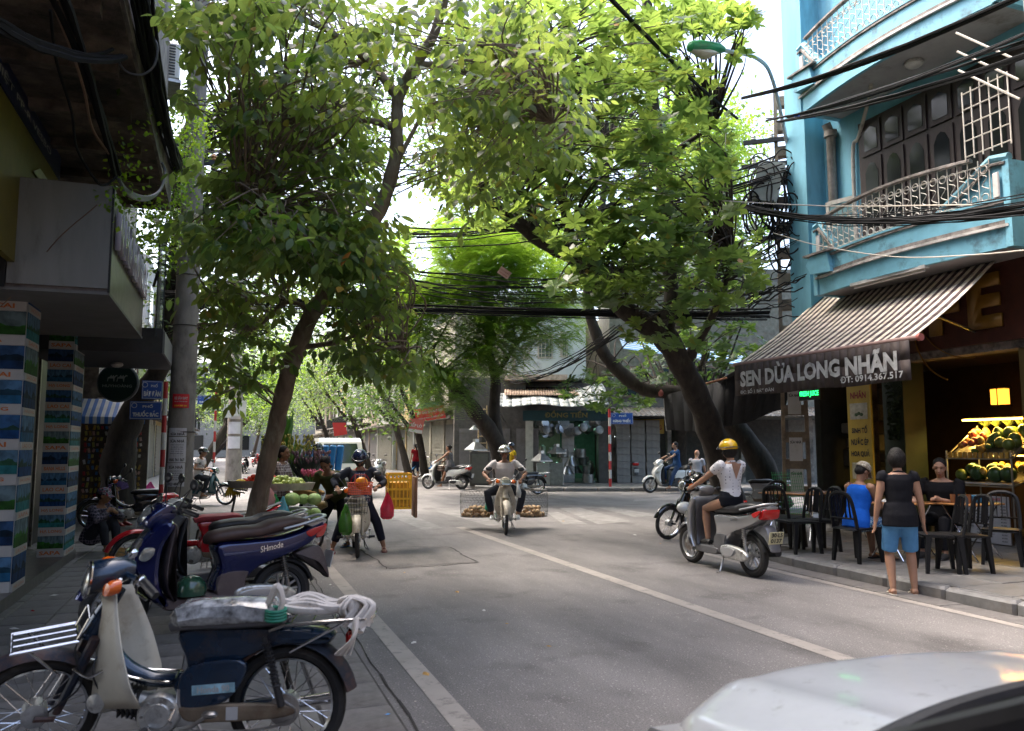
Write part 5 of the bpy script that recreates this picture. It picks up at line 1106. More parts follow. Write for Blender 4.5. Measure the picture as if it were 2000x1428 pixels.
def cub(name, label, loc, rz, body, shield, seat=None, steer=0.0, rack=True, basket=False, mirrors=False, det=1, lean=0.0, square=False, group=None, fender=None, shieldw=.2, swp=.13):
    t = thing(name, label, 'motorbike', loc, rz, group); t.rotation_euler = (lean, 0, rz); I = Matrix.Identity(4); M = steerM(.30, .7, steer, R(33)); Ms = M @ SH1
    Rr = .285; fender = fender or body
    wheel(t, -.6, Rr, .033, 'spoke', None, None, det); wheel(t, .59, Rr, .03, 'spoke', M, None, det)
    xf(B().tube(spline([(.44, 0, .80), (.38, 0, .64), (.26, 0, .50), (.08, 0, .42), (-.12, 0, .42)], 4), .036, 10, ry=.045), SH1).make('frame_tube', body, t)
    b = panel([(-.06, .40), (-.12, .50), (-.08, .655), (-.30, .675), (-.62, .665), (-.82, .63), (-.78, .575), (-.56, .575), (-.38, .50), (-.30, .36), (-.14, .33)], -.085, .085, .03)
    b.make('body', body, t)
    for s in (-1, 1): panel([(-.10, .36), (-.14, .50), (-.36, .53), (-.42, .48), (-.33, .34), (-.16, .30)], .085 * s if s > 0 else -.125, .125 if s > 0 else -.085, .016).make('side_cover', body, t)
    arcfend(-.6, Rr, .345, 168, 25, .075, .006).make('rear_fender', fender, t)
    xf(arcfend(.60, Rr, .335, 18, 128, .062, .006, nose=1), M).make('front_fender', fender, t)
    for s in (-1, 1):
        f = xf(B().tube([(.44, .075 * s, .66), (.47, .075 * s, .48), (.50, .07 * s, .30)], [.028, .024, .02], 8).tube([(.50, .07 * s, .27), (.59, .065 * s, .285)], .014, 6), Ms).make('fork_leg', fender if det else steel, t)
    xf(B().tube([(.40, 0, .86), (.44, 0, .72), (.455, 0, .64)], [.04, .05, .06], 10), Ms).make('fork_head', body, t)
    # headset
    hd = xf(B().tube([(.36, 0, .955), (.42, 0, .955), (.50, 0, .94), (.55, 0, .93)], [.05, .085, .088, .082], 14, side=(0, 1, 0), ry=[.035, .065, .08, .082]), Ms).make('headlight_shell', body, t)
    if square:
        xf(B().cbox((.55, 0, .93), (.05, .19, .13), .02), Ms).make('headlight', shield, t); xf(B().cbox((.575, 0, .93), (.012, .16, .10), .012), Ms).make('headlight_lens', lensg, hd)
    else:
        xf(B().torus((.553, 0, .93), (1, 0, -.1), .082, .009, 24, 6), Ms).make('headlight_ring', chrome, hd); xf(B().ell((.548, 0, .93), (.028, .078, .078), 18, 10), Ms).make('headlight_lens', lensg, hd)
    hb = xf(B().tube(spline([(.30, -.33, .955), (.34, -.2, .97), (.40, -.08, .965), (.40, .08, .965), (.34, .2, .97), (.30, .33, .955)], 4), .013, 8), Ms).make('handlebar', body if det else steel, t)
    for s in (-1, 1):
        xf(B().tube([(.345, .19 * s, .97), (.30, .335 * s, .955)], .018, 10), Ms).make('grip', black, hb); xf(B().cbox((.355, .17 * s, .965), (.05, .05, .05), .012), Ms).make('switch', chrome, hb)
        xf(B().tube([(.37, .17 * s, .96), (.37, .25 * s, .945), (.335, .33 * s, .94)], .006, 5), Ms).make('lever', chrome, hb)
        tl = xf(B().lathe([(.0, -.03), (.034, -.026), (.037, .01), (.03, .03), (0, .036)], (.46, .145 * s, .935), (.9, .35 * s, 0), 14), Ms).make('turn_signal', orange_lens, t)
        xf(B().tube([(.43, .09 * s, .94), (.45, .13 * s, .935)], .02, 8), Ms).make('signal_stalk', chrome, tl)
        if mirrors: mirror_(t, Ms, s, (.36, .16 * s, .98), (.30, .27 * s, 1.14))
    def sh(s_):
        def fn(u, v):
            z = .86 - .57 * u; wd = shieldw * (.5 + .5 * math.sin(min(1, u * 1.5) * math.pi / 2)) * (1 - .25 * max(0, u - .8) / .2); y = wd * (2 * v - 1)
            return (.475 - .14 * u - swp * (abs(2 * v - 1)) ** 1.6 * (u * .7 + .4), y, z + .04 * abs(2 * v - 1) * u)
        return fn
    solid(xf(sheet(sh(1), 10, 14), SH1).make('leg_shield', shield, t), .008)
    # seat and rack
    B().tube(spline([(-.04, 0, .675), (-.12, 0, .70), (-.3, 0, .705), (-.48, 0, .71), (-.58, 0, .70)], 3), interp([.08, .115, .125, .12, .10], 13), 14, side=(0, 1, 0), ry=interp([.03, .045, .045, .045, .03], 13), power=.7).make('seat', seat or black, t)
    if rack:
        rk = B().tube([(-.52, .11, .66), (-.60, .13, .69), (-.98, .13, .71), (-1.02, .08, .715), (-1.02, -.08, .715), (-.98, -.13, .71), (-.60, -.13, .69), (-.52, -.11, .66)], .010, 6)
        for k in range(4): rk.tube([(-.62 - k * .1, -.13, .695), (-.62 - k * .1, .13, .695)], .006, 5)
        for s in (-1, 1): rk.tube([(-.9, .13 * s, .705), (-.62, .12 * s, .56)], .007, 5)
        rk.make('rack', chrome, t)
    for s in (-1, 1): coilshock(t, (-.59, .13 * s, .31), (-.50, .125 * s, .64))
    # engine, stands, exhaust
    B().cyl((.02, 0, .30), (.22, 0, .33), .055, 12).cbox((.26, 0, .335), (.09, .12, .11), .02).make('cylinder', alu, t)
    eg = B(); eg.v = []; eg = panel([(.06, .34), (-.02, .36), (-.16, .33), (-.24, .28), (-.18, .22), (0, .205), (.08, .25)], -.095, .095, .02); eg.make('engine_case', alu, t)
    for s in (-1, 1):
        B().lathe([(.10, 0), (.10, .03), (.088, .045), (.06, .047), (.055, .055), (0, .057)], (-.02, .09 * s, .285), (0, s, 0), 22).make('engine_cover', alu, t); B().lathe([(.05, 0), (.05, .025), (.0, .035)], (-.17, .09 * s, .275), (0, s, 0), 16).make('sprocket_cover', alu, t)
    B().lathe([(.045, 0), (.045, .025), (.0, .04)], (.28, .055, .335), (.2, 1, 0), 14).make('cylinder_cap', alu, t)
    if det:
        fb = B()
        for k in range(5): fb.cbox((.10 + k * .022, 0, .315 + k * .003), (.006, .14, .13), .003)
        fb.make('cooling_fins', mat('dark_fins', (.05, .048, .045), .6, .5), t)
        B().tube(spline([(.27, -.02, .40), (.24, -.02, .47), (.17, -.02, .49), (.12, -.02, .45)], 4), .018, 8).ell((.30, 0, .47), (.09, .06, .05)).make('carburettor', steel, t)
        ro = B()
        for s in (-1, 1): ro.tube(spline([(.39, .09 * s, .50), (.30, .13 * s, .47), (.22, .10 * s, .50), (.12, .08 * s, .45), (-.06, .10 * s, .43), (-.07, .0, .45)], 4), .006, 6)
        ro.make('foot_guard_rods', chrome, t)
        B().tube([(-.10, .10, .38), (-.10, .12, .33), (-.08, .16, .27)], .007, 6).cbox((-.11, .12, .36), (.02, .01, .09), .003).make('kick_bracket', chrome, t)
    B().tube([(.02, -.24, .235), (.02, .24, .235)], .011, 6).make('footrest_bar', steel, t)
    for s in (-1, 1): B().tube([(.02, .19 * s, .235), (.02, .28 * s, .24)], .02, 8).make('foot_peg', black, t)
    B().tube([(-.12, .07, .24), (-.6, .085, .28)], .022, 8).tube([(-.12, -.07, .24), (-.6, -.085, .28)], .022, 8).make('swing_arm', body, t)
    if det:
        B().tube(spline([(-.18, .125, .215), (-.4, .125, .20), (-.6, .12, .225), (-.66, .12, .28), (-.6, .12, .33)], 5), .007, 6).make('chain', steel, t); B().lathe([(.07, 0), (.075, .01), (.03, .02)], (-.6, .10, .285), (0, 1, 0), 18).make('sprocket', steel, t)
        B().tube([(.02, .16, .235), (-.06, .21, .20), (-.2, .22, .26), (-.26, .22, .30)], .010, 6).cbox((-.28, .22, .31), (.07, .04, .03), .01).make('gear_pedal', steel, t)
        cb2 = B()
        for s in (-1, 1):
            for k in range(7): cb2.cyl((-.02 + .072 * math.cos(k * .9), .135 * s, .285 + .072 * math.sin(k * .9)), (-.02 + .072 * math.cos(k * .9), .145 * s, .285 + .072 * math.sin(k * .9)), .007, 6)
        cb2.make('bolts', steel, t)['kind'] = 'stuff'
        for q in (((.2, .05, .52), (.14, .08, .44), (.1, .09, .36)), ((.28, .04, .6), (.3, .09, .48), (.24, .07, .36), (.1, .1, .33)), ((.3, .03, .75), (.38, .1, .6), (.36, .07, .42), (.5, .07, .3))): B().tube(spline(q, 5), .0045, 5).make('cable', black, t)
    panel([(-.14, .325), (-.56, .318), (-.66, .285), (-.56, .25), (-.2, .245), (-.12, .28)], .095, .125, .012).make('chain_case', mat('rusty_case', (.22, .17, .12), .55, .5, var=.4, dirt=.5, dirtcol=(.12, .05, .02)), t)
    B().tube(spline([(.24, -.06, .29), (.16, -.12, .2), (-.1, -.14, .18), (-.3, -.15, .2), (-.8, -.16, .26)], 4), interp([.014, .014, .014, .035, .03], 17), 10).make('exhaust', chrome, t)
    B().tube([(-.18, .1, .23), (-.16, .2, .02)], .008, 6).tube([(-.2, .12, .24), (-.32, .15, .05), (-.3, .19, .01)], .009, 6).make('stand', steel, t)
    B().cbox((-.90, 0, .60), (.04, .1, .07), .015).make('tail_light', red_lens, t)
    if basket:
        bk = B(); x0, x1, w_, z0, z1 = .50, .76, .17, .62, .84
        for z, k in ((z0, .85), (z0 + .08, .9), (z0 + .15, .95), (z1, 1)): bk.tube([(x0, -w_ * k, z), (x1 * (.97 + .03 * k), -w_ * k, z), (x1 * (.97 + .03 * k), w_ * k, z), (x0, w_ * k, z)], .004, 4, closed=True)
        for i in range(9):
            y = -1 + i / 4; bk.tube([(x1 * .965, y * w_ * .85, z0), (x1, y * w_, z1)], .003, 4); bk.tube([(x0, y * w_ * .85, z0), (x0, y * w_, z1)], .003, 4)
            xx = x0 + (x1 - x0) * i / 8
            for s in (-1, 1): bk.tube([(xx, s * w_ * .85, z0), (xx, s * w_, z1)], .003, 4)
            bk.tube([(x0, y * w_ * .85, z0), (x1 * .965, y * w_ * .85, z0)], .003, 4)
        xf(bk, Ms).make('basket', black, t)
    return t
def scooter(name, label, loc, rz, body, inner, seat, steer=0.0, Rr=.25, mirrors=True, head='high', det=1, lean=0.0, group=None, rail=None, accent=None, plate=None, zs=1.0):
    t = thing(name, label, 'scooter', loc, rz, group); t.rotation_euler = (lean, 0, rz); M = steerM(.42, .7, steer); Ms = M @ SH2; rail = rail or mat('silver_plastic', (.42, .42, .43), .3, .5, var=.05)
    wheel(t, -.63, Rr, .046, 'alloy', None, rail, det); wheel(t, .64, Rr, .042, 'alloy', M, rail, det)
    tp = lambda x, z: 1 - .35 * max(0, (x - .42) / .2) ** 1.2
    xf(panel([(.38, .90), (.47, .86), (.585, .70), (.60, .58), (.52, .46), (.44, .33), (.33, .235), (.27, .26), (.34, .36), (.385, .50), (.39, .70), (.33, .84)], -.215, .215, .05, taper=tp), SH2).make('front_apron', body, t)
    xf(panel([(.35, .86), (.365, .70), (.36, .50), (.31, .35), (.24, .27), (.24, .31), (.30, .42), (.32, .62), (.30, .82)], -.19, .19, .02), SH2).make('inner_leg_shield', inner, t)
    panel([(.33, .29), (.24, .30), (-.12, .30), (-.16, .25), (-.1, .20), (.22, .195), (.32, .22)], -.165, .165, .02).make('floorboard', inner, t)
    tp2 = lambda x, z: .75 + .25 * min(1, max(0, (x + 1.0) / .35)) if x < -.65 else 1.0
    panel([(-.04, .32), (-.09, .50), (-.06, .68), (-.3, .70), (-.6, .715), (-.88, .79), (-.96, .82), (-.97, .76), (-.85, .64), (-.62, .545), (-.42, .48), (-.30, .38), (-.22, .28)], -.15, .15, .045, taper=tp2).make('rear_body', body, t)
    panel([(-.06, .29), (-.10, .46), (-.32, .47), (-.30, .36), (-.36, .26), (-.2, .22)], -.155, .155, .02).make('lower_cover', inner, t)
    B().tube(spline([(-.02, 0, .68), (-.05, 0, .73), (-.24, 0, .755), (-.42, 0, .765), (-.54, 0, .795), (-.72, 0, .82), (-.84, 0, .825)], 3), interp([.06, .12, .135, .14, .135, .115, .07], 19), 16, side=(0, 1, 0), ry=interp([.03, .05, .055, .05, .06, .055, .02], 19), power=.75).make('seat', seat, t)
    B().tube(spline([(-.60, .145, .78), (-.80, .135, .82), (-.96, .09, .86), (-.99, 0, .865), (-.96, -.09, .86), (-.80, -.135, .82), (-.60, -.145, .78)], 4), .012, 8, ry=.02).make('grab_rail', rail, t)
    panel([(-.80, .80), (-.97, .84), (-1.0, .82), (-.93, .76)], -.085, .085, .012).make('tail_cowl', rail, t)
    panel([(-.955, .80), (-.995, .79), (-.965, .70), (-.90, .68), (-.88, .72)], -.118, .118, .015).make('tail_light', red_lens, t)
    for s in (-1, 1):
        panel([(-.80, .745), (-.94, .79), (-.93, .755), (-.84, .70)], .118 * s - (.0 if s > 0 else .02), .118 * s + (.02 if s > 0 else 0), .006).make('rear_signal', red_lens, t)
        xf(panel([(.44, .68), (.53, .70), (.56, .62), (.50, .60)], .17 * s - .02, .17 * s + .02, .008), SH2).make('front_signal', lensg, t)
    # tail under-fender and plate
    panel([(-.72, .56), (-.90, .62), (-.98, .56), (-1.04, .36), (-1.01, .34), (-.93, .46), (-.80, .52)], -.07, .07, .015).make('rear_mudguard', inner if not accent else accent, t)
    rt_ = Matrix.Rotation(R(-14), 3, 'Y'); pl_ = B().box((-1.045, 0, .49), (.008, .19, .14), rt_).make('number_plate', mat('plate_cream', (.55, .50, .30), .5, var=.05) if plate else mat('plate_white', (.5, .5, .48), .5, var=.05), t, False)
    if plate:
        for k, tx in enumerate(plate): text(tx, V((-1.052 + (.012 if k == 0 else -.008) * -1 + (.0), 0, .525 - k * .065)), (0, -1, 0), V((-.24, 0, 1)), .15, .05, m_blk, pl_, bold=.03)
    # headset
    if head == 'high': hp_ = panel([(.34, .93), (.36, 1.01), (.46, 1.02), (.56, .94), (.57, .86), (.50, .84), (.40, .87)], -.12, .12, .035)
    else: hp_ = panel([(.33, .93), (.36, .99), (.44, .99), (.49, .93), (.46, .88), (.38, .88)], -.11, .11, .03)
    hs_ = xf(hp_, Ms).make('headset', body, t)
    if head == 'high': xf(B().ell((.525, 0, .925), (.055, .085, .075), 18, 10, Matrix.Rotation(R(-20), 3, 'Y')), Ms).make('headlight', lensg, t); xf(B().torus((.545, 0, .93), (1, 0, .3), .082, .008, 22, 5), Ms).make('headlight_ring', chrome, hs_)
    else:
        for s in (-1, 1): xf(panel([(.50, .62), (.585, .68), (.60, .60), (.55, .54)], .07 * s - .05, .07 * s + .05, .01), SH2).make('headlight', lensg, t)
    hb = xf(B().tube(spline([(.29, -.34, .965), (.33, -.22, .985), (.40, -.08, .97), (.40, .08, .97), (.33, .22, .985), (.29, .34, .965)], 4), .013, 8), Ms).make('handlebar', steel, t)
    for s in (-1, 1):
        xf(B().tube([(.33, .21 * s, .983), (.285, .35 * s, .963)], .018, 10), Ms).make('grip', black, hb); xf(B().cbox((.35, .17 * s, .975), (.05, .07, .05), .015), Ms).make('switch', black, hb)
        xf(B().tube([(.37, .19 * s, .975), (.37, .27 * s, .96), (.33, .345 * s, .95)], .006, 5), Ms).make('lever', chrome, hb)
        if mirrors: mirror_(t, Ms, s, (.36, .15 * s, 1.0), (.33, .25 * s, 1.17))
    xf(arcfend(.645, Rr, Rr + .045, 20, 150, .065, .006, nose=1), M).make('front_fender', body, t)
    for s in (-1, 1): xf(B().tube([(.52, .085 * s, .55), (.63, .075 * s, .27)], [.018, .022], 8), Ms).make('fork_leg', alu, t)
    xf(B().lathe([(.07, 0), (.09, .002), (.09, .006), (.07, .008)], (.64, .045, Rr), (0, 1, 0), 20), M).make('brake_disc', steel, t)
    # power unit
    panel([(-.20, .30), (-.30, .345), (-.52, .335), (-.66, .30), (-.72, .24), (-.64, .185), (-.45, .18), (-.25, .20)], .09, .165, .025).make('transmission_case', alu, t)
    panel([(-.24, .29), (-.36, .32), (-.5, .30), (-.44, .22), (-.28, .22)], .165, .185, .012).make('transmission_cover', black if accent is None else rail, t)
    coilshock(t, (-.66, .12, .28), (-.60, .11, .60), steel if accent else None, .024)
    B().tube(spline([(-.1, -.08, .24), (-.25, -.15, .20), (-.45, -.17, .24), (-.85, -.18, .30)], 4), interp([.016, .03, .055, .05], 13), 12).make('exhaust', black, t); panel([(-.4, .27), (-.75, .34), (-.78, .29), (-.45, .21)], -.235, -.215, .012).make('heat_shield', rail, t)
    arcfend(-.63, Rr, Rr + .04, 165, 85, .06, .006).make('inner_fender', black, t)
    B().tube([(-.2, .1, .2), (-.25, .2, .02), (-.2, .21, .01)], .01, 6).make('stand', steel, t)
    return t
I4 = Matrix.Identity(4)
# --- paints
m_navy = mat('navy_paint', (.006, .022, .05), .22, .2, var=.25, scale=5, coat=.5, dirt=.35, dirtcol=(.08, .05, .03))
m_fnd = mat('rusty_navy_fender', (.015, .022, .038), .5, .2, var=.3, scale=6, dirt=.62, dirtcol=(.16, .075, .04), bump=.2)
m_shield = mat('yellowed_white', (.58, .54, .44), .45, var=.1, scale=6, dirt=.28, dirtcol=(.3, .22, .12))
m_cobalt = mat('cobalt_paint', (.005, .010, .075), .12, .3, var=.05, coat=.8); m_taupe = mat('taupe_plastic', (.10, .075, .075), .5, var=.15, scale=10, dirt=.2, dirtcol=(.16, .14, .12))
m_brown = mat('brown_leather', (.075, .042, .034), .5, var=.2, scale=12, bump=.15, bscale=80)
m_redp = mat('red_paint', (.48, .012, .02), .2, .1, var=.06, coat=.8); m_redseat = mat('red_seat', (.33, .035, .05), .55, var=.12, bump=.1)
m_blackp = mat('black_paint', (.012, .012, .014), .15, .2, var=.1, coat=.8); m_dgrey = mat('dark_grey_plastic', (.06, .062, .066), .4, var=.1)
m_silver = mat('silver_paint', (.38, .38, .39), .25, .6, var=.05, coat=.6); m_whitep = mat('white_gloss', (.66, .66, .64), .2, 0, var=.04, coat=.7, dirt=.08, dirtcol=(.3, .28, .25))
m_beige = mat('beige_paint', (.45, .40, .32), .45, var=.15, dirt=.35, dirtcol=(.15, .12, .08)); m_teal = mat('teal_paint', (.01, .06, .075), .25, .2, var=.1, coat=.6); m_bluep = mat('bright_blue_paint', (.02, .2, .5), .3, var=.1, coat=.5)
# 1 the old navy motorbike in the foreground
fc_ = (G(570, 1475) + G(72, 1478)) / 2
r0, f0 = P(562, 1384, 3.96), P(81, 1399, 3.84); r0.z = f0.z = 0; hv = (f0 - r0).normalized(); cub1 = cub('old_motorbike', 'old dark blue motorbike with cracked white leg shield in the foreground', r0 + hv * .6 + V((0, 0, .025)), math.atan2(hv.y, hv.x), m_navy, m_shield, mat('seat_wrapped', (.1, .1, .11), .4), R(30), det=1, fender=m_fnd, shieldw=.22, swp=.25)
wrapm = mat('clear_plastic_wrap', (.30, .31, .32), .12, 0, var=.9, scale=16, bump=.9, bscale=14, coat=.6)
b = B().tube([(-.05, 0, .70), (-.09, 0, .73), (-.2, 0, .745), (-.38, 0, .75), (-.5, 0, .745), (-.55, 0, .72)], [.08, .13, .145, .145, .135, .09], 18, side=(0, 1, 0), ry=[.03, .055, .06, .06, .06, .03], power=.6)
b.v = [tuple(V(p) + V((rnd.uniform(-.008, .008), rnd.uniform(-.012, .012), rnd.uniform(-.012, .012)))) for p in b.v]; b.make('seat_wrap', wrapm, cub1, True, 25)
m_cloth = mat('white_cloth', (.62, .57, .52), .85, var=.12, scale=12, bump=.4, bscale=30, dirt=.12)
cl = tag(thing('tied_cloth', 'knotted white cloth strips tied to the rack of the old motorbike', 'cloth', cub1.location - V((0, 0, .07)), cub1.rotation_euler.z), None)
for k in range(9):
    a = [V((-.56 - .04 * (k % 2), -.09 + k * .022, .82 + .02 * math.sin(k))), V((-.68, -.08 + k * .02, .84 + .02 * math.cos(k * 2))), V((-.82, -.07 + k * .018, .82)), V((-.93, -.05 + k * .014, .84))]
    B().tube(spline([p + V((rnd.uniform(-.01, .01), rnd.uniform(-.02, .02), rnd.uniform(-.01, .01))) for p in a], 4), .019, 7, ry=.012).make('strip', m_cloth, cl)
for k in range(10):
    c = V((-.93, .04, .81)); aa = k * .63; B().tube(spline([c + V((.07 * math.cos(aa), .1 * math.sin(aa), -.07)), c + V((.09 * math.cos(aa + 1), .06 * math.sin(aa), .03)), c + V((.02, .02, .06)), c + V((-.07 * math.cos(aa), -.05 * math.sin(aa + 1), 0)), c + V((-.03, .1 * math.cos(aa), -.09))], 4), .017, 7, ry=.011).make('knot', m_cloth, cl)
B().tube(spline([(-.5, .1, .84), (-.53, .13, .90), (-.56, .15, .95), (-.58, .13, .88), (-.56, .12, .78)], 4), .02, 7, ry=.013).make('knot', m_cloth, cl)
for k in range(4): B().tube(spline([(-.92 - k * .01, .12, .78), (-.93, .15 + .01 * k, .70), (-.91 + .02 * k, .15, .62)], 4), .02, 7, ry=.008).make('hanging_end', m_cloth, cl)
gb_ = B()
for k in range(4): gb_.torus((-.55, .12, .79 + k * .014), (0, .1, 1), .045, .009, 16, 6)
gb_.make('green_cord', mat('green_cord', (.01, .18, .11), .5), cl)
def lrack(par):
    r = B(); M = steerM(.30, .7, R(30), R(33)) @ SH1
    for y in (-.09, -.03, .03, .09): r.tube([(.52, y, .665), (.78, y, .655)], .005, 5)
    r.tube([(.52, -.1, .665), (.79, -.1, .655), (.79, .1, .655), (.52, .1, .665)], .007, 6, closed=True); r.tube([(.52, -.07, .665), (.50, -.07, .76), (.50, .07, .76), (.52, .07, .665)], .006, 6)
    for s in (-1, 1): r.tube([(.72, .09 * s, .655), (.55, .085 * s, .50)], .006, 5)
    xf(r, M).make('front_rack', chrome, par)
lrack(cub1)
xf(arcfend(.60, .285, .338, 18, 38, .066, .005, 6, nose=1), steerM(.30, .7, R(30), R(33))).make('fender_tip', m_shield, cub1)
B().box((-.27, .1275, .40), (.20, .002, .045), Matrix.Rotation(R(3), 3, 'Y')).make('sticker', mat('side_sticker', (.3, .5, .58), .4, var=.5, scale=14), cub1, False)
text('Honda 90', (-.27, .129, .40), (-1, 0, .05), (0, 0, 1), .15, .03, m_label, cub1, bold=.03)
B().box((-.36, .132, .285), (.055, .002, .06)).make('round_sticker', m_label, cub1, False)
# 2 blue scooter
hv2 = V((-.965, -.24, 0)).normalized(); a2 = math.atan2(hv2.y, hv2.x)
sc1 = scooter('blue_scooter', 'dark blue scooter with brown seat parked on the paving beside the old motorbike', V((.52, 7.6, .025)) + hv2 * .66, a2, m_cobalt, m_taupe, m_brown, R(10), accent=m_taupe, det=1); sc1.scale = (1.06,) * 3
text('SHmode', (-.50, .152, .64), (-1, 0, .18), (0, 0, 1), .19, .05, chrome, sc1, bold=.01)
hm = thing('green_helmet', 'dark green helmet resting on the floorboard of the blue scooter', 'helmet', sc1.matrix_basis @ V((.12, .12, .31)), a2)
B().lathe([(.12, 0), (.125, .05), (.11, .1), (.07, .145), (0, .16)], n=20).make('shell', mat('helmet_green', (.02, .07, .04), .2, coat=.6), hm)
# 3 dark grey scooter (partly hidden) and 4 red underbone
sc2 = scooter('grey_scooter', 'dark grey and white scooter squeezed between the blue scooter and the red motorbike', V((.45, 9.0, .025)) + V((-.55, -.12, 0)), math.atan2(-.2, -.98), m_dgrey, m_dgrey, black, R(10), mirrors=True)
text('HONDA', (.47, .218, .62), (-1, 0, -.1), (0, 0, 1), .14, .035, m_label, sc2, bold=.04)
xf(panel([(.36, 1.0), (.46, 1.03), (.56, .95), (.5, .99)], -.1, .1, .01), steerM(.42, .7, R(10)) @ SH2).make('white_visor', m_whitep, sc2)
rdb = cub('red_motorbike', 'red and black motorbike with a red seat parked against the leaning tree', V((.22, 10.4, .025)) + V((-.55, -.1, 0)), math.atan2(-.2, -.98), m_redp, m_blackp, m_redseat, R(10), rack=False, det=0, mirrors=True, shieldw=.17)
panel([(-.4, .66), (-.7, .70), (-1.02, .83), (-.98, .76), (-.7, .60), (-.5, .56)], -.10, .10, .02).make('tail_fairing', m_redp, rdb); panel([(-.5, .72), (-.85, .80), (-1.05, .86), (-1.0, .83), (-.7, .74)], -.07, .07, .01).make('tail_top', m_dgrey, rdb)
# 5 parked black motorbike at the left stall, 6 parked ones beyond
cub('black_motorbike', 'black motorbike parked sideways before the old tree on the left', (-1.7, 17.3, .0), R(184), m_blackp, m_blackp, None, R(15), det=0, mirrors=True)
def pm(f, label, px, py, ang, *a, **k): g = G(px, py); return f(a[0], label, (g.x, g.y, k.pop('z', 0.0)), R(ang), *a[1:], **k)
for i, (px_, py_, ang, c, lab) in enumerate(((478, 925, 80, m_blackp, 'black motorbike parked nearest the papered pole far left'), (500, 912, 70, m_redp, 'red motorbike in the far left row of parked bikes'), (452, 918, 85, m_blackp, 'dark motorbike standing behind the papered pole'), (527, 908, 60, m_silver, 'silver motorbike at the far end of the left row'), (350, 935, 200, m_blackp, 'dark motorbike parked behind the striped sign pole'))):
    pm(cub, lab, px_, py_, ang, 'parked_motorbike', c, c, det=0, mirrors=True, group='motorbikes parked along the far street')
pm(cub, 'blue and white motorbike parked by the walking woman', 838, 937, 195, 'parked_motorbike', m_bluep, m_whitep, det=0, mirrors=True, z=.12)
pm(scooter, 'small silver scooter parked behind the white van', 742, 940, 250, 'parked_scooter', m_silver, black, black, det=0)
pm(cub, 'dark motorbike parked side on behind the man carrying baskets', 1020, 967, 190, 'parked_motorbike', m_blackp, m_dgrey, det=0, mirrors=True)
pm(cub, 'dark red motorbike parked by the blue street sign pole', 1205, 945, 60, 'parked_motorbike', m_redp, m_blackp, det=0, z=.12)
pm(scooter, 'black scooter parked in the shade right of the street sign', 1228, 947, 80, 'parked_scooter', m_blackp, black, black, det=0, z=.12)
pm(scooter, 'black scooter with a silver shield parked behind the yellow helmet rider', 1382, 1012, 200, 'parked_scooter', m_blackp, black, black, det=0)
pm(cub, 'grey motorbike parked at the foot of the dark leaning trunk', 1460, 1010, 150, 'parked_motorbike', m_silver, m_blackp, det=0, z=.1)
bk2 = pm(cub, 'black motorbike with a white cap on its front wheel side', 1368, 1052, 176, 'black_motorbike', m_blackp, m_blackp, None, R(14), det=1, mirrors=True, rack=False)
# ================================================================ PEOPLE
m_skin = mat('skin', (.36, .20, .13), .5, var=.1, scale=8, spec=.3); m_skin2 = mat('tanned_skin', (.26, .135, .08), .5, var=.1, scale=8, spec=.3)
for m_ in (m_skin, m_skin2): m_.node_tree.nodes['Principled BSDF'].inputs['Subsurface Weight'].default_value = .08; m_.node_tree.nodes['Principled BSDF'].inputs['Subsurface Scale'].default_value = .02
m_hair = mat('black_hair', (.010, .008, .007), .6, var=.5, scale=60, bump=1, bscale=110, stretch=(1, 1, .2), spec=.25); m_lip = mat('lips', (.3, .09, .07), .4, var=0); m_eye = mat('eye', (.02, .015, .012), .2, var=0)
def remesh(b, name, m, par, vox, sm=2):
    me = b.mesh(name, m, False); o = link(name, me)
    md = o.modifiers.new('r', 'REMESH'); md.mode = 'VOXEL'; md.voxel_size = vox; md.use_smooth_shade = True
    if sm: ms = o.modifiers.new('s', 'SMOOTH'); ms.factor = .5; ms.iterations = sm
    dg = bpy.context.evaluated_depsgraph_get(); m2 = bpy.data.meshes.new_from_object(o.evaluated_get(dg)); m2.name = name
    if not m2.materials: m2.materials.append(m)
    bpy.data.objects.remove(o); bpy.data.meshes.remove(me)
    return link(name, m2, par)
def ik(a, c, l1, l2, hint):
    """middle joint between a and c"""
    d = c - a; L_ = min(d.length, (l1 + l2) * .995); u = d.normalized(); x = (l1 * l1 - l2 * l2 + L_ * L_) / (2 * L_); h = math.sqrt(max(l1 * l1 - x * x, 0))
    n = V(hint) - u * V(hint).dot(u); n = n.normalized() if n.length > 1e-4 else V((0, 0, 1)); return a + u * x + n * h, a + u * L_
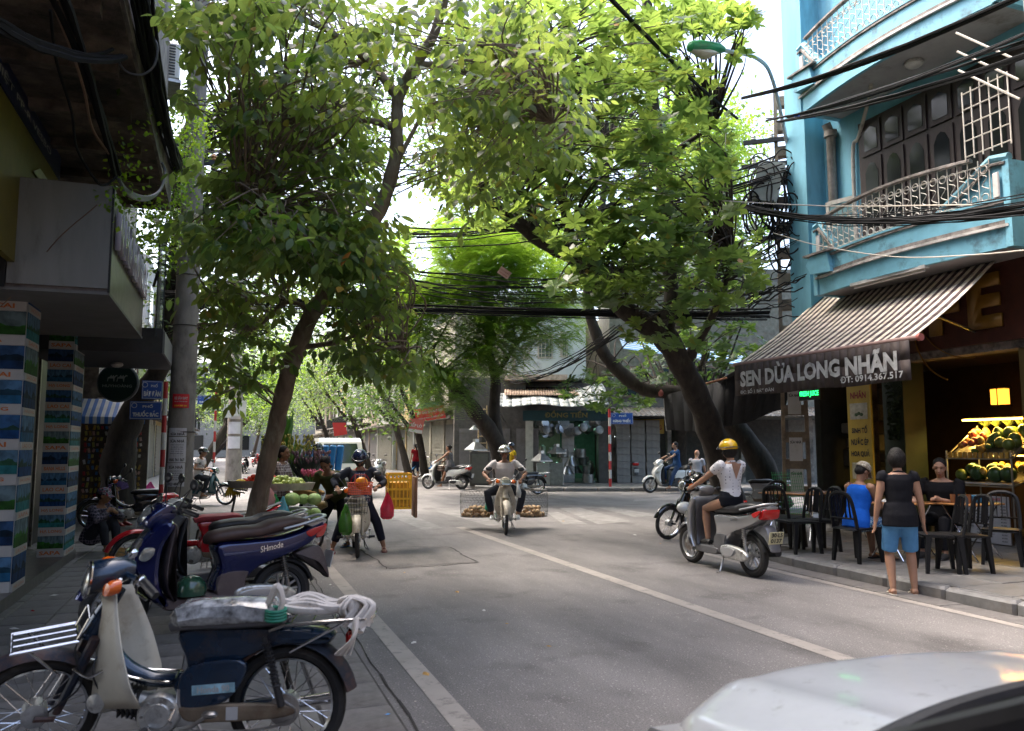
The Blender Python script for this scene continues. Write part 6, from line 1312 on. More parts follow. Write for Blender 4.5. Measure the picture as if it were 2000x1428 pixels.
def person(label, loc, rz, pelvis, chest_dir=(0, 0, 1), hands=None, feet=None, look=(1, 0, 0), H=1.6, elbow=((-.6, .5, -.6), (-.6, -.5, -.6)), knee=((1, .15, .3), (1, -.15, .3)),
           top=None, sleeve=.45, bottom=None, leg=1.0, skirt=False, hair='short', shoes=None, skin=None, vox=.011, fem=False, cap=None, group=None, grip=True, footdir=(1, 0, 0), wide=1.0, toplen=0.0, extra=None):
    """pelvis, hands, feet in the person's own frame: x forward, y left, z up"""
    skin = skin or m_skin; s = H / 1.65; t = thing('person', label, 'person', loc, rz, group)
    pv_ = V(pelvis); u = V(chest_dir).normalized(); side = V((0, 1, 0)); fw_ = side.cross(u).normalized()
    neck = pv_ + u * .50 * s; chest = pv_ + u * .33 * s; waist = pv_ + u * .15 * s; head = neck + (u * .5 + V((0, 0, .5)) + V(look) * .25).normalized() * .155 * s
    sw_ = (.165 if fem else .185) * s * wide; hw_ = .085 * s
    sh = [neck - u * .045 * s + side * (sw_ * k) for k in (1, -1)]; hip = [pv_ + side * hw_ * k - u * .02 for k in (1, -1)]
    el, ha = [], []
    for i in (0, 1):
        e, h = ik(sh[i], V(hands[i]), .28 * s, .25 * s, elbow[i]); el.append(e); ha.append(h)
    kn, an = [], []
    for i in (0, 1):
        k, a = ik(hip[i], V(feet[i]) + V((0, 0, .075)), .40 * s, .40 * s, knee[i]); kn.append(k); an.append(a)
    def torso(b, e=0.0, z0=-.10, z1=.52):
        f = (.92 if fem else 1) * wide; prof = [(-.10, .10, .08), (-.04, .155, .115), (.04, .16, .115), (.15, .128 if fem else .14, .095), (.27, .15, .11), (.36, .165, .118), (.43, .165, .10), (.475, .12, .075), (.51, .055, .055)]
        pr = [(z, a, c) for z, a, c in prof if z0 <= z <= z1]; b.tube([pv_ + u * z * s + fw_ * (.012 if .2 < z < .4 else 0) for z, a, c in pr], [a * s * f + e for z, a, c in pr], 20, side=side, ry=[c * s + e for z, a, c in pr])
        if fem:
            for k in (1, -1): b.ell(pv_ + u * .33 * s + fw_ * .09 * s + side * .07 * k * s, (.06 * s + e,) * 3, 10, 8)
    def arm(b, i, e=0.0, frac=2.0, puff=0):
        """frac 0..1 upper arm only, 1..2 down the forearm"""
        A, E_, W_ = sh[i], el[i], ha[i]; P_, R_ = [A + (neck - A) * .25], [.052 * s + e]
        P_.append(A); R_.append(.054 * s + e); f1 = min(frac, 1); P_.append(A.lerp(E_, f1 * .5)); R_.append(.046 * s + e + puff); P_.append(A.lerp(E_, f1)); R_.append((.037 + .006 * (1 - f1)) * s + e + puff)
        if frac > 1: f2 = frac - 1; P_.append(E_.lerp(W_, f2 * .35)); R_.append(.037 * s + e); P_.append(E_.lerp(W_, f2)); R_.append(.025 * s + e + (.01 if f2 < 1 else 0))
        b.tube(P_, R_, 12)
    def legs(b, i, e=0.0, frac=2.0, flare=0.0):
        A, K, N_ = hip[i], kn[i], an[i]; P_, R_ = [A + (pv_ - A) * .2 + u * .03], [.085 * s + e]; P_.append(A.lerp(K, .12)); R_.append(.088 * s + e); f1 = min(frac, 1)
        P_.append(A.lerp(K, .55 * f1)); R_.append(.07 * s + e + flare * .5); P_.append(A.lerp(K, f1)); R_.append((.052 + .02 * (1 - f1)) * s + e + flare)
        if frac > 1: f2 = frac - 1; P_.append(K.lerp(N_, .3 * f2)); R_.append(.055 * s + e + flare * .5); P_.append(K.lerp(N_, f2)); R_.append((.034 + .02 * (1 - f2)) * s + e + flare)
        b.tube(P_, R_, 14)
    lk = V(look).normalized(); lz = V((0, 0, 1)) - lk * lk.z; lz = lz.normalized() if lz.length > .1 else u; lf = (lk - lz * lk.dot(lz)).normalized(); lf = lk; lz = (lz - lf * lz.dot(lf)).normalized(); ls = lz.cross(lf)
    HR = Matrix((lf, ls, lz)).transposed(); hs = s * .98
    def hp(x, y, z): return head + (lf * x + ls * y + lz * z) * hs
    b = B(); torso(b)
    b.tube([neck - u * .05 * s, neck + u * .02, head - lz * .03 * s - lf * .01], [.06 * s, .049 * s, .05 * s], 14)
    b.ell(hp(-.008, 0, .03), (.094 * hs, .076 * hs, .092 * hs), 18, 14, HR); b.ell(hp(.022, 0, -.035), (.062 * hs, .058 * hs, .078 * hs), 16, 12, HR); b.ell(hp(.055, 0, -.085), (.026 * hs, .028 * hs, .022 * hs), 10, 8, HR)
    b.tube([hp(.08, 0, .02), hp(.098, 0, -.008), hp(.112, 0, -.027), hp(.09, 0, -.036)], [.010 * hs, .012 * hs, .016 * hs, .012 * hs], 8)
    for k in (1, -1):
        b.ell(hp(-.005, .078 * k, -.005), (.018 * hs, .009 * hs, .031 * hs), 8, 8, HR); b.ell(hp(.062, .034 * k, -.03), (.02 * hs, .022 * hs, .022 * hs), 8, 6, HR)
    b.ell(hp(.075, 0, .035), (.02 * hs, .055 * hs, .012 * hs), 10, 6, HR); b.ell(hp(.082, 0, -.058), (.014 * hs, .024 * hs, .012 * hs), 8, 6, HR)
    for i in (0, 1):
        arm(b, i); legs(b, i)
        d = (ha[i] - el[i]).normalized(); k = 1 if i == 0 else -1; sd_ = (V((0, 0, 1)) - d * d.z); sd_ = sd_.normalized() if sd_.length > .2 else V((1, 0, 0)); nn = d.cross(sd_).normalized()
        w0 = ha[i]; pm_ = w0 + d * .085 * s; b.tube([w0 - d * .015, w0 + d * .03 * s, pm_], [.026 * s, .036 * s, .04 * s], 10, side=sd_, ry=[.019 * s, .018 * s, .015 * s])
        curl = -nn * k if not grip else (-V((0, 0, 1)) + d * .2); curl = (curl - d * curl.dot(d)).normalized() if (curl - d * curl.dot(d)).length > .1 else nn
        spread = d.cross(curl).normalized()
        for q in range(4):
            o = (q - 1.5) * .019 * s; L_ = [.06, .072, .068, .052][q] * s; p0 = pm_ - d * .012 + (spread if grip else sd_) * o; c_ = .9 if grip else .3
            p1 = p0 + (d + curl * c_ * .3).normalized() * L_ * .45; p2 = p1 + (d * (1 - c_ * .7) + curl * c_).normalized() * L_ * .4; p3 = p2 + (d * (.5 - c_) + curl * c_).normalized() * L_ * .3
            b.tube([p0, p1, p2, p3], [.0105 * s, .0105 * s, .0095 * s, .008 * s], 7)
        ts = (spread if grip else sd_) * (-1 if grip else 1); p0 = w0 + d * .03 * s + ts * .025 * s; b.tube([p0, p0 + (d * .6 + ts * .7) * .04 * s, p0 + (d + ts * .7) * .055 * s + curl * .012], [.014 * s, .012 * s, .009 * s], 7)
        fd = V(footdir if not isinstance(footdir[0], (tuple, list)) else footdir[i]).normalized(); a_ = an[i]
        b.tube([a_ - fd * .045 * s - V((0, 0, .045)), a_ - V((0, 0, .03)), a_ + fd * .08 * s - V((0, 0, .045)), a_ + fd * .15 * s - V((0, 0, .057))], [.032 * s, .038 * s, .042 * s, .034 * s], 12, side=fd.cross(V((0, 0, 1))), ry=[.03 * s, .042 * s, .026 * s, .013 * s])
    body = remesh(b, 'body', skin, t, vox, 2)
    for k in (1, -1):
        B().ell(hp(.083, .03 * k, .012), (.008, .014, .0055), 8, 6, HR).make('eye', m_eye, body); B().tube([hp(.088, .016 * k, .034), hp(.086, .045 * k, .034)], .0035, 5).make('eyebrow', m_hair, body)
    B().ell(hp(.095, 0, -.058), (.006, .022, .006), 8, 6, HR).make('lips', m_lip, body)
    # clothes
    if top:
        b = B(); torso(b, .014, -.10 if toplen > -1 else .03, .48)
        if toplen > -1: b.tube([pv_ + u * (-.08 - toplen) * s, pv_ + u * .02 * s, pv_ + u * .15 * s], [.165 * s * wide + .026, .165 * s * wide + .026, .145 * s * wide + .014], 20, side=side, ry=[.145 * s, .145 * s, .115 * s])
        if sleeve > 0:
            for i in (0, 1): arm(b, i, .013, sleeve, .008)
        o = remesh(b, 'shirt' if sleeve < 1.2 else 'jacket', top, t, vox * 1.15, 3)
        if sleeve > 0: B().torus(neck - u * .012, (u + fw_ * .4), .062 * s, .01, 18, 6).make('collar', top, o)
    if bottom:
        b = B(); b.tube([pv_ + u * .12 * s, pv_ + u * .04, pv_ - u * .06, pv_ - u * .12], [.15 * s * wide, .172 * s * wide, .165 * s * wide, .1 * s], 20, side=side, ry=[.11 * s, .13 * s, .12 * s, .08 * s])
        if skirt:
            mid = (kn[0] + kn[1]) / 2; b.tube([pv_, pv_.lerp(mid, .5), pv_.lerp(mid, leg)], [.17 * s, .17 * s, .165 * s], 20, side=side, ry=[.12 * s, .105 * s, .095 * s])
        else:
            for i in (0, 1): legs(b, i, .012, leg, .018 if leg < 1.1 else .008)
        remesh(b, 'skirt' if skirt else ('shorts' if leg < 1.2 else 'trousers'), bottom, t, vox * 1.15, 3)
    # hair
    if hair:
        b = B(); b.ell(hp(-.022, 0, .045), (.095 * hs, .085 * hs, .093 * hs), 20, 14, HR)
        if hair == 'short': b.ell(hp(-.045, 0, -.005), (.06 * hs, .078 * hs, .07 * hs), 14, 10, HR)
        if hair in ('bun', 'pony', 'bob'): b.ell(hp(-.05, 0, -.01), (.065 * hs, .084 * hs, .085 * hs), 14, 10, HR)
        if hair == 'bun': b.ell(hp(-.11, 0, .0 if cap else .03), (.045, .045, .045), 12, 10, HR)
        if hair == 'pony': b.tube([hp(-.10, 0, .03), hp(-.15, 0, -.03), hp(-.14, 0, -.16), hp(-.12, 0, -.25)], [.02, .033, .03, .01], 10)
        if hair == 'bob': b.ell(hp(-.03, 0, .0), (.10 * hs, .105 * hs, .12 * hs), 16, 12, HR)
        hb_ = remesh(b, 'hair', m_hair, t, .009, 1)
    if shoes:
        for i in (0, 1):
            fd = V(footdir if not isinstance(footdir[0], (tuple, list)) else footdir[i]).normalized(); a_ = an[i]; sd2 = fd.cross(V((0, 0, 1)))
            kind, m = shoes
            so = B().tube([a_ - fd * .07 * s - V((0, 0, .068)), a_ - fd * .03 - V((0, 0, .07)), a_ + fd * .09 * s - V((0, 0, .07)), a_ + fd * .165 * s - V((0, 0, .068)), a_ + fd * .18 * s - V((0, 0, .066))], [.02, .036, .046, .04, .015], 14, side=sd2, ry=[.01, .014, .014, .012, .008]).make('shoe_sole' if kind == 'shoe' else 'sandal', m, t)
            if kind == 'sandal': B().tube(spline([a_ + fd * .06 * s + sd2 * .043 - V((0, 0, .06)), a_ + fd * .09 * s - V((0, 0, .015)), a_ + fd * .06 * s - sd2 * .043 - V((0, 0, .06))], 4), .022, 8, side=fd, ry=.006).make('strap', m, so)
            else: B().tube([a_ - fd * .055 * s - V((0, 0, .045)), a_ - V((0, 0, .03)), a_ + fd * .08 * s - V((0, 0, .042)), a_ + fd * .16 * s - V((0, 0, .055))], [.036, .044, .048, .036], 12, side=sd2, ry=[.036, .048, .032, .016]).make('upper', m, so)
    if cap:
        kind, m = cap[0], cap[1]
        if kind == 'helmet':
            hr_ = .128 * hs; rs_ = []
            prof = [(0.0, 1.0), (.3, .954), (.6, .8), (.85, .53), (.97, .24), (1.0, 0), (.99, -.2), (.96, -.36)]
            b = B(); b.rings([[hp(-.008 + (.14 * r_ if math.cos(a) > 0 else .132 * r_) * math.cos(a), .118 * r_ * math.sin(a), .045 + .115 * z + (.035 * max(0, math.cos(a)) if z < 0 else 0)) for a in [j * math.tau / 24 for j in range(24)]] for r_, z in [(max(r_, .01), z) for r_, z in prof]], cap=False)
            sh_ = solid(b.make('helmet', m, t), .012, 1)
            vz = B(); vz.v = []; rows = []
            vz.rings([[hp(.0 + (.15 + .03 * q) * math.cos(a), (.124) * math.sin(a), .055 - .03 * q) for a in [R(-70 + j * 10) for j in range(15)]] for q in (0, 1)], cap=False)
            vz.f = [f for f in vz.f if not (14 in (f[0] % 15, f[1] % 15) and 0 in (f[0] % 15, f[1] % 15))]
            solid(vz.make('visor', cap[2] if len(cap) > 2 else m, sh_), .005)
            B().tube(spline([hp(.0, .105, -.01), hp(.03, .075, -.07), hp(.035, 0, -.108), hp(.03, -.075, -.07), hp(.0, -.105, -.01)], 4), .006, 5).make('chin_strap', black, sh_)
            B().torus(hp(-.008, 0, .03), lz, .128, .006, 28, 5).make('rim_band', black, sh_)
        elif kind == 'cap':
            b = B(); b.rings([[hp(-.012 + .106 * r_ * math.cos(a), .094 * r_ * math.sin(a), .05 + .092 * z) for a in [j * math.tau / 20 for j in range(20)]] for r_, z in ((.01, 1), (.4, .93), (.75, .7), (.95, .35), (1, 0), (1, -.2))], cap=False)
            cp_ = solid(b.make('cap', m, t), .006, 1)
            sheet(lambda a, c: hp(.07 + .10 * a * (1 - .5 * (2 * c - 1) ** 2), .08 * (2 * c - 1) * (1 - .25 * a), .05 - .03 * a - .02 * (2 * c - 1) ** 2), 5, 10).make('brim', m, cp_)
    t['_head'] = list(head); return t, dict(head=head, hp=hp, HR=HR, sh=sh, el=el, ha=ha, kn=kn, an=an, neck=neck, u=u, fw=fw_, pv=pv_)
def dots(name, base, dot, sc_=60, thr=.28, alt=None):
    m = mat(name, base, .8, var=0); N, L, bs = tree_of(m); tc = N.new('ShaderNodeTexCoord'); v = N.new('ShaderNodeTexVoronoi'); v.inputs['Scale'].default_value = sc_; v.inputs['Randomness'].default_value = .15
    L.new(tc.outputs['Object'], v.inputs[0]); lt_ = mathn(N, L, 'LESS_THAN', v.outputs['Distance'], thr)
    mx = N.new('ShaderNodeMix'); mx.data_type = 'RGBA'; mx.inputs[6].default_value = (*base, 1); mx.inputs[7].default_value = (*dot, 1); L.new(lt_, mx.inputs[0]); L.new(mx.outputs[2], bs.inputs['Base Color']); return m
def plaid(name, a, c, freq=30):
    m = mat(name, a, .85, var=0); N, L, bs = tree_of(m); tc = N.new('ShaderNodeTexCoord'); sp = N.new('ShaderNodeSeparateXYZ'); L.new(tc.outputs['Object'], sp.inputs[0])
    fs_ = [mathn(N, L, 'GREATER_THAN', mathn(N, L, 'FRACT', mathn(N, L, 'MULTIPLY', sp.outputs[k], freq)), .72) for k in (0, 1, 2)]
    s_ = mathn(N, L, 'MULTIPLY', mathn(N, L, 'ADD', mathn(N, L, 'MAXIMUM', fs_[0], fs_[1]), fs_[2]), .5)
    mx = N.new('ShaderNodeMix'); mx.data_type = 'RGBA'; mx.inputs[6].default_value = (*a, 1); mx.inputs[7].default_value = (*c, 1); L.new(s_, mx.inputs[0]); L.new(mx.outputs[2], bs.inputs['Base Color']); return m
def blotch(name, cols_, sc_=18):
    m = mat(name, cols_[0], .8, var=0); N, L, bs = tree_of(m); tc = N.new('ShaderNodeTexCoord'); n = N.new('ShaderNodeTexNoise'); n.inputs['Scale'].default_value = sc_; n.inputs['Detail'].default_value = 3; L.new(tc.outputs['Object'], n.inputs[0])
    k = len(cols_); r = ramp(N, [(.36 + .28 * i / k, c) for i, c in enumerate(cols_)], 'CONSTANT'); L.new(n.outputs[0], r.inputs[0]); L.new(r.outputs[0], bs.inputs['Base Color']); return m
cloth = lambda n, c, **k: mat(n, c, .9, spec=.12, var=.15, scale=7, bump=.9, bscale=11, **k)
def worldat(g, ang): return (g.x, g.y, g.z), ang
# man riding with the wire baskets: bike first
gm = G(988, 1045); dirm = V((-.30, -.95, 0)).normalized(); am = math.atan2(dirm.y, dirm.x); locm = V((gm.x, gm.y, 0)) - dirm * .59
mcub = cub('basket_motorbike', 'dirty beige motorbike ridden towards the camera with two wire baskets', locm, am, m_beige, m_beige, None, R(2), det=1, mirrors=True, square=True)
mm_, pj = person('man in white shirt and silver helmet riding the motorbike with baskets', locm, am, (-.22, 0, .80), (.12, 0, 1), [(.12, .31, .97), (.12, -.31, .97)], [(.06, .24, .24), (.06, -.24, .24)], (1, -.1, -.12), 1.68,
    knee=((1, .9, .6), (1, -.9, .6)), elbow=((-.3, 1, -.5), (-.3, -1, -.5)), top=cloth('white_shirt', (.62, .58, .57)), sleeve=.85, bottom=cloth('dark_trousers', (.03, .032, .04)), leg=1.85, hair='short', skin=m_skin2, cap=('helmet', mat('silver_helmet', (.5, .48, .42), .2, .7, var=.05, coat=.6), mat('grey_trim', (.2, .2, .2), .4)), shoes=('shoe', m_whitep), vox=.010, wide=1.08)
m_wire2 = mat('wire_mesh', (.09, .085, .08), .5, .6, var=.2)
m_duck = mat('brown_ball', (.42, .28, .15), .7, var=.35, scale=14, bump=.3, dirt=.2)
for s, nm_ in ((1, 'right'), (-1, 'left')):
    wb = thing('wire_basket', 'wide wire basket of brown fruit on the %s side of the man in white' % nm_, 'basket', locm, am)
    b = B(); c0 = V((-.48, s * .52, 0))
    def ringp(z, k, n=18): return [c0 + V((.34 * k * math.cos(j * math.tau / n), .33 * k * math.sin(j * math.tau / n), z)) for j in range(n)]
    for z, k in ((.24, .95), (.32, .99), (.42, 1.0), (.52, 1.0), (.62, .98), (.74, .95)): b.tube(ringp(z, k), .0025 if z < .7 else .009, 4, closed=True)
    for j in range(30):
        a = j * math.tau / 30; ps_ = []
        for q in range(9): z = .24 + q * .0625; k = .95 + .05 * math.sin(min(1, q / 5) * math.pi / 2) - (.05 * (q - 5) / 4 if q > 5 else 0); aa = a + (.1 if q % 2 else -.1); ps_.append(c0 + V((.34 * k * math.cos(aa), .33 * k * math.sin(aa), z)))
        b.tube(ps_, .003, 3)
    for q in range(9): o_ = -.3 + q * .075; w_ = math.sqrt(max(0, .32 ** 2 - o_ ** 2)); b.tube([c0 + V((o_, -w_, .24)), c0 + V((o_, w_, .24))], .004, 4)
    b.tube([(-.42, s * .12, .74), c0 + V((0, -.3 * s, .74))], .01, 5); b.make('wire_frame', m_wire2, wb)
    bme = MESHC.get('ball') or B().ell((0, 0, 0), (.043, .043, .038), 10, 8).mesh('brown_fruit', m_duck); MESHC['ball'] = bme
    W = wb.matrix_basis.copy(); placed = []
    for lay in range(3):
        for q in range(60):
            a, r_ = rnd.uniform(0, math.tau), math.sqrt(rnd.random()) * (.29 - .05 * lay); p = c0 + V((r_ * math.cos(a), r_ * math.sin(a), .285 + lay * .06))
            if any((p - o_).length < .073 for o_ in placed): continue
            placed.append(p); o = link('brown_fruit', bme); o.location = W @ p; o.rotation_euler = (rnd.uniform(0, 6),) * 3; o.scale = (rnd.uniform(.85, 1.15),) * 3
            tag(o, 'round brown fruit in the wire basket on the %s side of the man in white' % nm_, 'fruit', 'brown fruit in the %s wire basket' % nm_)
bg = thing('plastic_bag', 'thin white plastic bag hanging from the handlebar of the man in white', 'plastic bag', locm, am)
m_bagw = mat('thin_white_plastic', (.6, .6, .6), .3, var=.2, scale=8, bump=.6, bscale=15, alpha=.82)
B().tube([(.17, .23, .95), (.2, .24, .84), (.21, .25, .72), (.21, .25, .64)], [.015, .04, .075, .05], 12, ry=[.015, .03, .05, .035]).make('bag', m_bagw, bg)
gb2 = thing('green_bag', 'dark green bag hanging at the knee of the man in white', 'bag', locm, am); B().tube([(-.2, -.28, .62), (-.2, -.30, .52), (-.2, -.30, .4), (-.2, -.29, .36)], [.02, .09, .11, .05], 12, ry=[.02, .06, .08, .04]).make('bag', mat('green_plastic', (.01, .2, .12), .4, bump=.5, bscale=12), gb2)
# yellow helmet woman on the silver scooter
gr_, gf_ = V((6.14, 8.27, 0)), V((6.02, 9.55, 0)); dy = (gf_ - gr_).normalized()
dy = V((-.02, 1, 0)).normalized(); ay = math.atan2(dy.y, dy.x)
locy = V((6.12, 8.30, 0)) + dy * .66
ssc = scooter('silver_scooter', 'silver scooter with a cream number plate ridden away along the kerb', locy, ay, m_silver, mat('inner_grey', (.10, .10, .105), .4), black, R(3), accent=mat('silver_dark', (.2, .2, .21), .3, .4), plate=('30-L5', '0137'), lean=0)
ssc.scale = (1.04,) * 3
text('LEAD', (-.48, .152, .66), (-1, 0, .1), (0, 0, 1), .14, .03, chrome, ssc, bold=.02)
yy_, jy = person('woman with a bright yellow helmet and white polka dot blouse riding the silver scooter', locy, ay, (-.24, 0, .90), (-.03, 0, 1), [(.24, .33, 1.0), (.24, -.33, 1.0)], [(.12, .11, .31), (.12, -.11, .31)], (1, .15, -.12), 1.60,
    top=dots('polka_blouse', (.66, .63, .62), (.02, .02, .03), 26, .2), sleeve=.5, bottom=cloth('black_skirt', (.013, .014, .018)), leg=.82, skirt=True, hair='bob', toplen=-2, skin=m_skin, fem=True, cap=('helmet', mat('yellow_helmet', (.72, .42, .01), .2, var=.03, coat=.7), glass_dark), shoes=('shoe', m_blk), vox=.0095)
B().prism([(-.07, 0), (.07, 0), (0, -.2)], jy['neck'] - jy['fw'] * .118 + jy['u'] * -.015, (0, 1, 0), (-.12, 0, 1), (-.012, 0, 0)).make('back_neckline', m_skin, yy_, True, fix=True)
# woman standing with her back to us in blue shorts
ps0 = G(1765, 1163)
sw2, js = person('standing woman seen from behind in black blouse and light blue shorts', (ps0.x, ps0.y, 0), R(58), (0, 0, .83), (.02, 0, 1), [(.04, .25, .70), (.04, -.25, .70)], [(0, .10, 0), (.03, -.12, 0)], (1, 0, -.05), 1.56, elbow=((-1, .4, 0), (-1, -.4, 0)),
    top=cloth('black_blouse', (.012, .012, .015)), sleeve=.22, bottom=cloth('light_blue_shorts', (.09, .24, .45)), leg=.95, hair='bob', fem=True, shoes=('sandal', mat('cream_sole', (.4, .36, .3), .6)), vox=.0095, grip=False, wide=1.0, toplen=.03)
for k in (1, -1): B().ell(js['an'][0 if k > 0 else 1] + V((.07, 0, -.03)), (.04, .045, .02), 10, 6).make('sandal_strap', m_blk, sw2)
# seated man in blue tank top and cap
pt2 = P(1672, 1000, 10.2); pt2.z = .128
tk, jt = person('man in blue sleeveless shirt and camouflage cap reading at the table', pt2, R(5), (0, 0, .49), (.18, 0, 1), [(.42, .12, .70), (.42, -.10, .70)], [(.42, .14, 0), (.40, -.12, 0)], (.8, -.1, -.6), 1.64,
    top=cloth('blue_tank', (.012, .10, .48)), sleeve=0, bottom=blotch('patterned_shorts', [(.02, .08, .2), (.35, .45, .5), (.02, .04, .1), (.1, .3, .45)], 22), leg=.95, hair='short', skin=m_skin2, cap=('cap', blotch('camo_cap', [(.35, .3, .22), (.12, .09, .06), (.5, .46, .38), (.2, .16, .1)], 40)), shoes=('sandal', m_blk), vox=.0105)
# seated man in black
pb2 = P(1845, 1000, 10.7); pb2.z = .128
bm_, jb = person('man in a black shirt sitting at the cafe table facing the street', pb2, R(200), (0, 0, .50), (.12, 0, 1), [(.36, .10, .76), (.40, -.22, .74)], [(.40, .14, 0), (.40, -.14, 0)], (.9, .25, -.18), 1.70,
    top=cloth('black_shirt', (.010, .010, .012)), sleeve=.8, bottom=cloth('black_trousers', (.012, .012, .014)), leg=1.9, hair='short', skin=m_skin, shoes=('shoe', m_blk), vox=.0105, wide=1.22)
# woman on the market motorbike with polka dot apron
gw = G(697, 1090); dw = V((-.12, -.99, 0)).normalized(); aw_ = math.atan2(dw.y, dw.x); locw = V((gw.x, gw.y, 0)) - dw * .59
wcub = cub('market_motorbike', 'cream motorbike with a loaded wire front basket stopped by the flower seller', locw, aw_, m_beige, m_shield, None, R(-4), det=1, basket=True, mirrors=True, square=False)
wm, jw = person('woman in navy helmet and polka dot apron astride the cream motorbike', locw, aw_, (-.20, .05, .77), (.15, .0, 1), [(.12, .31, .98), (.08, -.28, .96)], [(-.05, .42, 0), (-.05, -.34, 0)], (.85, -.15, -.5), 1.60, knee=((1, .4, .2), (1, -.4, .2)), elbow=((-.5, 1, -.4), (-.5, -1, -.4)),
    top=cloth('dark_cardigan', (.035, .04, .055)), sleeve=1.8, bottom=cloth('dark_leggings', (.02, .022, .035)), leg=1.75, hair='pony', fem=True, cap=('helmet', mat('navy_helmet', (.01, .015, .05), .12, var=.05, coat=.9), glass_dark), shoes=('sandal', mat('maroon_sandal', (.16, .015, .02), .5)), vox=.0105, wide=1.12)
ap = sheet(lambda a, c: jw['pv'] + V((.0, 0, 0)) + jw['u'] * (.44 - .62 * a) + jw['fw'] * (.145 + .05 * a - .10 * (2 * c - 1) ** 2) + V((0, 1, 0)) * (.10 + .07 * min(1, a * 2.2)) * (2 * c - 1), 12, 10).make('apron', dots('polka_apron', (.03, .05, .14), (.5, .52, .55), 30, .3), wm); solid(ap, .004)
for k in (1, -1): B().tube(spline([jw['neck'] + jw['fw'] * .02 + V((0, .05 * k, .02)), jw['neck'] + jw['fw'] * .09 + V((0, .08 * k, -.08)), jw['pv'] + jw['u'] * .33 + jw['fw'] * .12 + V((0, .13 * k, 0)), jw['pv'] + jw['u'] * .1 + jw['fw'] * .13 + V((0, .17 * k, 0))], 4), .007, 6).make('apron_edge', m_redp, wm)
B().tube([jw['hp'](.02, 0, -.05), jw['hp'](.03, 0, -.10)], [.07, .06], 12).make('dark_mask', m_dk, wm)
# bending man in olive jacket
gg = G(655, 1068)
ol, jo = person('man in olive jacket bending over with a paper bundle beside the fruit seller', (gg.x, gg.y, 0), R(232), (-.02, 0, .80), (.62, .0, .78), [(.38, .12, .82), (.38, -.10, .80)], [(-.10, .16, 0), (.20, -.12, 0)], (.75, .1, -.65), 1.60, elbow=((-.4, .6, -1), (-.4, -.6, -1)),
    top=cloth('olive_jacket', (.06, .07, .03)), sleeve=1.85, bottom=cloth('black_slacks', (.012, .013, .017)), leg=1.85, hair='short', skin=m_skin2, shoes=('sandal', mat('blue_slipper', (.05, .13, .3), .6)), vox=.0105, toplen=.12)
B().tube([(.42, .08, .70), (.44, 0, .68), (.44, -.08, .70)], [.05, .075, .05], 10).make('paper_bundle', mat('brown_paper', (.25, .18, .06), .4, var=.5, scale=20, bump=.5), None)
o_ = bpy.data.objects['paper_bundle']; o_.matrix_world = ol.matrix_basis; tag(o_, 'shiny brown paper bundle held by the bending man', 'bundle')
# fruit seller in checked shirt
gs = G(545, 1010); gs = P(545, 960, 12.6); gs.z = 0
sl_, jsl = person('fruit seller woman in checked shirt standing behind the fruit trays', (gs.x, gs.y, 0), R(-25), (0, 0, .84), (.05, 0, 1), [(.25, .18, .80), (.25, -.18, .82)], [(0, .1, 0), (.05, -.1, 0)], (1, -.1, -.05), 1.60, top=plaid('checked_shirt', (.10, .06, .06), (.48, .44, .42), 26), sleeve=1.3, bottom=cloth('black_slacks', (.012, .013, .017)), leg=1.9, hair='bun', fem=True, skin=m_skin2, vox=.011, wide=1.12)
# rider in patterned top with blue foam boxes behind
gp2 = P(615, 1000, 16.3); gp2.z = 0; dp = V((-.15, -.98, 0)).normalized(); ap_ = math.atan2(dp.y, dp.x)
fsc = scooter('flower_scooter', 'white scooter carrying flowers and a stack of blue foam boxes', gp2, ap_, m_whitep, black, black, R(5), det=0)
pr2, _ = person('rider in black helmet and patterned shirt carrying blue foam boxes', gp2, ap_, (-.25, 0, .88), (.1, 0, 1), [(.3, .32, 1.0), (.3, -.32, 1.0)], [(.1, .2, .3), (-.1, -.35, .0)], (1, .3, -.15), 1.62, top=blotch('patterned_top', [(.02, .018, .02), (.2, .12, .1), (.03, .03, .04), (.3, .2, .18)], 40), sleeve=1.8, bottom=cloth('black_slacks', (.012, .013, .017)), leg=1.9, cap=('helmet', m_blackp, glass_dark), vox=.013)
m_foam = mat('blue_foam', (.03, .24, .55), .5, var=.15, bump=.2); m_foams = mat('white_star', (.55, .6, .6), .6, var=0)
for k in range(5):
    c = gp2 - dp * .95 + V((-.2 + .17 * k, .05 * k, 1.33)); o = thing('foam_box', 'tall blue foam box on the scooter, %s of five' % ['leftmost', 'second from left', 'middle', 'fourth', 'rightmost'][k], 'foam box', c, ap_ + R(90), 'blue foam boxes on the scooter'); o.rotation_euler.y = R(6)
    B().cbox((0, 0, 0), (.145, .3, .56), .03).make('box', m_foam, o)
    for q in range(4): B().lathe([(.035, 0), (.012, .003)], (0, .151, -.2 + q * .13), (0, 1, 0), 8).make('star', m_foams, o)
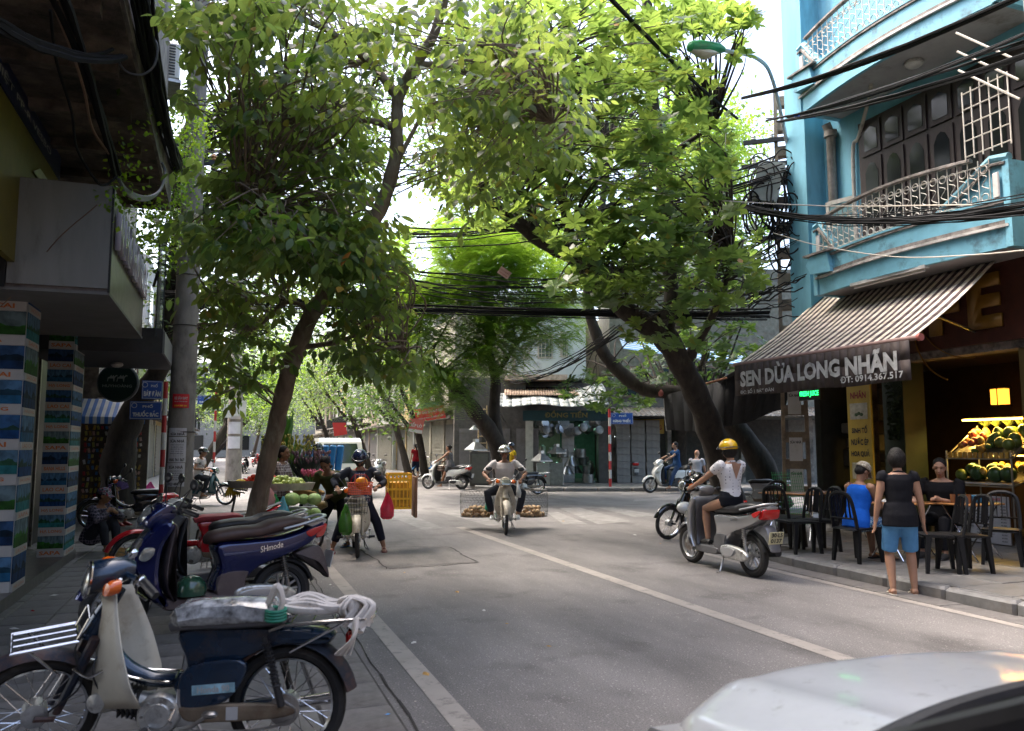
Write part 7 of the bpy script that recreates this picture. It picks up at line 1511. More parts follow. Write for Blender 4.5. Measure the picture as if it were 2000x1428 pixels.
# woman with purple fan, and the squatting one in plaid
gf2 = P(205, 1000, 16.0); gf2.z = .01
fw2, jf = person('woman in blue floral dress sitting low and holding a purple fan', gf2, R(-40), (0, 0, .26), (.15, 0, 1), [(.22, .06, .66), (.26, .02, .45)], [(.42, .12, 0), (.44, -.08, 0)], (.9, -.1, -.2), 1.52, top=blotch('floral_dress', [(.03, .04, .35), (.02, .05, .45), (.4, .22, .05), (.02, .03, .3)], 16), sleeve=.35, bottom=MATS['floral_dress'], leg=1.3, hair='bun', fem=True, skin=m_skin2, shoes=('shoe', mat('red_slipper', (.25, .02, .02), .5)), vox=.012)
fan = thing('hand_fan', 'large purple pleated fan held by the sitting woman', 'fan', gf2, R(-40))
b = B(); c = V((.24, .05, .68))
for k in range(15):
    a0, a1 = R(-85 + k * 11), R(-85 + (k + 1) * 11); f_ = lambda a, r_, o: c + V((o + .02, math.sin(a) * r_, math.cos(a) * r_)); am_ = (a0 + a1) / 2
    b.quad(f_(a0, .09, 0), f_(am_, .09, .008), f_(am_, .27, .012), f_(a0, .27, 0)); b.quad(f_(am_, .09, .008), f_(a1, .09, 0), f_(a1, .27, 0), f_(am_, .27, .012))
solid(b.make('leaf', mat('purple_silk', (.06, .02, .12), .6), fan, False), .003)
b = B()
for k in range(8): a0 = R(-80 + k * 22); b.tube([c, c + V((.02, math.sin(a0) * .12, math.cos(a0) * .12))], .004, 4)
b.make('ribs', mat('fan_wood', (.35, .22, .12), .6), fan)
gq = P(182, 1085, 11.9); gq.z = .14
sq, jq = person('person in dark plaid shirt and patterned cap crouching beside the second pillar', (gq.x, gq.y, .02), R(-30), (-.05, 0, .22), (.30, 0, 1), [(.30, .05, .58), (.26, -.08, .60)], [(.30, .12, 0), (.30, -.12, 0)], (.9, .1, -.15), 1.58, knee=((1, .2, 1), (1, -.2, 1)), elbow=((.2, .8, -.6), (.2, -.8, -.6)), top=plaid('dark_plaid', (.018, .018, .035), (.2, .17, .22), 22), sleeve=1.85, bottom=cloth('dark_trousers', (.03, .032, .04)), leg=1.9, hair='short', skin=m_skin2, cap=('cap', blotch('red_blue_cap', [(.4, .03, .03), (.03, .05, .15), (.35, .35, .38), (.03, .02, .03)], 30)), vox=.011)
# rider in white shirt on the teal motorbike behind the pole
gt = P(432, 985, 21.5); gt.z = 0; at_ = R(-22)
tcub = cub('teal_motorbike', 'dark teal motorbike coming out from behind the concrete pole', (gt.x - .45, gt.y + .15, 0), at_, m_teal, m_teal, None, R(-10), det=0, mirrors=True)
person('rider in white tee shirt half hidden behind the concrete pole', (gt.x - .45, gt.y + .15, 0), at_, (-.22, 0, .77), (.2, 0, 1), [(.12, .3, .97), (.12, -.3, .97)], [(.05, .22, .24), (.05, -.22, .24)], (1, 0, -.1), 1.66, top=cloth('white_tee', (.6, .55, .56)), sleeve=.5, bottom=cloth('dark_trousers', (.03, .032, .04)), leg=1.9, cap=('helmet', m_blackp, glass_dark), vox=.014)
# walking woman in red, woman on the white scooter
gwk = P(812, 935, 37.5); gwk.z = .12
person('woman in dark red shirt walking away along the far pavement', gwk, R(95), (0, 0, .84), (.03, 0, 1), [(.1, .24, .75), (-.05, -.25, .78)], [(.12, .08, 0), (-.1, -.08, 0)], (1, 0, 0), 1.6, top=cloth('dark_red_shirt', (.25, .012, .02)), sleeve=.5, bottom=cloth('navy_leggings', (.02, .025, .05)), leg=1.45, hair='pony', fem=True, vox=.018)
ga, gb3 = P(838, 955, 29.6), P(900, 957, 29.2); ga.z = gb3.z = 0; dl = (ga - gb3).normalized(); al_ = math.atan2(dl.y, dl.x)
lsc = scooter('white_scooter', 'white scooter ridden by a woman across the street', gb3 + dl * .63, al_, m_whitep, black, black, R(0), det=0, rail=m_silver); lsc.scale = (1.05,) * 3
person('woman in grey sleeveless top and dark shorts riding the white scooter', gb3 + dl * .63, al_, (-.22, 0, .90), (.1, 0, 1), [(.22, .33, 1.02), (.22, -.33, 1.02)], [(.12, .14, .08), (.12, -.12, .31)], (1, .1, 0), 1.6, top=blotch('grey_floral', [(.08, .08, .1), (.15, .13, .13), (.05, .05, .06), (.2, .18, .18)], 30), sleeve=0, bottom=m_blk, leg=.7, hair='bun', fem=True, skin=m_skin2, shoes=('sandal', mat('tan_sandal', (.3, .2, .15), .6)), vox=.015)
B().cbox((.18, 0, .78), (.2, .26, .22), .03).make('striped_bag', stripes('bag_stripes', (.5, .42, .35), (.12, .06, .05), 14, 2), None); o_ = bpy.data.objects['striped_bag']; o_.matrix_world = Matrix.Translation(gb3 + dl * .63) @ Matrix.Rotation(al_, 4, 'Z'); tag(o_, 'striped handbag between the knees of the woman on the white scooter', 'handbag')
# man in blue polo on the white scooter right, sitting person, yellow shirt person
ga, gb3 = P(1252, 953, 27), P(1345, 950, 27.3); ga.z = gb3.z = 0; dl = (ga - gb3).normalized(); al_ = math.atan2(dl.y, dl.x)
scooter('white_scooter', 'white scooter with a red tail lamp standing before the dark shop', gb3 + dl * .66, al_, m_whitep, black, black, R(10), det=0).scale = (1.12,) * 3
person('man in dark blue polo shirt sitting on the white scooter before the dark shop', gb3 + dl * .66, al_, (-.25, 0, .95), (.03, 0, 1), [(.3, .33, 1.1), (.3, -.33, 1.1)], [(.12, .2, .12), (.12, -.15, .33)], (1, 0, 0), 1.66, top=cloth('blue_polo', (.02, .05, .12)), sleeve=.6, bottom=cloth('jeans', (.03, .05, .10)), leg=1.9, hair='short', vox=.015)
gk = P(1361, 960, 24); gk.z = .1
person('person in grey shirt seen from behind sitting near the big trunk', gk, R(40), (0, 0, .62), (.1, 0, 1), [(.3, .2, .6), (.3, -.2, .6)], [(.35, .1, .0), (.35, -.1, .0)], (1, 0, -.4), 1.62, top=cloth('grey_shirt', (.3, .3, .34)), sleeve=.6, bottom=cloth('black_slacks', (.012, .013, .017)), leg=1.9, hair=None, vox=.015)
gk = P(1002, 950, 27.5); gk.z = .1
person('person in yellow shirt behind the man with the silver helmet', gk, R(180), (0, 0, .84), (.05, 0, 1), [(.2, .2, .9), (.2, -.2, .9)], [(0, .1, 0), (0, -.1, 0)], (1, 0, -.1), 1.62, top=cloth('yellow_shirt', (.5, .34, .02)), sleeve=.5, bottom=cloth('jeans', (.03, .05, .10)), leg=1.9, cap=('helmet', MATS['navy_helmet'], glass_dark), vox=.018)
# ================================================================ TREES
def leafmat(name, dark, mid, light, trans, odd=.0, oddc=(.35, .16, .03), tf=.42, rough=.38):
    m = mat(name, mid, rough, var=0); N, L, bs = tree_of(m); g = N.new('ShaderNodeNewGeometry')
    stops = [(0, dark), (.45, mid), (.92, light)] + ([(.985, oddc)] if odd else []); r = ramp(N, stops); L.new(g.outputs['Random Per Island'], r.inputs[0])
    n = N.new('ShaderNodeTexNoise'); n.inputs['Scale'].default_value = .9; tc = N.new('ShaderNodeTexCoord'); L.new(tc.outputs['Object'], n.inputs[0]); r3 = ramp(N, [(.35, (.72, .8, .75)), (.65, (1.25, 1.15, .9))]); L.new(n.outputs[0], r3.inputs[0])
    mu = N.new('ShaderNodeMix'); mu.data_type = 'RGBA'; mu.blend_type = 'MULTIPLY'; mu.inputs[0].default_value = 1; L.new(r.outputs[0], mu.inputs[6]); L.new(r3.outputs[0], mu.inputs[7]); L.new(mu.outputs[2], bs.inputs['Base Color'])
    t = N.new('ShaderNodeBsdfTranslucent'); mt = N.new('ShaderNodeMix'); mt.data_type = 'RGBA'; mt.blend_type = 'MULTIPLY'; mt.inputs[0].default_value = 1; mt.inputs[6].default_value = (*trans, 1); L.new(r3.outputs[0], mt.inputs[7]); L.new(mt.outputs[2], t.inputs[0])
    mx = N.new('ShaderNodeMixShader'); mx.inputs[0].default_value = tf; L.new(bs.outputs[0], mx.inputs[1]); L.new(t.outputs[0], mx.inputs[2]); L.new(mx.outputs[0], N['Material Output'].inputs[0]); return m
def template(wd=.42, bend=.18, seg=4, ob=0.0, fold=.12):
    """a leaf along +x, unit length, folded at the midrib, drooping towards -z"""
    vs, fs = [], []
    for i in range(seg + 1):
        t = i / seg; w_ = wd / 2 * math.sin(math.pi * min(1, max(0, t)) ** (1 + ob)) ** .8 if 0 < t < 1 else .0; z = -bend * t * t
        vs += [(t, 0, z), (t, w_, z + fold * w_), (t, -w_, z + fold * w_)]
    for i in range(seg):
        a, b = i * 3, i * 3 + 3; fs += [(a, b, b + 1, a + 1), (a + 2, b + 2, b, a)]
    return np.array(vs), fs
def rotframes(d, up):
    d = d / np.linalg.norm(d, axis=1)[:, None]; s = np.cross(up, d); s /= np.maximum(np.linalg.norm(s, axis=1)[:, None], 1e-6); n = np.cross(d, s); return d, s, n
def scatter_mesh(name, tmpl, P0, D, U, S, m, smooth=True):
    vs, fs = tmpl; d, s, n = rotframes(D, U); k = len(vs); N_ = len(P0)
    co = P0[:, None, :] + S[:, None, None] * (vs[None, :, 0, None] * d[:, None, :] + vs[None, :, 1, None] * s[:, None, :] + vs[None, :, 2, None] * n[:, None, :])
    fa = np.array(fs); F_ = (fa[None] + (np.arange(N_) * k)[:, None, None]).reshape(-1, fa.shape[1])
    me = bpy.data.meshes.new(name); me.vertices.add(N_ * k); me.vertices.foreach_set('co', co.ravel()); nf = len(F_); w_ = fa.shape[1]
    me.loops.add(nf * w_); me.loops.foreach_set('vertex_index', F_.ravel()); me.polygons.add(nf); me.polygons.foreach_set('loop_start', np.arange(nf) * w_); me.polygons.foreach_set('loop_total', np.full(nf, w_))
    me.update(calc_edges=True); me.validate(); me.materials.append(m)
    if smooth: me.shade_smooth()
    return me
ng = np.random.default_rng(5)
def clusters(regions):
    out = []
    for cx, cy, rx, ry, d0, d1, n in regions:
        for _ in range(n):
            a = ng.uniform(0, math.tau); r_ = math.sqrt(ng.random()); out.append(P(cx + rx * r_ * math.cos(a), cy + ry * r_ * math.sin(a), ng.uniform(d0, d1)))
    return out
m_bark = mat('bark', (.16, .12, .09), .9, var=.45, scale=9, bump=.8, bscale=26, stretch=(1, 1, .35), dirt=.4, dirtcol=(.28, .26, .2)); m_bark2 = mat('dark_bark', (.038, .029, .023), .95, var=.5, scale=8, bump=.9, bscale=22, stretch=(1, 1, .4), dirt=.2, dirtcol=(.08, .07, .05))
m_twig = mat('twig', (.07, .055, .04), .9, var=.3)
def limb(par, pts, r, m, name='limb', n=5):
    p = spline(pts, n); rr = interp(r, len(p)); rr = [x * (1 + .06 * math.sin(i * 1.7)) for i, x in enumerate(rr)]; p = [q + V((rnd.uniform(-1, 1), rnd.uniform(-1, 1), 0)) * x * .08 for q, x in zip(p, rr)]
    return B().tube(p, rr, 12).make(name, m, par, True, 80)
def reach(par, anchors, cl, frac, r0, m, wob=.3):
    """thin branches from the nearest point of the limbs to a share of the clusters"""
    b = B(); k = 0
    for c in cl:
        if ng.random() > frac: continue
        a = min(anchors, key=lambda q: (q - c).length + max(0, q.z - c.z) * .5); L_ = (a - c).length
        if L_ > 6: continue
        mid = a.lerp(c, .5) + V((rnd.uniform(-wob, wob), rnd.uniform(-wob, wob), .15 * L_)); b.tube(spline([a, mid, c], 4), interp([r0 * min(1, L_ / 2.5), r0 * .5, r0 * .15], 9), 5); k += 1
    if k: o = b.make('branches', m, par); o['kind'] = 'stuff'
SKY_GAPS = [(1460, 175, 55, 65, 1), (1300, 200, 28, 22, .9), (815, 400, 45, 40, .85), (820, 500, 26, 50, .8), (545, 105, 60, 38, .6), (690, 130, 30, 35, .6), (640, 40, 50, 20, .5), (1378, 95, 62, 34, 1), (930, 20, 30, 16, .5), (1120, 95, 22, 18, .6), (1500, 300, 65, 120, .85)]
POLE_GAPS = [(318, 130, 42, 80, .93), (404, 210, 32, 130, .92), (372, 760, 34, 210, .93), (300, 770, 45, 70, 1)]
def thin(P0, holes):
    v = P0 - np.array(CAM); d = v @ np.array(fwd); px = 1000 + F_PX * (v @ np.array(rgt)) / d; py = 714 - F_PX * (v @ np.array(upv)) / d; keep = np.ones(len(P0), bool)
    for cx, cy, rx, ry, pb_ in list(holes) + SKY_GAPS: keep &= ~((((px - cx) / rx) ** 2 + ((py - cy) / ry) ** 2 < 1) & (ng.random(len(P0)) < pb_))
    return keep
def tree(name, label, limbs, regions, kind, lm, bark, size, group=None, frac=.5, br=.035, holes=()):
    t = thing(name, label, 'tree', (0, 0, 0), 0, group); anchors = []
    for i, (pts, rr) in enumerate(limbs): limb(t, pts, rr, bark, 'trunk' if i == 0 else 'limb'); anchors += spline(pts, 4)[3:]
    cl = clusters(regions); kk = thin(np.array([tuple(c) for c in cl]), holes); cl = [c for c, q in zip(cl, kk) if q]; reach(t, anchors, cl, frac, br, bark)
    P0, D, U, S = [], [], [], []
    for c in cl:
        if kind == 'droop':                      # a twig with alternate drooping leaves
            td = V((ng.normal(), ng.normal(), ng.normal() * .35 - .1)).normalized()
            for k in range(int(ng.integers(5, 10))):
                p = c + td * (.05 * k); a = td.cross(V((0, 0, 1))).normalized() * (1 if k % 2 else -1); d = (td * .6 + a * .7 + V((0, 0, -.55 + ng.normal() * .3))).normalized()
                P0.append(p); D.append(d); U.append((ng.normal() * .4, ng.normal() * .4, 1)); S.append(size * ng.uniform(.7, 1.2))
        elif kind == 'rosette':
            ax = V((ng.normal() * .45, ng.normal() * .45, 1)).normalized(); f1 = ax.orthogonal().normalized(); f2 = ax.cross(f1); n = int(ng.integers(7, 11)); p_ = ng.uniform(0, 6)
            for k in range(n):
                a = p_ + k * 2.4; d = f1 * math.cos(a) + f2 * math.sin(a) + ax * ng.uniform(-.15, .5); P0.append(c); D.append(d); U.append(tuple(ax)); S.append(size * ng.uniform(.7, 1.15))
        elif kind == 'feather':
            a = ng.uniform(0, 6.28); td = V((math.cos(a), math.sin(a), ng.uniform(-.45, .25))).normalized(); sd_ = td.cross(V((0, 0, 1))).normalized()
            for k in range(12):
                p = c + td * (.05 * k) - V((0, 0, .0022 * k * k))
                for s in (-1, 1): P0.append(p); D.append(sd_ * s + td * .35); U.append((ng.normal() * .15, ng.normal() * .15, 1)); S.append(size * (1 - .5 * abs(k / 11 - .4)))
        else:
            for k in range(int(kind)):
                P0.append(c + V((ng.normal(), ng.normal(), ng.normal() * .8)) * size * 2.2); D.append((ng.normal(), ng.normal(), ng.normal() * .6)); U.append((ng.normal() * .6, ng.normal() * .6, 1)); S.append(size * ng.uniform(.6, 1.2))
    P0, D, U, S = map(lambda x: np.array([tuple(q) if not isinstance(q, float) else q for q in x], float), (P0, D, U, S))
    k = thin(P0, holes); return t, P0[k], D[k], U[k], S[k]
def crown(t, tm, P0, D, U, S, lm): o = link('crown', scatter_mesh('crown', tm, P0, D, U, S, lm), t); o['kind'] = 'stuff'; return o
L1 = leafmat('broad_leaf', (.03, .065, .03), (.055, .11, .038), (.10, .165, .055), (.32, .44, .10), .008, tf=.55)
L2 = leafmat('rosette_leaf', (.028, .065, .028), (.06, .12, .04), (.12, .20, .07), (.26, .38, .08), .004, tf=.5)
L3 = leafmat('feather_leaf', (.05, .11, .018), (.085, .17, .025), (.13, .25, .035), (.29, .46, .05), 0, tf=.5)
L4 = leafmat('far_leaf', (.02, .042, .02), (.035, .075, .025), (.07, .12, .035), (.14, .24, .04), 0)
L5 = leafmat('creeper_leaf', (.09, .19, .02), (.14, .28, .03), (.22, .36, .04), (.38, .6, .04), 0, tf=.5)
T_leaf, T_ros, T_small = template(.48, .2, 4), template(.5, .1, 3, .55), template(.5, .1, 2)
T_let = (np.array([(0, 0, 0), (.5, .13, 0), (1, 0, -.08), (.5, -.13, 0)]), [(0, 1, 2, 3)])
# 1 leaning street tree by the parked motorbikes
tp1 = [P(487, 1118, 9.3), P(492, 1035, 9.3), P(512, 950, 9.3), P(536, 845, 9.3), P(556, 760, 9.2), P(580, 680, 9.1), P(612, 610, 9.0), P(652, 548, 9.0), P(700, 480, 9.1), P(742, 410, 9.2), P(768, 330, 9.2), P(776, 250, 9.2), P(778, 190, 9.2), P(812, 128, 9.0), P(850, 60, 8.9), P(880, -40, 8.8)]; tp1[0].z = 0
reg1 = [(560, 120, 250, 150, 6.5, 10.5, 600), (420, 60, 110, 90, 6, 9, 90), (560, 330, 190, 110, 7, 11, 330), (470, 450, 110, 70, 6, 9, 130), (600, 470, 130, 60, 6.5, 9, 150), (690, 470, 80, 60, 7, 9, 70), (700, 560, 90, 80, 7, 9.5, 100), (700, 660, 90, 60, 7.5, 10, 70), (770, 705, 70, 28, 7.5, 9.5, 36), (430, 610, 80, 80, 7, 10, 90), (430, 730, 55, 60, 7.5, 10, 40), (560, 640, 60, 80, 8, 11, 40), (930, 110, 190, 120, 6.5, 10.5, 330), (1000, 240, 150, 90, 7, 10.5, 190), (900, 330, 100, 80, 8, 11, 90), (300, 60, 60, 60, 7, 9, 20), (790, 530, 50, 50, 7.5, 9, 26), (700, 160, 120, 120, 9.5, 12, 60)]
t1, P0, D, U, S = tree('street_tree', 'leaning street tree with large drooping leaves beside the parked motorbikes', [(tp1, [.14, .115, .105, .10, .10, .105, .095, .085, .085, .085, .08, .075, .07, .065, .055, .04]),
    ([tp1[6], P(560, 590, 9.2), P(500, 640, 9), P(455, 640, 8.6)], [.035, .03, .02, .01]), ([tp1[5], P(660, 668, 9), P(720, 650, 8.6), P(790, 700, 8.3)], [.035, .028, .02, .008]), ([tp1[12], P(720, 120, 9.2), P(640, 60, 8.8), P(540, 20, 8.3)], [.06, .05, .035, .02]), ([tp1[11], P(690, 235, 9), P(600, 300, 8.5), P(500, 360, 8)], [.045, .035, .025, .012]),
    ([tp1[8], P(640, 440, 8.8), P(560, 400, 8.3), P(480, 430, 7.6)], [.045, .035, .025, .012]), ([tp1[13], P(880, 130, 9), P(960, 170, 8.6), P(1080, 240, 8)], [.05, .035, .025, .01]), ([tp1[10], P(850, 200, 9.5), P(950, 240, 9.4)], [.03, .02, .01])], reg1, 'droop', L1, m_bark, .135, frac=.35, br=.02, holes=POLE_GAPS + [(600, 640, 45, 90, .75), (545, 830, 40, 110, .9), (775, 240, 40, 170, .7), (830, 100, 30, 60, .5)])
dist = np.linalg.norm(P0 - np.array(CAM), axis=1) / S; pick = np.argsort(dist)[:290]; mask = np.ones(len(P0), bool); mask[pick] = False
crown(t1, T_leaf, P0[mask], D[mask], U[mask], S[mask], L1)
lme = scatter_mesh('leaf', T_leaf, np.zeros((1, 3)), np.array([[1., 0, 0]]), np.array([[0, 0, 1.]]), np.ones(1), L1); L1v = [lme]
for nm_, c_, tr_ in (('leaf_fresh', (.07, .15, .03), (.28, .48, .05)), ('leaf_dull', (.03, .075, .03), (.15, .28, .04)), ('leaf_olive', (.07, .11, .025), (.34, .44, .04)), ('leaf_orange', (.38, .14, .03), (.5, .2, .03))):
    q = lme.copy(); q.materials.clear(); q.materials.append(leafmat(nm_, c_, c_, c_, tr_)); L1v.append(q)
for n_, i in enumerate(pick):
    d, s, n = rotframes(D[i:i + 1], U[i:i + 1]); o = link('leaf', L1v[int(ng.choice(5, p=[.34, .26, .26, .135, .005]))], t1); o.matrix_local = Matrix((tuple(d[0]) + (P0[i][0],), tuple(s[0]) + (P0[i][1],), tuple(n[0]) + (P0[i][2],), (0, 0, 0, 1))) @ Matrix.Scale(S[i], 4)
b = B()
for k in range(4): b.torus(tp1[1] + V((0, 0, .02 + k * .02)), V((.1 * k - .1, .1, 1)), .155, .006, 20, 4)
b.tube(spline([tp1[1] + V((-.02, -.17, .05)), tp1[1] + V((-.12, -.2, .0)), tp1[1] + V((-.18, -.2, -.08))], 3), .005, 4).tube(spline([tp1[1] + V((-.02, -.17, .05)), tp1[1] + V((.06, -.2, -.02)), tp1[1] + V((.02, -.2, -.1))], 3), .005, 4)
tag(b.make('string', m_trim, None), 'white string tied round the leaning trunk above the brown seat', 'string')
# 2 big dark trunk right of the centre with rosettes of leaves
b2 = P(1430, 1010, 16); b2.z = .1
tp2 = [b2, P(1408, 900, 15.8), P(1372, 800, 15.5), P(1335, 720, 15.2), P(1295, 655, 15), P(1240, 618, 14.8), P(1190, 578, 14.6), P(1130, 510, 14.4), P(1060, 470, 14.2), P(1005, 430, 14), P(930, 380, 13.6)]
reg2 = [(1180, 70, 230, 110, 10, 15, 330), (1130, 220, 160, 100, 11, 16, 190), (1340, 130, 130, 100, 12, 16, 130), (1400, 40, 90, 50, 12, 16, 60), (1350, 330, 140, 120, 11, 16, 240), (1130, 410, 150, 90, 12, 17, 130), (1230, 470, 150, 60, 11, 14, 130), (1320, 540, 170, 70, 11.5, 15, 170), (1170, 560, 90, 40, 11, 13, 60), (1440, 520, 60, 80, 13, 17, 60), (950, 400, 90, 50, 12, 16, 70), (1300, 640, 90, 50, 13, 16, 30), (1060, 320, 120, 80, 13, 18, 150), (980, 180, 100, 110, 13, 18, 120)]
t2, P0, D, U, S = tree('broadleaf_tree', 'big dark trunk leaning left with rosettes of glossy leaves before the blue house', [(tp2, [.33, .28, .25, .23, .24, .19, .17, .15, .15, .12, .07]), ([tp2[4], P(1312, 580, 15), P(1300, 480, 15.2), P(1292, 330, 15.4), P(1275, 200, 15.5), P(1270, 110, 15.5), P(1262, -20, 15.5)], [.17, .14, .12, .13, .12, .13, .10]),
    ([tp2[7], P(1095, 380, 14.6), P(1080, 280, 15), P(1090, 150, 15)], [.09, .08, .07, .05]), ([tp2[8], P(1010, 360, 14), P(990, 260, 14)], [.07, .06, .04]), ([tp2[3], P(1400, 600, 14.6), P(1430, 500, 14)], [.10, .07, .03]), ([P(1290, 320, 15.4), P(1340, 280, 15), P(1390, 250, 14.6)], [.06, .05, .02])], reg2, 'rosette', L2, m_bark2, .19, frac=.3, br=.03)
crown(t2, T_ros, P0, D, U, S, L2)
# 3 second dark trunk behind it
b3 = P(1525, 985, 19); b3.z = .1
tp3 = [b3, P(1478, 890, 19), P(1412, 808, 19), P(1330, 770, 19), P(1258, 760, 19), P(1210, 725, 19), P(1180, 690, 19), P(1160, 640, 19), P(1148, 570, 19), P(1170, 440, 19), P(1190, 300, 19)]
t3, P0, D, U, S = tree('curved_tree', 'second dark trunk curving low to the left under the black tarpaulin', [(tp3, [.32, .28, .22, .18, .16, .17, .15, .13, .12, .1, .06])], [(1200, 760, 110, 45, 20, 26, 150), (1330, 700, 120, 60, 18, 23, 120), (1430, 680, 70, 60, 17, 20, 60), (1200, 330, 260, 130, 19, 24, 420), (1400, 460, 110, 160, 18, 23, 240), (1120, 150, 300, 150, 18, 24, 380)], 'rosette', L4, m_bark2, .2, frac=.15)
crown(t3, T_ros, P0, D, U, S, L4)
# 4 feathery light green tree in the middle
b4 = P(985, 945, 27); b4.z = .1
tp4 = [b4, P(972, 870, 26.5), P(940, 820, 26), P(905, 775, 25.6), P(870, 735, 25.2), P(830, 712, 25), P(790, 690, 25)]
t4, P0, D, U, S = tree('feathery_tree', 'light green feathery tree forking above the man with the baskets', [(tp4, [.35, .3, .26, .24, .2, .15, .08]), ([tp4[1], P(965, 800, 26.5), P(968, 740, 26.5), P(955, 680, 26.5), P(960, 600, 26), P(900, 520, 26)], [.24, .2, .17, .14, .1, .05]), ([P(966, 740, 26.5), P(990, 700, 26), P(1030, 640, 26)], [.1, .08, .04])],
    [(900, 500, 140, 85, 22, 29, 1300), (860, 640, 120, 110, 22, 28, 900), (1000, 540, 110, 100, 22, 29, 1000), (970, 670, 70, 60, 23, 27, 360), (790, 600, 70, 90, 23, 28, 420), (870, 760, 60, 40, 22, 25, 160), (1080, 620, 60, 60, 23, 27, 200)], 'feather', L3, m_bark2, .21, frac=.04)
crown(t4, T_let, P0, D, U, S, L3)
# 5 old leaning trunk on the left
b5 = P(232, 985, 17.2); b5.z = .01
tp5 = [b5, P(232, 890, 17.2), P(262, 800, 17.2), P(312, 715, 17.2), P(326, 620, 17), P(342, 520, 17), P(350, 400, 17), P(345, 280, 17)]
t5, P0, D, U, S = tree('old_tree', 'old dark trunk leaning right behind the blue street signs on the left', [(tp5, [.4, .34, .26, .2, .17, .14, .12, .08])], [(390, 560, 90, 120, 15, 20, 110), (340, 420, 70, 100, 15, 19, 90), (450, 700, 110, 70, 17, 24, 110), (560, 560, 130, 120, 14, 22, 150), (520, 330, 200, 160, 14, 22, 260), (700, 300, 200, 200, 14, 22, 240)], '14', L4, m_bark2, .17, frac=.2)
crown(t5, T_ros, P0, D, U, S, L4)
# creeper
cr = thing('creeper', 'bright green creeper climbing over the balcony edge beside the cables', 'creeper', (0, 0, 0)); limb(cr, [P(300, 560, 12), P(330, 450, 12), P(345, 340, 12), P(385, 260, 12.6), P(400, 200, 13)], [.02, .02, .015, .01, .006], m_twig, 'stem')
cl = clusters([(372, 255, 45, 60, 11.5, 13, 90), (335, 320, 60, 60, 11, 13, 120), (300, 430, 40, 70, 9.5, 12, 60), (345, 440, 45, 90, 11, 13, 70), (245, 330, 25, 25, 8, 9, 12), (228, 385, 14, 30, 7.6, 8, 10), (262, 240, 20, 40, 8, 9, 10)]); n = len(cl) * 7
P0 = np.array([tuple(c + V((ng.normal(), ng.normal(), ng.normal())) * .09) for c in cl for _ in range(7)]); crown(cr, template(.75, .1, 2), P0, ng.normal(size=(n, 3)) + [0, 0, -.5], ng.normal(size=(n, 3)) * .5 + [0, -.3, 1], ng.uniform(.035, .075, n), L5)
# trees along the far street
for i, (x, y, lab, regs, kd) in enumerate((
    (8.9, 36.5, 'slim street tree left of the walking woman', [(760, 770, 70, 60, 32, 38, 120), (800, 700, 60, 50, 32, 38, 80)], 0), (9.0, 40.5, 'second slim street tree behind the van', [(720, 740, 80, 70, 38, 46, 160)], 0),
    (8.6, 50, 'dark leafy tree over the van', [(660, 745, 80, 60, 44, 56, 190), (620, 680, 90, 60, 44, 56, 160)], 1), (-1.2, 38, 'street tree on the left side behind the riders', [(480, 760, 60, 50, 34, 44, 110), (520, 700, 80, 60, 34, 44, 130)], 1),
    (-1.4, 52, 'green tree further down the left side', [(470, 780, 90, 60, 48, 60, 260), (560, 720, 90, 60, 48, 62, 220)], 0), (8.4, 66, 'leafy tree far down the right side', [(600, 770, 45, 45, 58, 74, 150)], 1), (-1.4, 76, 'tree far down the left side of the street', [(540, 790, 40, 40, 66, 90, 160)], 0), (3.5, 105, 'distant tree closing the street end', [(520, 790, 140, 60, 85, 105, 620)], 1))):
    cx = sum(r_[0] for r_ in regs) / len(regs); d_ = regs[0][4] + 2; base_ = V((x, y, .1)); top_ = P(cx, regs[0][1] - 20, d_ + 2)
    t_, P0, D, U, S = tree('street_tree', lab, [([base_, base_.lerp(top_, .45) + V((.15, 0, .3)), top_], [.2 + .05 * kd, .15, .08]), ([base_.lerp(top_, .5), base_.lerp(top_, .75) + V((-.8, 0, .3)), top_ + V((-1.6, 0, .6))], [.1, .07, .03])], regs, '16', (L4, L2)[kd], m_bark2, .22, 'trees along the far street', frac=.2)
    crown(t_, T_small, P0, D, U, S, (L4, L3 if i % 3 == 0 else L2)[kd] if kd else L4)
# high leaves behind everything
bt_ = thing('tall_tree', 'tall light green tree seen through the gaps behind the cables', 'tree', (0, 0, 0)); limb(bt_, [P(1320, 940, 34), P(1330, 700, 33), P(1320, 400, 32), P(1300, 150, 32)], [.4, .3, .2, .1], m_bark2, 'trunk')
cl = clusters([(1350, 270, 130, 80, 26, 36, 420), (1100, 480, 140, 80, 28, 38, 300), (960, 330, 120, 80, 26, 36, 240), (650, 520, 160, 100, 26, 40, 260), (1400, 400, 100, 120, 26, 34, 200)]); n = len(cl) * 16
P0 = np.array([tuple(c + V((ng.normal(), ng.normal(), ng.normal())) * .5) for c in cl for _ in range(16)]); crown(bt_, T_small, P0, ng.normal(size=(n, 3)), ng.normal(size=(n, 3)) * .6 + [0, 0, 1], ng.uniform(.14, .26, n), L3)
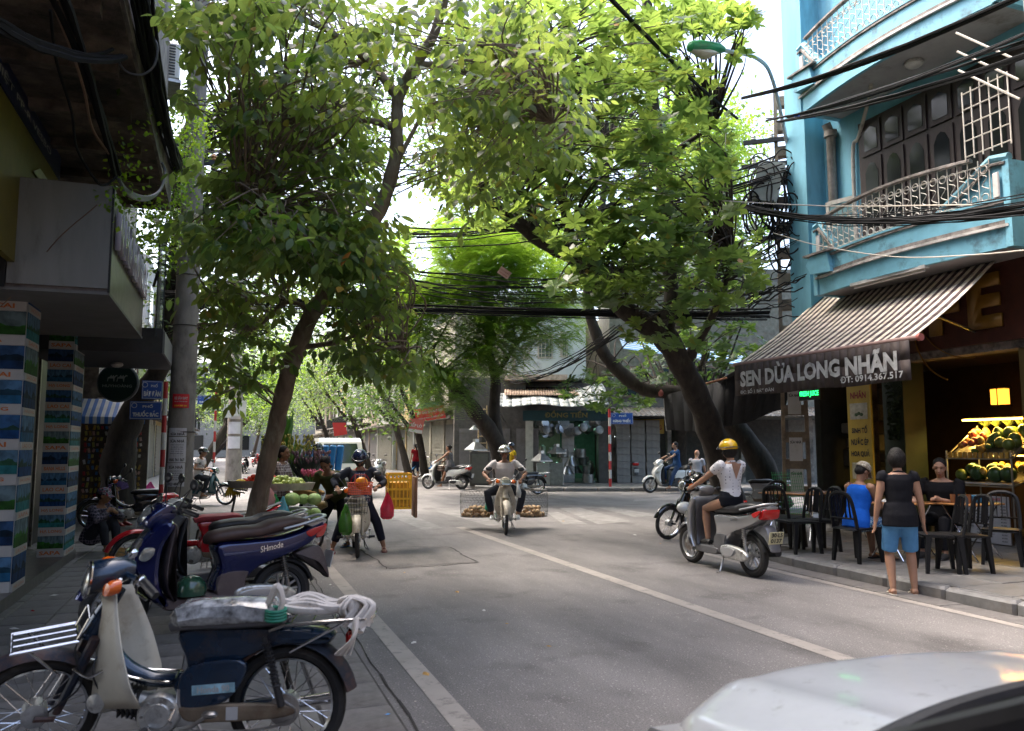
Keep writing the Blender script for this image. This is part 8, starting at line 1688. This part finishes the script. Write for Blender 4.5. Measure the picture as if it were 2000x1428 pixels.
# ================================================================ CAFE FURNITURE
m_chair = mat('chair_plastic', (.010, .010, .011), .45, var=.2, spec=.25)
def chair(label, x, y, rz, z=.128):
    t = thing('plastic_chair', label, 'chair', (x, y, z), R(rz), 'black plastic chairs on the cafe pavement')
    if 'seat' not in MESHC:
        MESHC['seat'] = panel([(-.2, .40), (-.2, .43), (.2, .445), (.22, .42), (.2, .40)], -.2, .2, .01).mesh('seat', m_chair)
        b = B().tube(spline([(-.2, -.19, .42), (-.235, -.185, .62), (-.27, -.16, .80), (-.285, -.08, .86), (-.29, 0, .87), (-.285, .08, .86), (-.27, .16, .80), (-.235, .185, .62), (-.2, .19, .42)], 3), .018, 6, ry=.026); b.tube([(-.235, -.18, .55), (-.25, 0, .55), (-.235, .18, .55)], .012, 5, ry=.02); MESHC['backrest'] = b.mesh('backrest', m_chair)
        MESHC['slat'] = B().tube([(-.245, 0, .55), (-.28, 0, .86)], .016, 5, ry=.006).mesh('slat', m_chair)
        MESHC['leg'] = B().rings([[V((x_ * k + dx, y_ * k + dx, z_)) for x_, y_ in ((-1, -1), (1, -1), (1, 1), (-1, 1))] for k, dx, z_ in ((.03, 0, .41), (.018, .035, 0))]).mesh('leg', m_chair, False)
    link('seat', MESHC['seat'], t); bk_ = link('backrest', MESHC['backrest'], t)
    for k in (-2, -1, 0, 1, 2): o = link('slat', MESHC['slat'], bk_); o.location = (.012 * abs(k), k * .055, 0)
    for k, a in enumerate((0, 90, 180, 270)): o = link('leg', MESHC['leg'], t); o.location = (.17 * (1 if k in (0, 3) else -1), .17 * (1 if k < 2 else -1), 0); o.rotation_euler.z = R(a)
    return t
for lab, px_, py_, d, rz in (('first black chair left of the row behind the silver scooter', 1535, 1075, 11.6, 20), ('black chair at the first wooden table left of the capped man', 1562, 1075, 11.0, 175), ('black chair right of the first table with its back to the street', 1600, 1070, 11.2, 170), ('black chair under the man in the blue sleeveless shirt', 1690, 1108, 9.4, 0), ('black chair in front of the second table, left one of the pair', 1838, 1130, 9.3, 150), ('black chair in front of the second table, right one of the pair', 1885, 1125, 9.3, 165), ('black chair alone at the right beside the menu board', 1960, 1098, 9.9, 215), ('black chair under the man in the black shirt', 1815, 1070, 10.4, 0), ('black chair standing in the shade by the leaning trunk', 1500, 1040, 13.5, 90)):
    g = P(px_, py_, d)
    if 'sleeveless' in lab: g = V((*pt2.xy, 0)); rz = 5
    if 'black shirt' in lab: g = V((*pb2.xy, 0)); rz = 200
    chair(lab, g.x, g.y, rz)
m_top = mat('table_wood', (.34, .15, .05), .3, var=.35, scale=4, stretch=(1, 6, 1), coat=.4)
def table(label, x, y, rz, L_=.9, W_=.55):
    t = thing('folding_table', label, 'table', (x, y, .128), R(rz)); B().cbox((0, 0, .71), (L_, W_, .025), .01).make('tabletop', m_top, t)
    for s in (-1, 1):
        for k in (-1, 1): B().tube([(s * L_ * .38, k * W_ * .42, .01), (s * L_ * .3, -k * W_ * .42, .69)], .011, 6).make('leg', chrome, t)
    return t
tb1 = table('wooden folding table on shiny crossed legs left of the capped man', *G(1550, 1052, .13).xy, -60); tb1b = table('second wooden folding table further right behind the black chairs', *G(1640, 1050, .13).xy, -60)
tb2 = table('wooden table between the capped man and the man in black', *((pt2 + pb2) / 2).xy, 10); tb3 = table('small wooden table with a blue napkin box near the menu board', 9.15, 7.85, 10, .7)
nb_ = B().cbox((0, 0, .05), (.16, .12, .1), .01).make('napkin_box', mat('blue_box', (.02, .12, .22), .5), None); nb_.location = tb3.location + V((.05, -.05, .725)); tag(nb_, 'blue napkin box on the small wooden table', 'napkin box')
nb_ = B().cbox((0, 0, .05), (.14, .1, .1), .01).make('napkin_box', mat('blue_box'), None); nb_.location = tb1b.location + V((.15, -.1, .725)); tag(nb_, 'pale blue napkin box on the table left of the capped man', 'napkin box')
npn = B().add([(-.22, -.15, 0), (.0, -.15, .03), (.22, -.15, .005), (-.22, .15, .01), (0, .15, .035), (.22, .15, 0)], [(0, 1, 4, 3), (1, 2, 5, 4)]).make('newspaper', mat('newsprint', (.5, .49, .46), .8, var=.4, scale=50), None); solid(npn, .004); npn.location = tb2.location + V((-.1, -.02, .73)); npn.rotation_euler.z = .6; tag(npn, 'open newspaper on the table before the capped man', 'newspaper')
for k in range(3):
    gl = B().lathe([(.028, 0), (.034, .11), (.03, .11), (.025, .01)], n=12).make('glass', mat('tea_glass', (.2, .08, .03), .1, var=.1), None); gl.location = tb3.location + V((-.22 + k * .08, .05 - .05 * k, .725)); tag(gl, 'dark tea glass on the small wooden table, %s' % ['left', 'middle', 'right'][k], 'glass', 'tea glasses on the small table')
# dark stock of the shop left of the banner
for k in range(26):
    o = B().cbox((0, 0, 0), (rnd.uniform(.15, .4), rnd.uniform(.2, .5), rnd.uniform(.15, .4)), .02).make('bundle', rnd.choice((m_dkw, m_box2, m_dgrey, greyp)), None); o.location = (rnd.uniform(11.3, 12.0), rnd.uniform(11.75, 12.4), .25 + .28 * (k // 3)); tag(o, 'dark bundle of stock stacked in the shop left of the yellow banner', 'bundle', 'stock stacked beside the yellow banner')
net = thing('green_net', 'bright green netting draped at the foot of the square pole', 'netting', P(1538, 985, 13.6)); b = B()
for k in range(16):
    b.tube(spline([(-.3 + k * .04, 0, .55), (-.32 + k * .043, -.05, .2), (-.3 + k * .045, -.1, -.35)], 3), .004, 3); b.tube([(-.32, -.02 - .006 * k, .5 - k * .055), (.3, -.02 - .006 * k, .52 - k * .055)], .004, 3)
b.make('mesh_net', mat('green_nylon', (.02, .25, .06), .5), net)
cpx = thing('baseball_cap', 'white cap hanging on the front of the black motorbike', 'cap', bk2.matrix_basis @ V((.40, .22, .55)), 0); B().ell((0, 0, 0), (.15, .11, .10), 14, 10).ell((.1, 0, -.04), (.1, .09, .012), 12, 6).make('crown', m_whitep, cpx); 
# ================================================================ STREET SELLERS
m_tan = mat('bamboo', (.4, .24, .08), .7, var=.3, scale=14)
def bicycle(label, loc, rz):
    t = thing('bicycle', label, 'bicycle', loc, rz)
    for x in (-.53, .53): wheel(t, x, .33, .018, 'spoke', None, steel, 0)
    b = B()
    for p in (((-.53, 0, .33), (-.08, 0, .30), (-.2, 0, .78), (-.53, 0, .33)), ((-.08, 0, .3), (.40, 0, .68), (-.18, 0, .70)), ((.53, 0, .33), (.40, 0, .66), (.36, 0, .90))): b.tube(list(p), .016, 6)
    b.make('frame', m_dgrey, t); B().tube(spline([(.22, -.28, .95), (.36, -.15, .98), (.37, .15, .98), (.22, .28, .95)], 4), .011, 6).make('handlebar', steel, t); B().ell((-.22, 0, .84), (.13, .08, .035)).make('saddle', black, t); B().box((-.55, 0, .72), (.4, .18, .02)).make('rack', steel, t); return t
gbk = P(560, 1080, 11.2); gbk.z = 0
bic = bicycle('fruit seller bicycle loaded with trays and bags behind the leaning tree', gbk + V((-.35, .0, 0)), R(175))
def tray(label, c, a, b_, z, ang=0):
    t = thing('fruit_tray', label, 'tray', (c.x, c.y, z), ang); B().lathe([(.0, 0), (.9, 0), (1, .1), (.97, .1), (.88, .015), (0, .015)], n=20).make('basket', mat('grey_tray', (.4, .37, .34), .6, var=.2), t).scale = (a, b_, 1); return t
def heap(kind, mesh, c, a, b_, z, n, lab, grp, s=(.9, 1.1)):
    for k in range(n):
        q, r_ = rnd.uniform(0, 6.28), math.sqrt(rnd.random()); h = (1 - r_) * .12; o = link(kind, mesh); o.location = (c.x + a * r_ * math.cos(q), c.y + b_ * r_ * math.sin(q), z + h + rnd.uniform(0, .04)); o.rotation_euler = (rnd.uniform(0, 6), rnd.uniform(0, 6), 0); o.scale = (rnd.uniform(*s),) * 3; tag(o, lab, 'fruit', grp)
ft1, ft2 = P(497, 945, 11.6), P(560, 950, 11.4)
tray('grey tray heaped with tomatoes left in front of the checked shirt seller', ft1, .38, .3, ft1.z - .05); tray('grey tray heaped with pale guavas in front of the checked shirt seller', ft2, .40, .3, ft2.z - .05)
tom = B().ell((0, 0, 0), (.042, .042, .036), 10, 8).mesh('tomato', mat('tomato_skin', (.5, .035, .012), .2, var=.1)); gua = B().ell((0, 0, 0), (.045, .045, .05), 10, 8).mesh('guava', mat('guava_skin', (.34, .42, .09), .4, var=.2)); cab = B().ell((0, 0, 0), (.11, .11, .09), 12, 8).mesh('cabbage', mat('cabbage_skin', (.28, .42, .14), .6, var=.35, scale=6, bump=.6, bscale=10)); lime = B().ell((0, 0, 0), (.035,) * 3, 8, 6).mesh('lime', mat('lime_skin', (.06, .13, .02), .4))
heap('tomato', tom, ft1 + V((.1, 0, 0)), .28, .2, ft1.z, 44, 'red tomato in the tray before the checked shirt seller', 'tomatoes in the tray'); heap('guava', gua, ft2, .32, .22, ft2.z, 46, 'pale green guava in the tray beside the tomatoes', 'guavas in the tray')
for k in range(9): o = link('cabbage', cab); o.location = P(570 + (k % 3) * 22, 975 + (k // 3) * 28, 11.1 + .1 * (k % 2)); o.scale = (rnd.uniform(.8, 1.1),) * 3; tag(o, 'green cabbage in the net hanging at the side of the bicycle', 'cabbage', 'cabbages at the side of the bicycle')
for cx, cy in ((470, 942), (455, 955), (520, 925)):
    bn_ = thing('banana_bunch', 'bunch of yellow bananas %s' % {470: 'at the left end of the fruit trays', 455: 'hanging lowest at the left of the trays', 520: 'behind the leaning trunk on the tray'}[cx], 'bananas', P(cx, cy, 11.5))
    for k in range(7): a = -.6 + k * .2; B().tube(spline([(0, 0, .04), (.07 * math.sin(a) * 1.2, -.05, .02), (.12 * math.sin(a) * 1.3, -.06, -.06), (.12 * math.sin(a) * 1.3, -.02, -.12)], 3), interp([.008, .019, .019, .006], 10), 7).make('banana', mat('banana_skin', (.6, .42, .03), .5, var=.15), bn_)
def bag(label, p, rx, rz_, m, nm='plastic_bag'):
    t = thing(nm, label, 'bag', p); pts = [(0, 0, 0), (0, 0, -.3 * rz_), (0, 0, -.6 * rz_), (0, 0, -.9 * rz_), (0, 0, -rz_)]; b = B().tube(pts, [.01, rx * .6, rx, rx * .95, rx * .6], 14, side=(1, 0, 0), ry=[.01, rx * .4, rx * .7, rx * .7, rx * .4]); b.v = [tuple(V(q) + V((rnd.uniform(-1, 1), rnd.uniform(-1, 1), rnd.uniform(-1, 1))) * rx * .09) for q in b.v]; b.make('bag', m, t, True, 30); return t
pb = lambda n, c: mat(n, c, .25, var=.25, scale=10, bump=.7, bscale=16, alpha=.9)
bag('light blue plastic bag hanging on the fruit bicycle', P(553, 970, 10.9), .10, .42, pb('bag_blue', (.12, .42, .55))); bag('green plastic bag hanging on the fruit bicycle', P(538, 965, 11), .09, .34, pb('bag_green', (.03, .3, .08))); bag('pink and white bag hanging on the fruit bicycle handlebar', P(525, 950, 11), .12, .3, pb('bag_pink', (.5, .25, .25)))
bag('red plastic bag hanging from the right handlebar of the cream motorbike', P(757, 962, 10.9), .095, .36, pb('bag_red', (.55, .02, .05))); bag('long green bag of vegetables hanging left of the cream motorbike', P(676, 985, 11.2), .10, .42, pb('bag_veg', (.06, .2, .03))); bag('small pale bag hanging on the yellow crate', P(782, 960, 12.2), .07, .17, pb('bag_pale', (.35, .42, .38)))
cbg = thing('clear_bag', 'clear plastic bag of pale goods standing on the white line', 'plastic bag', G(624, 1083)); B().tube([(0, 0, .01), (0, 0, .1), (0, 0, .22), (0, 0, .28), (.02, 0, .34)], [.15, .17, .15, .09, .12], 16, ry=[.11, .13, .11, .06, .05]).make('bag', mat('clear_film', (.6, .6, .62), .12, var=.2, bump=.9, bscale=12, alpha=.45), cbg, True, 30); B().ell((0, 0, .09), (.11, .08, .08), 12, 8).make('contents', mat('pale_goods', (.5, .38, .3), .7, var=.6, scale=30), cbg)
bkr = thing('shopping_basket', 'orange red shopping basket with an orange bag on the wire front basket', 'basket', P(703, 965, 10.75), aw_ + math.pi / 2); b = B(); m_or = mat('orange_red', (.6, .09, .03), .4)
for z in range(6):
    k = .15 + z * .004; b.tube([(-k, -.09, z * .03), (k, -.09, z * .03), (k, .09, z * .03), (-k, .09, z * .03)], .005, 4, closed=True)
for k in range(13):
    for s in (-1, 1): b.tube([(-.15 + k * .025, s * .09, 0), (-.16 + k * .0265, s * .092, .16)], .004, 4)
b.make('weave', m_or, bkr)
for s in (-1, 1): B().tube([(-.07, s * .06, .15), (-.06, s * .05, .26), (.06, s * .05, .26), (.07, s * .06, .15)], .008, 5).make('handle', mat('pink_red', (.55, .12, .1), .4), bkr)
B().ell((.02, 0, .14), (.09, .06, .09), 12, 8).make('orange_bag', mat('orange_film', (.75, .28, .01), .3, bump=.5, bscale=14), bkr)
cr_ = thing('plastic_crate', 'yellow plastic crate strapped behind the woman in the polka dot apron', 'crate', P(778, 962, 12.2) + V((0, 0, -.22)), aw_); m_cr = mat('crate_yellow', (.85, .46, .02), .4, var=.08); b = B()
for z in (0, .14, .28, .42, .5): b.box((0, -.17, z), (.5, .015, .03)).box((0, .17, z), (.5, .015, .03)).box((.25, 0, z), (.015, .35, .03)).box((-.25, 0, z), (.015, .35, .03))
for k in range(9):
    for s in (-1, 1): b.box((-.24 + k * .06, s * .17, .25), (.018, .012, .5))
    if k < 7: b.box((.25, -.17 + k * .0567, .25), (.012, .018, .5)).box((-.25, -.17 + k * .0567, .25), (.012, .018, .5))
b.make('lattice', m_cr, cr_, False)['kind'] = 'stuff'; B().box((0, 0, .0), (.49, .33, .01)).make('floor', m_cr, cr_, False); B().box((0, 0, .2), (.42, .28, .36)).make('contents', mat('amber_goods', (.6, .33, .03), .6, var=.4), cr_, False)
cdb = B().cbox((0, 0, .3), (.5, .04, .62), .004).make('cardboard_sheet', mat('cardboard', (.22, .12, .07), .8, var=.15), None); cdb.location = P(815, 960, 12.4) + V((-.02, .1, -.38)); cdb.rotation_euler.z = aw_; tag(cdb, 'brown cardboard sheet behind the yellow crate', 'cardboard')
# flowers
m_stalk = mat('gladiolus_green', (.06, .16, .03), .5, var=.4); m_wrapg = mat('dark_wrap', (.05, .07, .055), .4, var=.4)
def bouquet(label, p, n, h, spread, m, lw=.02, tips=None):
    t = thing('flower_bundle', label, 'flowers', p); b = B(); tp_ = B()
    for k in range(n):
        a, r_ = rnd.uniform(0, 6.28), rnd.random() ** .5 * spread; tip = V((r_ * math.cos(a), r_ * math.sin(a), h * rnd.uniform(.75, 1.05))); q = V((-math.sin(a), math.cos(a), 0)) * lw; md_ = tip * .55; b.quad(V((0, 0, 0)) - q * .4, V((0, 0, 0)) + q * .4, md_ + q, tip, md_ - q)
        if tips: tp_.ell(tip, (.018, .018, .035), 6, 5)
    b.make('stalks', m, t, False)['kind'] = 'stuff'
    if tips: tp_.make('blossoms', tips, t)['kind'] = 'stuff'
    return t
fp = P(590, 985, 14.3)
bouquet('tall fan of pale green gladioli behind the checked shirt seller', P(560, 960, 14.2), 150, .95, .5, mat('young_green', (.16, .3, .04), .5, var=.3), .014, mat('bud_yellow', (.4, .35, .06), .6)); bouquet('dark wrapped bundle of purple gladioli between the seller and the rider', P(597, 955, 14), 120, .62, .42, m_wrapg, .03, mat('bud_mauve', (.2, .1, .12), .6)); bouquet('large upright banana like leaves over the flower bundles', P(555, 900, 14.4), 16, .95, .25, mat('big_green_leaf', (.09, .25, .03), .4, var=.2), .07)
bouquet('pink and green bunch beside the bamboo basket', P(612, 955, 13), 60, .28, .2, m_stalk, .012, mat('bud_pink', (.6, .12, .2), .6)); bouquet('orange heliconia flowers left of the gladioli', P(545, 885, 14.2), 10, .35, .1, mat('orange_petal', (.6, .16, .02), .5), .03)
bsk = thing('bamboo_basket', 'wide shallow bamboo basket rim beside the bending man', 'basket', P(600, 955, 12.6)); B().torus((0, 0, 0), (.25, -.1, 1), .27, .018, 28, 6).make('rim', m_tan, bsk); B().lathe([(.27, 0), (.2, -.1), (.05, -.14)], (0, 0, 0), (.25, -.1, 1), 20, False).make('bowl', m_tan, bsk)
sbk = thing('straw_basket', 'round straw basket on the paving before the crouching person', 'basket', P(231, 1100, 10.5)); sbk.location.z = .03; B().lathe([(.12, 0), (.17, .1), (.16, .2), (.15, .2), (.15, .1), (.11, .02)], n=20).make('basket', m_tan, sbk)
sto = thing('blue_stool', 'blue plastic stool with pink bags on it behind the black motorbike', 'stool', P(301, 940, 18.5)); sto.location.z = .01; m_bs = mat('stool_blue', (.02, .12, .45), .4)
B().cbox((0, 0, .42), (.3, .3, .04), .01).make('seat', m_bs, sto)
for x in (-1, 1):
    for y in (-1, 1): B().tube([(.12 * x, .12 * y, .4), (.16 * x, .16 * y, 0)], .018, 6).make('leg', m_bs, sto)
bag('bright pink bag on the blue stool', sto.location + V((-.08, 0, .75)), .14, .32, pb('bag_magenta', (.65, .06, .28)))
# ================================================================ VAN AND CAR
vp = P(668, 872, 24.2); van = thing('white_van', 'small white van facing the camera in the middle distance', 'van', (vp.x, vp.y + .1, 0), R(-93)); m_van = mat('van_paint', (.6, .6, .55), .3, var=.04, coat=.6)
b = B(); prof = [(0, .42), (.03, .85), (.08, 1.02), (.42, 1.72), (.75, 1.84), (3.3, 1.86), (3.42, 1.6), (3.45, .42)]
b.rings([[V((-x, y * (1 if z < 1.1 else 1 - .13 * (z - 1.1) / .75), z)) for x, z in prof] for y in (-.72, -.70, .70, .72)]); b.make('body', m_van, van, True, 30, fix=True)
B().prism([(-.58, 0), (.58, 0), (.50, .66), (-.50, .66)], (-.115, 0, 1.06), (0, 1, 0), (-.43, 0, .9), (.02, 0, .012)).make('windshield', mat('van_glass', (.02, .03, .03), .04, var=0), van, False)
B().tube([(-.06, -.5, 1.05), (-.12, .1, 1.12)], .01, 4).make('wiper', black, van); B().cbox((.03, 0, .42), (.14, 1.44, .26), .03).make('bumper', black, van); B().cbox((.01, 0, .78), (.05, .8, .22), .015).make('grille_panel', mat('van_grey', (.42, .42, .42), .4), van); B().box((.04, 0, .78), (.012, .09, .05)).make('emblem', chrome, van, False)
for s in (-1, 1): B().cbox((.0, s * .56, .82), (.06, .2, .17), .03).make('headlight', lensg, van); B().cyl((-.6, s * .70, .28), (-.6, s * .55, .28), .28, 18).make('wheel', rubber, van); B().cbox((-.25, s * .84, 1.3), (.06, .12, .2), .02).make('mirror', black, van); B().prism([(-.4, 1.15), (-1.2, 1.15), (-1.2, 1.65), (-.62, 1.65)], (0, s * .70, 0), (1, 0, 0), (0, -.1 * s, 1), (0, s * .012, .0)).make('side_window', glass_dark, van, False, fix=True)
npv = B().box((.105, 0, .45), (.01, .47, .11)).make('number_plate', m_label, van, False); text('29A-483.17', (.112, 0, .45), (0, 1, 0), (0, 0, 1), .40, .075, m_blk, npv, bold=.04)
car = thing('silver_car', 'silver car bonnet and windscreen corner very close at the bottom right', 'car', (1.14, 2.1, 0), R(0)); m_car = mat('car_silver', (.58, .60, .62), .3, .05, var=.03, coat=1.0, dirt=.1, dirtcol=(.3, .3, .3), scale=20)
def hood(u, v):
    y = -.74 + .12 * (1 - (2 * v - 1) ** 2) * (1 - u) + u * 1.02; c = 2 * v - 1; x = .86 + .86 * c * (1 - .10 * max(0, u - .6) ** 1.5 * 3); z = .985 - .10 * u - .9 * max(0, u - .72) ** 2.0 * 2.2 - .075 * abs(c) ** 3 - .30 * max(0, abs(c) - .90) * 5 + .012 * math.exp(-((abs(c) - .62) / .08) ** 2)
    return (x, y - .27 * abs(c) ** 3.0 * u, z - .02)
sheet(hood, 26, 40).make('bonnet', m_car, car, True, 80)
b = B(); b.rings([[V((x, -.76, .90)), V((x, .0, .78)), V((x, .2, .62)), V((x, .24, .3)), V((x, -3.9, .3)), V((x, -4.0, .9)), V((x, -2.8, 1.0))] for x in (.04, 1.68)]); b.make('body', m_car, car, True, 30, fix=True)
B().add([(.1, -.74, .95), (.86, -.62, .985), (1.62, -.74, .95), (1.42, -1.6, 1.40), (.86, -1.52, 1.42), (.3, -1.6, 1.40)], [(0, 1, 4, 5), (1, 2, 3, 4)]).make('windscreen', glass_dark, car, False); B().rings([[V((.3 - e, -1.75, 1.40 + e)), V((1.42 + e, -1.75, 1.40 + e)), V((1.42 + e, -3.2, 1.38 + e)), V((.3 - e, -3.2, 1.38 + e))] for e in (0, .015)]).make('roof', m_car, car, True); B().quad((.3, -3.2, 1.38), (1.42, -3.2, 1.38), (1.6, -3.9, .98), (.12, -3.9, .98)).quad((.08, -.76, .95), (.3, -1.6, 1.40), (.3, -3.2, 1.38), (.1, -3.9, .96)).make('side_glass', glass_dark, car, False); B().tube([(.07, -.74, .95), (.29, -1.6, 1.40)], .03, 8).make('windscreen_pillar', black, car); B().tube(spline([(.06, -.75, .955), (.46, -.655, .98), (.86, -.625, .992), (1.26, -.655, .98), (1.66, -.75, .955)], 4), .022, 8).make('cowl', black, car)
cpos = lambda a, c: V((.1, -.74, .95)).lerp(V((.86, -.62, .985)), a) * (1 - c) + V((.3, -1.6, 1.40)).lerp(V((.86, -1.52, 1.42)), a) * c + V((0, .006, .01))
b = B().quad(cpos(.80, .10), cpos(1.15, .10), cpos(1.15, .27), cpos(.80, .27)).make('round_sticker', mat('sticker_blue', (.02, .1, .4), .5), car, False); B().quad(*[p + V((0, .003, .005)) for p in (cpos(.86, .13), cpos(.98, .17), cpos(1.1, .15), cpos(1.08, .24), cpos(.88, .22))]).make('yellow_print', mat('yellow_print', (.7, .42, .03), .5), car, False)
for x in (.12, 1.6):
    for y in (-.35, -3.1): B().cyl((x, y, .31), (x + .01, y, .31), .31, 22).torus((x, y, .31), (1, 0, 0), .25, .06, 22, 6).make('wheel', rubber, car)
# ================================================================ LITTER
m_dry = mat('dry_leaf', (.42, .24, .07), .8, var=.4); m_lw = mat('litter_paper', (.55, .53, .5), .8, var=.1)
for px_, py_, s_, m, nm, lab in ((832, 1316, .055, m_dry, 'fallen_leaf', 'dry yellow leaf on the white line in the foreground'), (893, 1156, .05, m_dry, 'fallen_leaf', 'dry pale leaf on the asphalt near the road patch'), (1072, 1262, .025, m_dry, 'fallen_leaf', 'brown leaf scrap in the middle of the road'), (990, 1218, .02, m_dry, 'fallen_leaf', 'small brown leaf scrap nearer the left line'), (790, 1118, .025, m_dry, 'fallen_leaf', 'small orange leaf just below the road patch'), (945, 1192, .04, m_lw, 'paper_scrap', 'thin white paper strip on the asphalt'), (645, 1142, .035, m_lw, 'paper_scrap', 'white paper scrap beside the left line'), (808, 1255, .045, m_lw, 'paper_scrap', 'pale scrap lying on the left line'), (757, 1395, .02, m_bluep, 'bottle_cap', 'blue bottle cap on the paving slab'), (64, 1193, .04, m_redp, 'paper_scrap', 'red and white scrap on the dark paving'), (133, 1217, .035, m_redp, 'paper_scrap', 'red scrap on the dark paving left of the scooter'), (42, 1288, .05, MATS['green_nylon'], 'leaf_scrap', 'bright green vegetable scrap on the paving at the left'), (105, 1163, .05, m_lw, 'paper_scrap', 'white paper scrap near the plinth'), (28, 1228, .055, m_lw, 'paper_scrap', 'white scrap at the far left of the paving'), (1848, 1182, .02, m_lw, 'paper_scrap', 'white speck near the right edge line'), (1290, 1062, .03, m_dry, 'fallen_leaf', 'dry leaf in the gutter before the black motorbike'), (1100, 1018, .04, m_dry, 'fallen_leaf', 'yellow leaf on the crossing right of the baskets'), (1240, 1045, .05, m_lw, 'paper_scrap', 'paper scrap by the far end of the crossing')):
    z = .034 if px_ < 600 or px_ == 757 else .006; g = G(px_, py_, z); a = rnd.uniform(0, 6); e = V((math.cos(a), math.sin(a), 0)); f = V((-e.y, e.x, 0)) * .5
    o = B().add([-e * s_, f * s_, e * s_, -f * s_, V((0, 0, s_ * .25))], [(0, 3, 4), (3, 2, 4), (2, 1, 4), (1, 0, 4)]).make(nm, m, None, True); o.location = g; tag(o, lab, nm.replace('_', ' '), None)
b = B()
for _ in range(420):
    x, y = (rnd.uniform(1.0, 7.0), rnd.uniform(3.5, 20)) if rnd.random() < .5 else (rnd.choice((1.12, 6.95)) + rnd.gauss(0, .1), rnd.uniform(3.5, 14)); s_ = rnd.uniform(.004, .013); a = rnd.uniform(0, 3); e = V((math.cos(a), math.sin(a), 0)) * s_; f = V((-e.y, e.x, 0)) * .6; c = V((x, y, .008)); b.quad(c - e, c - f, c + e, c + f + V((0, 0, .003)))
tag(b.make('grit', mat('pale_grit', (.35, .31, .27), .9, var=.5), None, False), 'tiny pale grit and bits scattered on the road', 'grit', kind='stuff')
